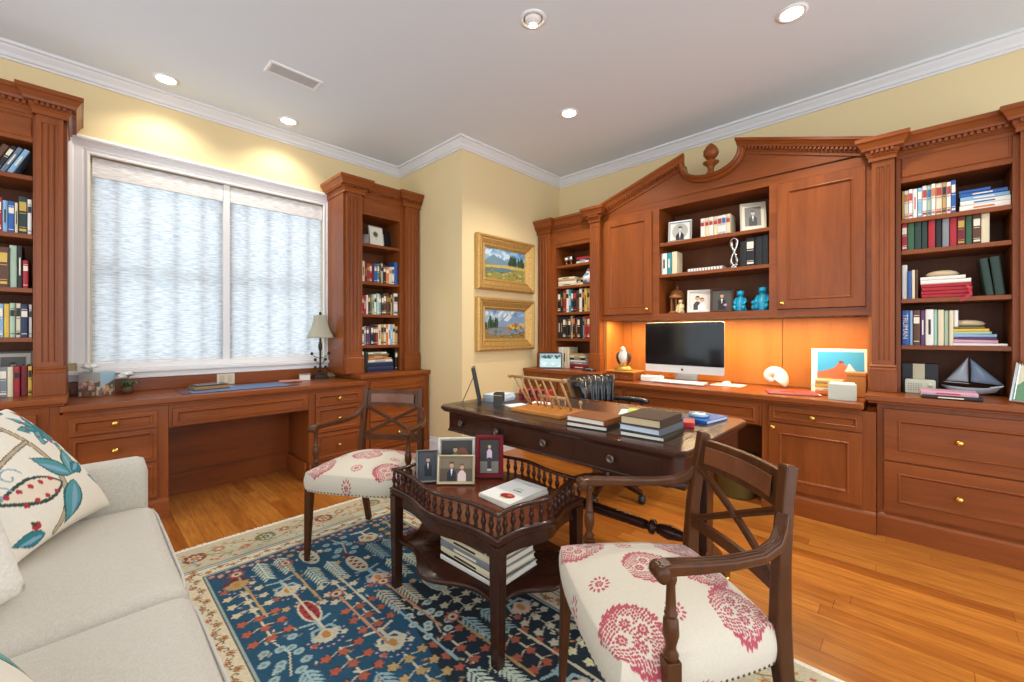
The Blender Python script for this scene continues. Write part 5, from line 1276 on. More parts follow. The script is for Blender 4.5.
def painting(label, z0, z1, scene):
    x0, x1 = 2.56, 3.36
    o = thing('painting', label, 'painting', ((x0+x1)/2, YP, z0), FW)
    pr = [(0, 0), (0, 0.045), (0.012, 0.060), (0.026, 0.060), (0.034, 0.050), (0.044, 0.052), (0.085, 0.030), (0.094, 0.034), (0.104, 0.026), (0.112, 0.022), (0.116, 0.012), (0.116, 0)]
    y = YP-0.001
    MB().sweep(pr, [(x0, y, z0), (x1, y, z0), (x1, y, z1), (x0, y, z1)], nrm=(0, -1, 0), closed=True, side=-1).build('gilt_frame', GILTF, o)
    w_, h_ = x1-x0-0.228, z1-z0-0.228
    p = Pic(w_, h_, 0.006, '#8fb0c8'); r = random.Random(len(label)); W_, H_ = w_, h_
    if scene == 0:
        for i in range(60): p.ell(W_*r.random(), H_*(0.6+0.4*r.random()), 0.05*r.random()+0.01, 0.02, r.choice(['#8fb4cf', '#6f9cc4', '#c3d3dc', '#5f8fb8']))
        p.poly([(0, H_*0.55), (W_*0.1, H_*0.7), (W_*0.22, H_*0.80), (W_*0.38, H_*0.66), (W_*0.55, H_*0.60), (W_*0.75, H_*0.66), (W_, H_*0.6), (W_, H_*0.4), (0, H_*0.4)], '#6d8a98')
        p.rect(0, W_, 0, H_*0.48, '#8c8a48'); p.poly([(0, H_*0.42), (W_*0.5, H_*0.5), (W_, H_*0.52), (W_, H_*0.4), (0, H_*0.36)], '#c2a95c')
        p.poly([(W_*0.05, H_*0.36), (W_*0.5, H_*0.40), (W_*0.8, H_*0.37), (W_*0.5, H_*0.24), (0, H_*0.22)], '#5b7a80')
        for i in range(26):
            x = W_*(0.58+0.4*r.random()); hh = H_*(0.2+0.25*r.random()); p.leaf(x, H_*0.48, hh, 0.014, PI/2, r.choice(['#2c4530', '#3a5236', '#20352a']))
        for i in range(50): p.ell(W_*r.random(), H_*0.3*r.random(), 0.02*r.random()+0.006, 0.006, r.choice(['#6f6f34', '#a38d48', '#4c5a34', '#b3824a', '#c9b874']))
    else:
        for i in range(70): p.ell(W_*r.random(), H_*(0.5+0.5*r.random()), 0.05*r.random()+0.01, 0.018, r.choice(['#7fa4c8', '#a9bccb', '#5f86b0', '#d2d6d2']), 0.6)
        p.poly([(0, H_*0.45), (W_*0.3, H_*0.55), (W_*0.6, H_*0.9), (W_*0.8, H_*0.75), (W_, H_*0.85), (W_, H_*0.4), (0, H_*0.4)], '#7d96b4')
        p.poly([(W_*0.45, H_*0.65), (W_*0.6, H_*0.9), (W_*0.66, H_*0.78), (W_*0.55, H_*0.6)], '#c8d2da')
        p.rect(0, W_, 0, H_*0.42, '#8a7244'); p.poly([(W_*0.2, H_*0.38), (W_, H_*0.40), (W_, H_*0.2), (W_*0.3, H_*0.12), (0, H_*0.2)], '#6d8698')
        for i in range(14):
            p.leaf(W_*(0.02+0.28*r.random()), H_*0.36, H_*(0.2+0.35*r.random()), 0.016, PI/2, r.choice(['#27402e', '#35503a', '#4a5a38']))
        for i in range(24): p.ell(W_*(0.55+0.4*r.random()), H_*(0.36+0.16*r.random()), 0.018, 0.016, r.choice(['#c99a3a', '#d8b04a', '#a8702e', '#8a6a30']))
        for i in range(50): p.ell(W_*r.random(), H_*0.35*r.random(), 0.022*r.random()+0.006, 0.006, r.choice(['#8fa2ae', '#5c4a30', '#a88a50', '#4c5a44', '#b06a38']))
    p.noise(0.08)
    sheet('canvas', p, lambda X, Y: (x0+0.114+X, y-0.012+0*X, z0+0.114+Y), OILM, o)
painting('upper gilt framed oil landscape with blue mountains and dark pines right', 1.60, 2.125, 0)
painting('lower gilt framed oil landscape with autumn trees and river', 1.015, 1.525, 1)

# ---- frames on the side table (world coordinates, facing the camera side)
TT = TZ+0.0015
FSIL = mat('tarnished_silver', '#8f8d88', 0.3, 0.9); FGLD = mat('champagne_frame', '#cdbf9c', 0.35, 0.6); FWHT = mat('pearl_frame', '#d6d2c4', 0.35, 0.3)
VELV = mat('red_velvet', '#6b0f18', 0.8)
picframe('small dark silver photo frame at left of the side table group', (1.140, 1.655, TT), 0.105, 0.150, 0.012, FSIL, 'suit', rz=-0.62, lean=0.18)
picframe('wide silver photo frame standing at the back of side table', (1.285, 1.615, TT), 0.185, 0.190, 0.016, FWHT, 'dancer', rz=-0.72, lean=0.15)
picframe('pale gold frame in front showing a couple, on side table', (1.218, 1.538, TT), 0.178, 0.132, 0.013, FGLD, 'pair', rz=-0.80, lean=0.22)
f4 = picframe('dark red velvet photo frame showing a child, on side table', (1.385, 1.487, TT), 0.138, 0.205, 0.024, VELV, 'girl', rz=-0.80, lean=0.14)
# ---- on the writing table
DT_ = DZ+0.0012
picframe('photo frame seen edge on at the far left of writing table', (1.665, 1.865, DT_), 0.15, 0.215, 0.014, mat('black_frame', '#20201f', 0.3), 'formal', rz=0.842, lean=0.20)
# ---- on the shelves
picframe('silver framed black and white portrait on top hutch shelf', (-1.432, 3.555, 1.9635), 0.195, 0.185, 0.018, SILVER, 'bw_portrait', FR, rz=0.18, lean=0.12)
picframe('cream framed portrait tilting on the right of top hutch shelf', (-0.875, 3.575, 1.9635), 0.175, 0.235, 0.014, mat('cream_frame', '#c4bca6', 0.45), 'bw_tall', FR, rz=0.35, lean=0.25)
picframe('white framed photo of an embrace on bottom hutch shelf', (-1.278, 3.575, HB+0.053), 0.185, 0.19, 0.022, mat('white_frame', '#dcd6cb', 0.4), 'embrace', FR, rz=0.22, lean=0.12)
picframe('brown framed photo of dark suited man on bottom hutch shelf', (-1.102, 3.575, HB+0.053), 0.170, 0.19, 0.016, mat('brown_frame', '#4c2e1c', 0.4), 'formal', FR, rz=0.2, lean=0.10)
picframe('black framed bright coastal photo on left raised countertop', (-2.685, 3.36, CT+0.001), 0.235, 0.160, 0.008, mat('black_frame', '#20201f', 0.3), 'coast', FR, rz=0.62, lean=0.14)
picframe('silver framed photo cut by the right edge, near the sailboat', (0.435, 3.315, CT+0.001), 0.17, 0.215, 0.016, SILVER, 'green', FR, rz=-0.62, lean=0.24, sf=0.12)
picframe('white leaf print card leaning on top shelf by the lamp', (1.985, 3.72, B_SH[0]+0.001), 0.15, 0.19, 0.006, mat('white_frame', '#dcd6cb', 0.4), 'leaf_card', FW, rz=0.12, lean=0.14, name='leaf_card', stand=False)
picframe('black framed coin display leaning on top shelf by the lamp', (2.10, 3.80, B_SH[0]+0.001), 0.18, 0.19, 0.012, mat('black_frame', '#20201f', 0.3), 'mosaic', FW, rz=0.05, lean=0.16, stand=False)
# framed sketch behind the books of the lowest left shelf
picframe('grey framed sketch behind books on lowest shelf behind sofa', (-0.278, 3.875, CT+0.001), 0.16, 0.25, 0.012, mat('grey_frame', '#77756c', 0.4), 'bw_tall', FW, lean=0.1, stand=False)

# large colour print propped at the back of the computer desk
pp = thing('photo_print', 'large white bordered print of red rocks under blue sky', 'print', (-0.372, 3.69, DTR+0.001), FR, rz=0.10, local=True)
PW, PH = 0.31, 0.310
p = Pic(PW, PH, 0.004, '#ecebe6'); p.rect(0.035, PW-0.012, 0.07, PH-0.02, '#3fa3d8')
p.poly([(0.035, 0.07), (0.035, 0.14), (0.09, 0.155), (0.13, 0.175), (0.155, 0.205), (0.19, 0.20), (0.22, 0.165), (0.26, 0.15), (PW-0.012, 0.14), (PW-0.012, 0.07)], '#b86a44')
p.poly([(0.155, 0.205), (0.16, 0.225), (0.175, 0.226), (0.19, 0.205)], '#8a3f34'); p.poly([(0.19, 0.15), (0.215, 0.205), (0.25, 0.15)], '#f2efe8'); p.rect(0.035, 0.12, 0.07, 0.10, '#7a8a4a')
ca, sa = math.cos(0.16), math.sin(0.16)
sheet('print', p, lambda X, Y: (X-PW/2, Y*sa, Y*ca), PHOTOM, pp)
MB().box(-PW/2, PW/2, 0.0006, 0.0036, 0, PH).xf(Matrix.Rotation(-0.16, 4, 'X')).build('mount_board', PAPER, pp)
MB().bar([(0, 0.04, 0.20), (0, 0.115, 0.001)], 0.05, 0.003).build('easel_strut', PAPER, pp)

# ================================================================ COMPUTER
ALU = STEEL
im = thing('computer', 'large all in one desktop computer, silver chin and black screen', 'computer', (-1.412, 3.565, DTR+0.001), FR, rz=-0.03, local=True)
w_ = 0.675
MB().prism([(-w_/2+0.012*(1-math.cos(a))-0*0, 0) for a in (0,)] or [], 0, 0) if False else None
def rrect(x0, x1, z0, z1, r, k=5):
    out = []
    for cx, cz, a0 in ((x1-r, z0+r, -PI/2), (x1-r, z1-r, 0), (x0+r, z1-r, PI/2), (x0+r, z0+r, PI)):
        out += [(cx + r*math.cos(a0+PI/2*i/k), cz + r*math.sin(a0+PI/2*i/k)) for i in range(k+1)]
    return out
Z0 = 0.075
rg = []
for y, dd in ((-0.002, 0.0), (0.004, 0.0), (0.012, 0.03), (0.028, 0.13)): rg.append([(x, y, z) for x, z in rrect(-w_/2+dd, w_/2-dd, Z0+dd, Z0+0.435-dd, 0.014)])
MB().loft(rg).build('shell', ALU, im, bevel=0.001)
MB().prism(rrect(-w_/2+0.0005, w_/2-0.0005, Z0+0.066, Z0+0.4345, 0.012), -0.0042, -0.0021).build('screen', mat('black_screen', '#0b0c0e', 0.10, coat=0.4), im)
MB().prism(rrect(-w_/2+0.0005, w_/2-0.0005, Z0+0.0005, Z0+0.0662, 0.012), -0.0036, -0.0021).build('chin', mat('chin_silver', '#d3d6d9', 0.35, 0.35), im)
lg = MB(); ap_ = []
for i in range(32):
    a = 2*PI*i/32; r_ = 0.0105*(1 - 0.13*max(0, math.sin(a))**6 - 0.10*max(0, -math.sin(a))**10)
    x, z = r_*math.cos(a), r_*1.02*math.sin(a)
    bx, bz = x-0.0115, z-0.002
    if bx*bx+bz*bz < 0.0052**2 or (x > 0.006 and abs(z-0.002) < 0.0045): x = min(x, 0.0115-0.0050*math.sqrt(max(0, 1-((z-0.002)/0.0052)**2)))
    ap_.append((x, z+Z0+0.031))
lg.prism(ap_, -0.0062, -0.0034)
lg.prism([(0.000+0.0045*math.cos(a), Z0+0.0455+0.0025*math.sin(a)) if False else (0.0005+0.0042*t_, Z0+0.0435+0.0055*t_+0.0018*math.sin(PI*t_)*s_) for t_, s_ in [(i/6, 1) for i in range(7)] + [(1-i/6, -1) for i in range(1, 6)]], -0.0062, -0.0034)
lg.build('logo_mark', mat('logo_black', '#17181a', 0.4), im)
MB().loft([[(-0.10, 0.03, 0.22), (0.10, 0.03, 0.22), (0.10, 0.035, 0.22), (-0.10, 0.035, 0.22)], [(-0.10, 0.06, 0.10), (0.10, 0.06, 0.10), (0.10, 0.068, 0.10), (-0.10, 0.068, 0.10)], [(-0.10, 0.07, 0.012), (0.10, 0.07, 0.012), (0.10, 0.085, 0.012), (-0.10, 0.085, 0.012)]], smooth=False).prism(rrect(-0.10, 0.10, -0.075, 0.088, 0.012), 0.0, 0.008, 'xy').build('stand', ALU, im, bevel=0.002)
kb = thing('keyboard', 'thin white keyboard in front of the computer', 'keyboard', (-1.385, 3.428, DTR+0.001), FR, local=True)
MB().prism([(-0.057, 0.003), (-0.057, 0.007), (0.057, 0.016), (0.057, 0.003)], -0.21, 0.21, 'yz').build('body', ALU, kb, bevel=0.002)
ky = MB()
for r_ in range(5):
    for c_ in range(18):
        yy = -0.047 + r_*0.0225; ky.cbox((-0.197+c_*0.0232, yy, 0.0115+(yy+0.057)*0.079), (0.0195, 0.0185, 0.005))
ky.build('keys', mat('key_white', '#e9e9e9', 0.5), kb)
md = thing('mouse_pad', 'pale mouse pad to the right of keyboard', 'mouse pad', (-1.06, 3.60, DTR+0.001), FR, local=True)
MB().prism(rrect(-0.115, 0.115, -0.10, 0.10, 0.02), 0.0, 0.004, 'xy').build('pad', mat('pad_grey', '#cfd0cf', 0.7), md, bevel=0.001)
ms = thing('computer_mouse', 'white rounded mouse resting on the pale pad', 'mouse', (-1.075, 3.60, DTR+0.0055), FR, local=True)
MB().loft([[(0.031*math.cos(2*PI*i/20)*k_, 0.057*math.sin(2*PI*i/20)*k_, z) for i in range(20)] for k_, z in ((0.96, 0.0), (1.0, 0.006), (0.97, 0.013), (0.85, 0.020), (0.6, 0.025), (0.25, 0.027))]).build('body', mat('mouse_white', '#efefef', 0.25), ms)
# ================================================================ SMALL THINGS ON THE COMPUTER DESK
og = thing('desk_organizer', 'low cherry desk organizer with two little drawers under eagle', 'organizer', (-1.880, 3.44, DTR+0.001), FR, local=True)
MB().box(-0.135, 0.135, -0.10, 0.10, 0.0, 0.068).build('case', CHX, og, bevel=0.002)
MB().box(-0.138, 0.138, -0.112, 0.105, 0.068, 0.080).build('top', CHP, og, bevel=0.003)
for x in (-0.066, 0.066):
    d = MB().panel(x-0.060, x+0.060, 0.010, 0.060, [(0, -0.1), (0, -0.106), (0.006, -0.106), (0.009, -0.103)]).build('drawer', CHX, og); MB().sphere((x, -0.110, 0.035), 0.006, n=10, k=6).build('knob', BRASS, d)
eg = thing('eagle_figurine', 'white and brown eagle figurine on golden base, on the organizer', 'figurine', (-1.895, 3.43, DTR+0.0815), FR, rz=0.15, local=True)
FEA = mat('eagle_white', '#d8d2c6', 0.45); FEB = mat('eagle_brown', '#3a2a22', 0.45); GOLD = mat('soft_gold', '#c39a4e', 0.35, 0.7)
MB().loft([[(0.085*k_*math.cos(2*PI*i/20), 0.05*k_*math.sin(2*PI*i/20), z) for i in range(20)] for k_, z in ((1.0, 0), (1.0, 0.012), (0.9, 0.018), (0.85, 0.03), (0.6, 0.038))]).build('base', GOLD, eg)
rg = []
for z, rx, ry, yo in ((0.055, 0.010, 0.012, 0.0), (0.075, 0.030, 0.028, 0.0), (0.105, 0.042, 0.036, -0.004), (0.135, 0.044, 0.036, -0.004), (0.160, 0.034, 0.030, 0.0), (0.176, 0.022, 0.022, -0.002), (0.190, 0.021, 0.024, -0.008), (0.203, 0.019, 0.022, -0.010), (0.213, 0.010, 0.012, -0.008), (0.216, 0.002, 0.003, -0.008)):
    rg.append([(rx*math.cos(2*PI*i/16), yo+ry*math.sin(2*PI*i/16), z) for i in range(16)])
MB().loft(rg).build('body', FEA, eg)
MB().loft([[(0.006*k_*math.cos(2*PI*i/8), y, 0.194+dz+0.006*k_*math.sin(2*PI*i/8)) for i in range(8)] for k_, y, dz in ((1, -0.028, 0), (0.8, -0.040, -0.001), (0.35, -0.047, -0.007))]).build('beak', GOLD, eg)
for s_ in (-1, 1):
    MB().loft([[(s_*(x_ + wd_*0.5*math.cos(2*PI*i/10)), 0.010+0.030*k_*math.sin(2*PI*i/10), z) for i in range(10)] for z, x_, wd_, k_ in ((0.165, 0.036, 0.012, 0.4), (0.15, 0.050, 0.022, 0.9), (0.115, 0.056, 0.024, 1.1), (0.08, 0.050, 0.018, 0.9), (0.05, 0.036, 0.008, 0.4))]).build('wing', FEB, eg)
    MB().bar([(s_*0.016, 0, 0.085), (s_*0.018, -0.006, 0.05), (s_*0.02, -0.012, 0.034)], [0.022, 0.014, 0.018], [0.022, 0.014, 0.010]).build('leg', GOLD, eg, bevel=0.003)
tr = thing('letter_tray', 'white stack of papers in a wire tray left of keyboard', 'paper tray', (-1.63, 3.46, DTR+0.001), FR, local=True)
MB().box(-0.08, 0.08, -0.055, 0.055, 0.003, 0.045).build('paper_stack', mat('white_paper', '#eae8e2', 0.8), tr, bevel=0.001)
MB().tube([(-0.085, -0.06, 0.002), (0.085, -0.06, 0.002), (0.085, 0.06, 0.002), (-0.085, 0.06, 0.002), (-0.085, -0.06, 0.002)], 0.002, 6).tube([(-0.085, -0.06, 0.05), (-0.085, 0.06, 0.05)], 0.002, 6).tube([(0.085, -0.06, 0.06), (0.085, 0.06, 0.06)], 0.002, 6).tube([(0.085, -0.06, 0.002), (0.085, -0.06, 0.06)], 0.002, 6).tube([(-0.085, -0.06, 0.002), (-0.085, -0.06, 0.05)], 0.002, 6).build('wire_frame', SILVER, tr)
# nautilus: a flattened spiral tube that grows
nu = thing('nautilus_shell', 'cream nautilus shell lying against the lit back panel', 'shell', (-0.775, 3.71, DTR+0.001), FR, rz=0.1, local=True)
NAU = mat('shell_cream', '#efe7d8', 0.28, coat=0.3)
rg = []; nS = 64
for i in range(nS+1):
    th = 2*PI*1.35*i/nS; g = math.exp(0.17*(th-2*PI*1.35)); R_ = 0.060*g; rad = 0.058*g
    a = PI*0.98 - th + 2*PI*1.35 - 0.9 - 0*PI
    a = -(th - 2*PI*1.35) - 0.75
    cx, cz = R_*math.cos(a)*1.0, R_*math.sin(a)
    rg.append([(cx + rad*math.cos(a)*math.cos(q), rad*0.75*math.sin(q), cz + rad*math.sin(a)*math.cos(q)) for q in [2*PI*k/18 for k in range(18)]])
zmin = min(p_[2] for r_ in rg for p_ in r_)
MB().loft([[(x, y, z-zmin) for x, y, z in r_] for r_ in rg]).build('shell', NAU, nu)
fo = thing('folder', 'red folder lying on the desk beside the nautilus shell', 'folder', (-0.600, 3.42, DTR+0.001), FR, rz=0.30, local=True)
MB().box(-0.15, 0.15, -0.105, 0.105, 0, 0.004).build('folder_cover', mat('folder_red', '#a3292f', 0.5), fo, bevel=0.001)
MB().box(-0.142, 0.15, -0.098, 0.10, 0.0045, 0.0075).build('paper', mat('white_paper', '#eae8e2', 0.8), fo)
MB().box(-0.15, 0.14, -0.103, 0.105, 0.008, 0.010).build('folder_flap', mat('folder_red2', '#b5403f', 0.5), fo, bevel=0.001)
MB().lathe([(0.001, 0.0101), (0.05, 0.0101), (0.05, 0.0112), (0.001, 0.0112)], c=(-0.03, 0, 0), n=20, sy=0.6).build('printed_badge', mat('badge_dark', '#7a1a22', 0.5), fo)
cb = thing('card_box', 'open pale box of cards at the front of computer desk', 'box', (-0.318, 3.335, DTR+0.001), FR, rz=0.10, local=True)
BX = mat('pale_box', '#bfc0ae', 0.6)
MB().box(-0.07, 0.07, -0.055, -0.051, 0, 0.095).box(-0.07, 0.07, 0.051, 0.055, 0, 0.095).box(-0.07, -0.066, -0.051, 0.051, 0, 0.095).box(0.066, 0.07, -0.051, 0.051, 0, 0.095).box(-0.066, 0.066, -0.051, 0.051, 0, 0.004).build('box', BX, cb)
mb = MB()
for i in range(9): mb.cbox((0.0, -0.042+i*0.0105, 0.053), (0.125, 0.006, 0.095+0.004*(i % 3)), rz=0.03*math.sin(i*2.0))
mb.build('cards', mat('white_paper', '#eae8e2', 0.8), cb)
book_stack(FR, -0.475, 3.46, DTR+0.001, 'orange:26:150:l:3:0.0 cream:22:150:o:1:0.03 yellow:28:148:d:3:-0.02 tan:22:145:d:3:0.03', 'pile before the red rock print', 'bright books before the print')
wx = thing('wooden_box', 'plain golden wooden box beside the fluted pilaster', 'box', (-0.262, 3.56, DTR+0.001), FR, local=True)
MB().box(-0.05, 0.05, -0.06, 0.06, 0, 0.135).build('body', CHP, wx, bevel=0.003); MB().box(-0.052, 0.052, -0.062, 0.062, 0.136, 0.158).build('lid', CHP, wx, bevel=0.003)

# ================================================================ HUTCH SHELVES
hz = HB+0.053
gz = thing('dome_lantern', 'brown domed wooden temple model with columns on bottom hutch shelf', 'ornament', (-1.492, 3.655, hz), FR, local=True)
GZW = mat('carved_light_wood', '#9a6231', 0.4)
MB().lathe([(0.078, 0), (0.078, 0.012), (0.068, 0.018), (0.066, 0.026)], n=24).build('base', GZW, gz)
for k in range(8):
    a = 2*PI*k/8+0.2; MB().lathe([(0.008, 0.026), (0.006, 0.035), (0.006, 0.125), (0.009, 0.135)], c=(0.054*math.cos(a), 0.054*math.sin(a), 0), n=8).build('column', GZW, gz)
MB().lathe([(0.066, 0.135), (0.070, 0.142), (0.070, 0.155), (0.062, 0.160), (0.058, 0.180), (0.044, 0.200), (0.022, 0.212), (0.008, 0.216), (0.005, 0.225), (0.008, 0.230), (0.002, 0.258)], n=24).build('dome', GZW, gz)
def figure(label, pos, col, fr, s_=1.0, name='figurine', seated=True, gold=None):
    o = thing(name, label, 'figurine', pos, fr, local=True); m = col
    rg = []
    for z, rx, ry, yo in ((0.0, 0.040, 0.034, 0), (0.012, 0.042, 0.036, 0), (0.018, 0.034, 0.030, 0), (0.035, 0.036, 0.034, -0.002), (0.060, 0.030, 0.028, 0), (0.085, 0.026, 0.022, 0.002), (0.100, 0.016, 0.015, 0), (0.106, 0.013, 0.013, 0), (0.112, 0.019, 0.019, -0.003), (0.125, 0.023, 0.022, -0.004), (0.138, 0.018, 0.018, -0.002), (0.146, 0.007, 0.007, 0)):
        rg.append([((rx + 0.0025*math.sin(5*2*PI*i/20+z*90))*math.cos(2*PI*i/20)*s_, (yo+(ry+0.002*math.sin(4*2*PI*i/20+z*70))*math.sin(2*PI*i/20))*s_, z*s_) for i in range(20)])
    MB().loft(rg).build('body', m, o)
    for q in (-1, 1):
        MB().tube([(q*0.024*s_, 0, 0.092*s_), (q*0.036*s_, -0.012*s_, 0.066*s_), (q*0.024*s_, -0.032*s_, 0.048*s_)], [0.010*s_, 0.009*s_, 0.008*s_], 8).build('arm', m, o)
        MB().tube([(q*0.018*s_, -0.01*s_, 0.032*s_), (q*0.030*s_, -0.034*s_, 0.034*s_), (q*0.022*s_, -0.040*s_, 0.010*s_)], [0.014*s_, 0.012*s_, 0.009*s_], 8).build('leg', m, o)
        MB().sphere((q*0.020*s_, 0, 0.138*s_), (0.005*s_, 0.004*s_, 0.005*s_), n=8, k=5).build('ear', m, o)
    MB().sphere((0, -0.024*s_, 0.120*s_), (0.009*s_, 0.008*s_, 0.007*s_), n=8, k=5).build('muzzle', m, o)
    return o
TURQ = mat('turquoise_glaze', '#1593b5', 0.18, coat=0.5)
figure('smaller turquoise glazed figurine beside the brown framed photo', (-0.972, 3.60, hz), TURQ, FR, 1.12)
q = figure('larger turquoise glazed figurine at the right of bottom hutch shelf', (-0.818, 3.60, hz), TURQ, FR, 1.25)
MB().sphere((-0.052, -0.02, 0.028), (0.022, 0.02, 0.028), n=12).sphere((-0.056, -0.03, 0.064), 0.016, n=10, k=6).build('cub', TURQ, q)
figure('tiny cream and gold figurine in front of the domed temple', (-1.420, 3.545, hz), mat('cream_gilt', '#d9c592', 0.35, 0.2), FR, 0.78)
sv = thing('silver_sculpture', 'looping polished silver sculpture beside the large black books', 'sculpture', (-1.008, 3.57, 1.6925), FR, local=True)
MB().lathe([(0.036, 0), (0.036, 0.010), (0.026, 0.016), (0.014, 0.020)], n=20).build('base', SILVER, sv)
pts = [(0.026*math.sin(2*t_)*(1.0-0.15*t_/PI), 0.012*math.cos(3*t_), 0.025+0.105*(1-math.cos(t_))) for t_ in [2*PI*i/60*0.98 for i in range(61)]]
MB().tube(pts, [0.010+0.004*math.sin(i*0.35) for i in range(61)], 12).build('loop', SILVER, sv)
fl = thing('flat_case', 'flat white and grey ridged case lying on middle hutch shelf', 'case', (-1.215, 3.575, 1.6925), FR, local=True)
MB().box(-0.14, 0.14, -0.05, 0.05, 0, 0.024).build('body', mat('case_grey', '#8c8a86', 0.4), fl, bevel=0.003)
mb = MB()
for i in range(12): mb.cbox((-0.125+i*0.0225, -0.0505, 0.012), (0.012, 0.003, 0.018))
mb.box(-0.135, 0.135, -0.045, 0.045, 0.0242, 0.026).build('ridges', mat('white_paper', '#eae8e2', 0.8), fl)

# ================================================================ SIDE BOOKCASES: ORNAMENTS
cu = thing('silver_cup', 'small silver cup on two feet, top shelf by the paintings', 'cup', (-2.625, 3.60, C_SH[0]+0.001), FR, local=True)
for s_ in (-1, 1):
    MB().lathe([(0.020, 0), (0.020, 0.006), (0.007, 0.014), (0.006, 0.035), (0.016, 0.045), (0.030, 0.060), (0.033, 0.085), (0.028, 0.100), (0.026, 0.100), (0.028, 0.085), (0.004, 0.060)], c=(s_*0.030, 0, 0), n=16).build('bowl', SILVER, cu)
MB().tube([(-0.03, 0, 0.09), (0, -0.012, 0.105), (0.03, 0, 0.09)], 0.005, 8).build('handle', SILVER, cu)
jr = thing('ginger_jar', 'round blue and white porcelain jar, second shelf by the paintings', 'jar', (-2.362, 3.58, C_SH[1]+0.001), FR, local=True)
JP = vcol('blue_white_glaze', rough=0.12, coat=0.5)
pj = Pic(0.42, 0.16, 0.004, '#e3e8ec'); r = random.Random(2)
for i in range(26):
    x, y = r.random()*0.42, 0.02+r.random()*0.11
    for k in range(5): pj.leaf(x, y, 0.020, 0.006, k*1.257+i, r.choice(['#3a6f9f', '#5f93b5', '#2b5688', '#8fb2c6']))
pj.rect(0, 0.42, 0, 0.012, '#3a6f9f'); pj.rect(0, 0.42, 0.136, 0.142, '#3a6f9f')
hs = np.array([0, .01, .03, .055, .08, .10, .115, .125, .135, .15, .16]); rsd = np.array([.030, .036, .056, .066, .062, .046, .032, .028, .030, .020, .002])
sheet('body', pj, lambda X, Y: (np.interp(Y, hs, rsd)*np.cos(X/0.42*2*PI), np.interp(Y, hs, rsd)*np.sin(X/0.42*2*PI), Y), JP, jr)
MB().lathe([(0.005, 0.148), (0.021, 0.149), (0.018, 0.156), (0.006, 0.160), (0.008, 0.166), (0.002, 0.172)], n=16).build('lid', mat('glaze_blue', '#7ea3ba', 0.15, coat=0.4), jr)
sp_ = thing('spectacles_case', 'small dark spectacles case on countertop before narrow bookcase', 'case', (-2.225, 3.37, CT+0.001), FR, rz=0.2, local=True)
MB().loft([[(x, 0.022*k_*math.cos(2*PI*i/12), 0.012+0.011*k_*math.sin(2*PI*i/12)) for i in range(12)] for x, k_ in ((-0.07, 0.4), (-0.06, 0.9), (0, 1.0), (0.06, 0.9), (0.07, 0.4))]).build('body', mat('case_dark', '#2c2d33', 0.25, coat=0.3), sp_)
MB().box(-0.02, 0.045, -0.010, 0.010, 0.0225, 0.0245).build('clasp_plate', SILVER, sp_)
cd = thing('glass_votive', 'small frosted glass candle holder on top shelf by lamp', 'candle holder', (1.868, 3.72, B_SH[0]+0.001), FW, local=True)
MB().lathe([(0.030, 0), (0.036, 0.008), (0.040, 0.09), (0.037, 0.09), (0.033, 0.012), (0.004, 0.010)], n=20).build('glass', mat('frosted_glass', '#b9b4b4', 0.3, trans=0.5), cd)
MB().lathe([(0.030, 0.013), (0.030, 0.045), (0.004, 0.047)], n=16).build('candle', mat('pink_wax', '#e3c9bf', 0.6), cd)
# right countertop
bb = thing('display_box', 'black box with cream stripe at back of right countertop', 'box', (0.022, 3.60, CT+0.001), FR, local=True)
MB().box(-0.068, 0.092, -0.025, 0.025, 0, 0.175).build('body', mat('satin_black', '#16171a', 0.4), bb, bevel=0.003)
MB().box(-0.018, 0.034, -0.0265, -0.0252, 0.002, 0.173).build('stripe', mat('stripe_cream', '#c7bb9c', 0.5), bb)
dv = thing('radio', 'small cream device with dotted front before the black box', 'radio', (0.035, 3.515, CT+0.001), FR, local=True)
MB().prism(rrect(-0.066, 0.066, 0.0, 0.082, 0.008), -0.02, 0.02).build('body', mat('radio_cream', '#c9c9b4', 0.45), dv, bevel=0.002)
mb = MB()
for i in range(6):
    for j in range(4): mb.lathe([(0.0028, -0.0212), (0.0028, -0.0199)], c=(-0.05+i*0.011, 0, 0.02+j*0.012), n=8, axis='y')
mb.build('speaker_holes', mat('hole_dark', '#6f6f60', 0.6), dv)
MB().lathe([(0.010, -0.0199), (0.010, -0.027), (0.004, -0.028)], c=(0.043, 0, 0.052), n=14, axis='y').build('knob', mat('radio_cream', '#c9c9b4', 0.45), dv)
bt = thing('glass_sailboat', 'clear glass sailing boat ornament on right countertop', 'sailboat', (0.245, 3.66, CT+0.001), FR, rz=-0.12, local=True)
CRY = mat('crystal', '#d8e2ea', 0.12, trans=0.1, ior=1.4, coat=0.4)
MB().loft([[(x, hw*math.cos(PI*i/10), zt_-(zt_-zb_)*math.sin(PI*i/10)) for i in range(11)] for x, hw, zt_, zb_ in ((-0.115, 0.004, 0.046, 0.040), (-0.08, 0.020, 0.042, 0.012), (-0.02, 0.028, 0.038, 0.0), (0.05, 0.024, 0.040, 0.002), (0.10, 0.010, 0.046, 0.018), (0.125, 0.002, 0.054, 0.048))]).build('hull', CRY, bt)
MB().bar([(0.0, 0, 0.03), (0.0, 0, 0.226)], 0.006, 0.006).bar([(0.0, 0, 0.062), (-0.105, 0, 0.066)], 0.004, 0.004).bar([(0.08, 0, 0.045), (0.132, 0, 0.058)], 0.004, 0.004).build('mast', SILVER, bt)
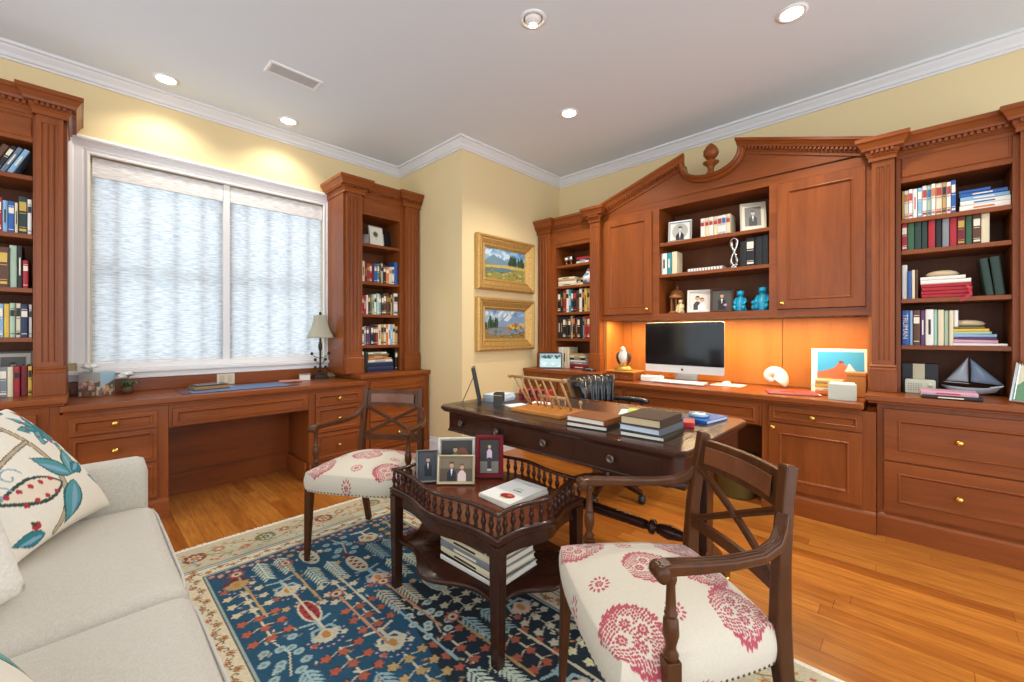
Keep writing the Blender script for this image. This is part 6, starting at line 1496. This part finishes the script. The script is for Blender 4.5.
def sail(pts, name, m):
    a, b_, c_ = [Vector(q_) for q_ in pts]; rg = []
    for i in range(11):
        u = i/10; l0, l1 = a.lerp(c_, u), b_.lerp(c_, u)
        rg.append([tuple(l0.lerp(l1, v/8) + Vector((0, -0.022*math.sin(PI*v/8)*math.sin(PI*min(1, u*0.9+0.1)), 0))) for v in range(9)])
    ob = MB().loft(rg, closed=False, cap=False).build(name, m, bt); sd = ob.modifiers.new('thick', 'SOLIDIFY'); sd.thickness = 0.003; return ob
sail(((-0.004, 0, 0.072), (-0.100, 0, 0.072), (-0.004, 0, 0.222)), 'mainsail', CRY)
sail(((0.135, 0, 0.062), (0.006, 0, 0.072), (0.004, 0, 0.215)), 'headsail', mat('blue_crystal', '#a4c0da', 0.12, trans=0.1, ior=1.4, coat=0.4))

# ================================================================ WINDOW DESK
lp = thing('table_lamp', 'bronze table lamp with pale bell shade beside the narrow bookcase', 'lamp', (1.512, 3.87, DT+0.0008), FW, local=True)
BRZ = mat('dark_bronze', '#3b362f', 0.45, 0.7)
def sqr(h_, z, r=0.2): return [(x, y, z) for x, y in rrect(-h_, h_, -h_*0.8, h_*0.8, h_*r, 3)]
MB().loft([sqr(0.066, 0.0), sqr(0.066, 0.010), sqr(0.056, 0.018), sqr(0.050, 0.034), sqr(0.026, 0.046), sqr(0.018, 0.06)], smooth=False).build('base', BRZ, lp)
MB().lathe([(0.012, 0.055), (0.008, 0.08), (0.013, 0.10), (0.008, 0.12), (0.008, 0.25), (0.016, 0.27), (0.018, 0.30), (0.010, 0.33), (0.008, 0.36), (0.008, 0.58), (0.012, 0.585), (0.010, 0.60), (0.003, 0.607)], n=12).build('stem', BRZ, lp)
lf = MB()
for s_, z in ((-1, 0.09), (1, 0.09), (-1, 0.16), (1, 0.16), (-1, 0.215), (1, 0.215)):
    L = 0.075 if z > 0.2 else 0.045
    lf.tube([(0.006*s_, 0, z-0.03), (L*0.6*s_, 0, z-0.015), (L*s_, -0.003, z+0.01)], 0.003, 6)
    lf.sphere((L*s_, -0.004, z+0.014), (0.014, 0.008, 0.014), n=10, k=6)
lf.build('leaf_sprays', BRZ, lp)
rg = []
for i in range(13):
    u = i/12; h_ = 0.050 + 0.055*(u**1.9) ; rg.append([(x, y, 0.575-0.205*u) for x, y, _ in sqr(h_, 0, 0.35)])
sh = MB().loft(rg, cap=False).build('lamp_shade', mat('shade_silk', '#aaa793', 0.8), lp); sd = sh.modifiers.new('thick', 'SOLIDIFY'); sd.thickness = 0.003
cdh = thing('card_holder', 'small white card box beside the lamp base', 'card box', (1.375, 3.86, DT+0.0008), FW, rz=-0.3, local=True)
MB().box(-0.042, 0.042, -0.028, 0.028, 0, 0.045).build('box', mat('white_frame', '#dcd6cb', 0.4), cdh, bevel=0.002); MB().box(-0.046, 0.046, -0.032, 0.032, 0.0455, 0.053).build('lid', mat('case_grey', '#8c8a86', 0.4), cdh, bevel=0.002)
pd = thing('desk_pad', 'blue desk blotter with maroon border under the window', 'desk pad', (0.84, 3.66, DT+0.0008), FW, local=True)
MB().box(-0.37, 0.37, -0.155, 0.165, 0, 0.003).build('border', mat('pad_maroon', '#5a2a30', 0.5), pd, bevel=0.001)
MB().box(-0.31, 0.31, -0.150, 0.160, 0.0032, 0.0042).build('blotter', mat('pad_blue', '#4f79a6', 0.35), pd)
nb = thing('notebook', 'dark notebook with brown edges lying on the blue blotter', 'notebook', (0.66, 3.735, DT+0.0052), FW, rz=0.12, local=True)
MB().box(-0.11, 0.11, -0.075, 0.075, 0, 0.004).box(-0.11, 0.11, -0.075, 0.075, 0.026, 0.030).build('cover', mat('satin_black', '#16171a', 0.4), nb, bevel=0.001)
MB().box(-0.106, 0.107, -0.072, 0.071, 0.0042, 0.0258).build('pages', mat('brown_pages', '#a5794c', 0.7), nb)
MB().box(-0.085, 0.06, -0.05, 0.055, 0.0303, 0.036).build('phone', mat('grey_glass', '#7f8a94', 0.1, coat=0.4), nb, bevel=0.002)
pf_ = thing('paper_folder', 'thin pink paper folder at the right end of blotter', 'folder', (1.27, 3.80, DT+0.0008), FW, rz=-0.2, local=True)
MB().box(-0.12, 0.05, -0.08, 0.08, 0.0048, 0.0075).build('folder_cover', mat('folder_pink', '#9c4a44', 0.5), pf_)
MB().box(-0.115, 0.045, -0.076, 0.076, 0.0077, 0.009).build('paper', mat('pink_sheet', '#c58a7c', 0.7), pf_)
pk = thing('picture_block', 'block printed with a coloured hillside village, left of flowers', 'picture block', (0.078, 3.872, DT+0.0008), FW, rz=-0.62, local=True)
MB().box(-0.060, 0.060, -0.062, 0.062, 0, 0.155).build('block', mat('block_side', '#9fb7c4', 0.4), pk)
for nm, w_, fn in (('front_print', 0.12, lambda X, Y: (X-0.060, -0.0626+0*X, Y)), ('side_print', 0.124, lambda X, Y: (0.0606+0*X, X-0.062, Y))):
    p = Pic(w_, 0.155, 0.0035, '#a8cde2' if nm == 'side_print' else '#b9bcb6'); r = random.Random(len(nm))
    p.poly([(0, 0.05), (w_*0.4, 0.075), (w_, 0.10), (w_, 0), (0, 0)], '#7a6a58')
    for i in range(26):
        x, y = r.random()*w_, r.random()*(0.05 + 0.03*(nm == 'front_print')); s_ = 0.010+0.010*r.random()
        p.rect(x, x+s_, y, y+s_*1.5, r.choice(['#c98a52', '#d8b68a', '#c46a5a', '#e0d2c0', '#d79aa0', '#b9794a'])); p.rect(x+s_*0.3, x+s_*0.55, y+s_*0.5, y+s_*0.9, '#4a3f3a')
    sheet(nm, p, fn, PHOTOM, pk)
PET = mat('white_petal', '#efeeea', 0.7); LEA = mat('leaf_green', '#3f6a42', 0.5)
def bouquet(label, x, y, h_, k, seed, z0=None):
    o = thing('flower_posy', label, 'flowers', (x, y, (DT if z0 is None else z0)+0.0008), FW, local=True); r = random.Random(seed)
    if z0 is None: MB().lathe([(0.022, 0), (0.030, 0.006), (0.034, 0.03), (0.030, 0.05), (0.027, 0.05), (0.030, 0.03), (0.004, 0.008)], n=16).build('pot', mat('pot_brown', '#5a3f2a', 0.5), o)
    for i in range(k):
        a = 2*PI*i/k + r.random(); R_ = 0.03 if i else 0.0; c_ = (R_*math.cos(a), R_*math.sin(a), h_*(0.8+0.2*r.random()))
        mb = MB()
        for ring, (n_, ln, tilt) in enumerate(((6, 0.036, 0.35), (5, 0.026, 0.9))):
            for q in range(n_):
                b_ = 2*PI*q/n_ + ring*0.4; rg = []
                for t_ in (0, 0.35, 0.7, 1.0):
                    wd_ = 0.021*math.sin(PI*min(0.95, t_*0.8+0.12)); d_ = ln*t_; zz = d_*math.sin(tilt)*(1 if t_ < 0.8 else 0.9)
                    px, py = c_[0]+d_*math.cos(tilt)*math.cos(b_), c_[1]+d_*math.cos(tilt)*math.sin(b_)
                    rg.append([(px-wd_*math.sin(b_), py+wd_*math.cos(b_), c_[2]+zz+0.003), (px, py, c_[2]+zz-0.002), (px+wd_*math.sin(b_), py-wd_*math.cos(b_), c_[2]+zz+0.003)])
                mb.loft(rg, closed=False, cap=False)
        for q in range(6): mb.sphere((c_[0]+0.014*math.cos(q*1.05), c_[1]+0.014*math.sin(q*1.05), c_[2]+0.016+0.006*(q % 2)), (0.013, 0.013, 0.009), n=8, k=5)
        mb.build('blossom', PET, o)
        MB().tube([(0, 0, 0.03 if z0 is None else 0.0), (c_[0]*0.6, c_[1]*0.6, c_[2]*0.6), (c_[0], c_[1], c_[2])], 0.002, 5).build('stem', LEA, o)
    for i in range(9 if z0 is None else 0):
        a = 2*PI*i/9; rg = []
        for t_ in (0, 0.3, 0.6, 0.85, 1.0):
            d_ = 0.015+0.05*t_; wd_ = 0.014*math.sin(PI*t_*0.95+0.05); z = 0.045+0.035*math.sin(PI*t_*0.8)
            rg.append([(d_*math.cos(a)-wd_*math.sin(a), d_*math.sin(a)+wd_*math.cos(a), z), (d_*math.cos(a), d_*math.sin(a), z-0.004), (d_*math.cos(a)+wd_*math.sin(a), d_*math.sin(a)-wd_*math.cos(a), z)])
        MB().loft(rg, closed=False, cap=False).build('leaf', LEA, o)
bouquet('white flower posy with green leaves right of the picture block', 0.225, 3.86, 0.125, 4, 3)
bouquet('white blossoms lying on top of the picture block', 0.055, 3.89, 0.022, 3, 8, DT+0.157)

# ================================================================ ON THE WRITING TABLE
# book stand seen from its back: rods lean towards the camera side
bk_ = thing('book_stand', 'pale wooden book stand with turned rods on golden board', 'book stand', (1.70, 1.385, DT_), FW, local=True)
RODM = wood('pale_beech', '#a07a4c', '#bf9a68', (3, 3, 0.4), rough=0.4); BRD = wood('golden_board', '#a8672b', '#c4823c', (3, 0.4, 3), rough=0.35)
MB().box(-0.10, 0.115, -0.165, 0.165, 0, 0.018).build('board', BRD, bk_, bevel=0.003)
for i in range(5):
    y = -0.11 + 0.20*i/4 + 0.04
    b0, t0 = (0.045, y-0.02+0.03, 0.018), (-0.048, y+0.01, 0.178)
    MB().tube([b0, tuple(b0[k]+(t0[k]-b0[k])*0.5 for k in range(3)), t0], [0.0045, 0.0058, 0.0045], 8).build('rod', RODM, bk_)
for y0, y1 in ((-0.125, -0.128), (0.185, 0.195)):
    MB().tube([(0.05, min(y0, 0.158), 0.018), (-0.048, y1 if y1 < 0 else 0.19, 0.178)], [0.007, 0.006], 8).build('side_post', RODM, bk_)
rl_ = MB().tube([(-0.05, -0.15, 0.180), (-0.05, 0.215, 0.180)], 0.0075, 10)
for y in (-0.155, 0.22): rl_.sphere((-0.05, y, 0.180), 0.012, n=12, k=6)
rl_.build('top_rail', RODM, bk_)
MB().tube([(0.085, -0.075, 0.066), (0.085, 0.125, 0.066)], 0.008, 10).build('front_ledge', RODM, bk_)
for i in range(5): MB().tube([(0.085, -0.06+i*0.042, 0.018), (0.085, -0.06+i*0.042, 0.064)], 0.0042, 8).build('peg', RODM, bk_)
for y in (-0.15,): MB().lathe([(0.008, 0.018), (0.004, 0.024), (0.005, 0.045), (0.010, 0.052), (0.010, 0.060), (0.003, 0.066)], c=(0.095, y, 0), n=12).build('page_peg', RODM, bk_)
rb_ = thing('red_box', 'red box bound with black straps behind the book stand', 'box', (1.99, 1.70, DT_), FW, rz=0.25, local=True)
MB().box(-0.05, 0.05, -0.10, 0.10, 0, 0.062).build('body', mat('lacquer_red', '#b3242a', 0.35), rb_, bevel=0.003)
mb = MB()
for y in (-0.07, -0.023, 0.023, 0.07): mb.box(-0.0515, 0.0515, y-0.007, y+0.007, 0.0, 0.0635)
mb.box(-0.0512, 0.0512, -0.1012, 0.1012, 0.024, 0.032).build('straps', mat('satin_black', '#16171a', 0.4), rb_)
def papers(label, x, y, w_, d_, h_, rz, col='#e4e6e6', k=3):
    o = thing('paper_stack', label, 'papers', (x, y, DT_), FW, rz=rz, local=True)
    for i in range(k): MB().cbox((0.004*math.sin(i*2.2), 0.005*math.cos(i*1.7), h_*(i+0.5)/k), (w_, d_, h_/k*0.93), rz=0.05*math.sin(i*1.9)).build('sheet', mat('paper_'+col[1:], col, 0.8), o)
    return o
papers('tall stack of bluish white papers beside the edge on frame', 1.80, 1.84, 0.16, 0.13, 0.042, 0.2, '#c9d6de', 5)
papers('loose white papers spread behind the book stand', 1.885, 1.575, 0.09, 0.13, 0.004, 0.2, '#e9e8e4', 2)
papers('loose white sheets between the pen block and book stand', 1.74, 1.64, 0.12, 0.09, 0.003, -0.3, '#e6e6e4', 2)
cp = thing('pen_block', 'small dark square pen holder near the left end of table', 'pen holder', (1.645, 1.685, DT_), FW, rz=0.5, local=True)
MB().loft([[(x, y, z) for x, y in rrect(-h_, h_, -h_, h_, 0.004, 2)] for h_, z in ((0.026, 0), (0.026, 0.080), (0.021, 0.080), (0.021, 0.01))], smooth=False).build('body', mat('dark_stone', '#3a3835', 0.4), cp)
MB().box(-0.0265, 0.0265, -0.0265, 0.0265, 0.064, 0.068).build('band', BRASS, cp)
def lying_book(label, x, y, z, w_, d_, t_, rz, cm, pm=PAPER, group=None, name='book', flap=False):
    """cover boards with the page block showing on three sides; spine on the +y side"""
    o = thing(name, label, 'book', (x, y, z), FW, group, rz=rz, local=True)
    b_ = 0.003
    MB().box(-w_/2, w_/2, -d_/2, d_/2, 0, b_).box(-w_/2, w_/2, -d_/2, d_/2, t_-b_, t_).box(-w_/2, w_/2, -d_/2, -d_/2+b_, b_, t_-b_).build('cover', cm, o, bevel=0.0012)
    MB().box(-w_/2+0.006, w_/2-0.005, -d_/2+b_, d_/2-0.006, b_+0.0002, t_-b_-0.0002).build('pages', pm, o)
    return o
TANL = wood('tan_leather', '#75431f', '#8c5529', (1, 1, 1), rough=0.5, coat=0.0); BRNL = wood('brown_leather', '#37281d', '#473529', (1, 1, 1), rough=0.55, coat=0.0)
lying_book('black book with cream pages beneath the tan leather one', 1.605, 1.030, DT_, 0.165, 0.20, 0.021, 0.10, mat('satin_black', '#16171a', 0.4))
lying_book('tan leather bound book on top, right of the book stand', 1.607, 1.032, DT_+0.0215, 0.165, 0.195, 0.025, 0.02, TANL)
lying_book('olive black leather folio at bottom beneath two notebooks', 1.640, 0.775, DT_, 0.225, 0.185, 0.020, 0.06, mat('folio_olive', '#2d2b22', 0.45))
lying_book('grey notebook sandwiched between brown album and dark folio', 1.640, 0.778, DT_+0.0205, 0.215, 0.178, 0.026, -0.03, mat('notebook_grey', '#55585c', 0.5), mat('bluish_pages', '#c9d3dd', 0.7))
lying_book('brown leather album on top, nearest the table corner', 1.642, 0.780, DT_+0.047, 0.215, 0.172, 0.034, 0.02, BRNL, mat('aged_pages', '#c9b48e', 0.7))
papers('white papers with sticky note behind the brown album', 2.00, 1.05, 0.15, 0.12, 0.004, 0.4, '#e3e3df', 2)
sk = thing('sticky_note', 'yellow green sticky note on the white papers', 'sticky note', (2.035, 1.055, DT_+0.0045), FW, rz=0.3, local=True)
MB().loft([[(-0.038+0.076*i/6, y, 0.0004+0.006*max(0, (i-4)/2)**2) for i in range(7)] for y in (-0.038, 0.038)], closed=False, cap=False).build('note', mat('sticky_green', '#c5d873', 0.7), sk).modifiers.new('thick', 'SOLIDIFY').thickness = 0.0004
bn = thing('blue_notebook', 'bright blue notebook under the round dish on table corner', 'notebook', (2.075, 0.715, DT_), FW, rz=-0.15, local=True)
MB().box(-0.10, 0.10, -0.062, 0.062, 0, 0.003).box(-0.10, 0.10, -0.062, 0.062, 0.013, 0.016).box(-0.10, -0.097, -0.062, 0.062, 0.003, 0.013).build('cover', mat('bright_blue', '#1f5fae', 0.4), bn, bevel=0.001); MB().box(-0.096, 0.096, -0.058, 0.058, 0.0032, 0.0128).build('pages', PAPER, bn)
ds = thing('dish', 'round glass dish standing on the blue notebook', 'dish', (2.055, 0.735, DT_+0.0168), FW, local=True)
MB().lathe([(0.042, 0), (0.046, 0.004), (0.047, 0.016), (0.044, 0.017), (0.040, 0.006), (0.004, 0.005)], n=24).build('bowl', mat('dish_steel', '#9fb2c0', 0.2, 0.5), ds)
MB().lathe([(0.036, 0.0072), (0.036, 0.010), (0.018, 0.0105), (0.004, 0.0075)], n=20).build('contents', mat('white_paper', '#eae8e2', 0.8), ds)
rd_ = thing('red_case', 'small red case next to the blue notebook', 'case', (1.905, 0.725, DT_), FW, rz=0.35, local=True)
MB().prism(rrect(-0.065, 0.065, -0.024, 0.024, 0.008, 3), 0, 0.024, 'xy').build('body', mat('lacquer_red', '#b3242a', 0.35), rd_, bevel=0.003); MB().box(0.035, 0.060, -0.0245, 0.0245, 0.006, 0.0245).build('end_cap', mat('satin_black', '#16171a', 0.4), rd_)
papers('crumpled white sheets behind the red case', 2.02, 0.845, 0.12, 0.06, 0.012, 0.6, '#dfe3e6', 3)

# ================================================================ MAGAZINES ON THE SIDE TABLE
def cover_book(label, x, y, z, w_, d_, t_, rz, pic=None, col='#ddd9cf'):
    o = thing('magazine', label, 'magazine', (x, y, z), FW, rz=rz, local=True)
    MB().box(-w_/2, w_/2, -d_/2, d_/2, 0.0, t_-0.0006).build('pages', PAPER, o)
    if pic is not None: sheet('cover', pic, lambda X, Y: (Y*-1 + w_/2, X - d_/2, t_ + 0*X), PHOTOM, o)
    else: MB().box(-w_/2, w_/2, -d_/2, d_/2, t_-0.0005, t_).build('cover', mat('cover_'+col[1:], col, 0.4), o)
pcv = Pic(0.18, 0.245, 0.0018, '#e2e2dc')
pcv.ell(0.068, 0.185, 0.036, 0.026, '#b9341f'); pcv.ell(0.068, 0.190, 0.030, 0.018, '#7d2014'); pcv.ell(0.060, 0.180, 0.012, 0.007, '#d8603c'); pcv.ell(0.070, 0.212, 0.022, 0.006, '#caa98a')
for i, (x0, x1) in enumerate(((0.060, 0.078), (0.082, 0.094), (0.050, 0.062))): pcv.rect(x0, x1, 0.115+0.0*i, 0.124, '#3a4650')
for j, (x0, x1) in enumerate(((0.05, 0.10), (0.06, 0.095))): pcv.rect(x0, x1, 0.100-j*0.010, 0.103-j*0.010, '#8a8f92')
pcv.rect(0.06, 0.11, 0.030, 0.033, '#9a9a94')
cover_book('lower cream magazine beneath the white one on side table', 1.320, 1.260, TT, 0.245, 0.185, 0.012, -0.06)
cover_book('white magazine with a red bowl on its cover, side table', 1.318, 1.258, TT+0.0125, 0.245, 0.18, 0.009, 0.02, pcv)
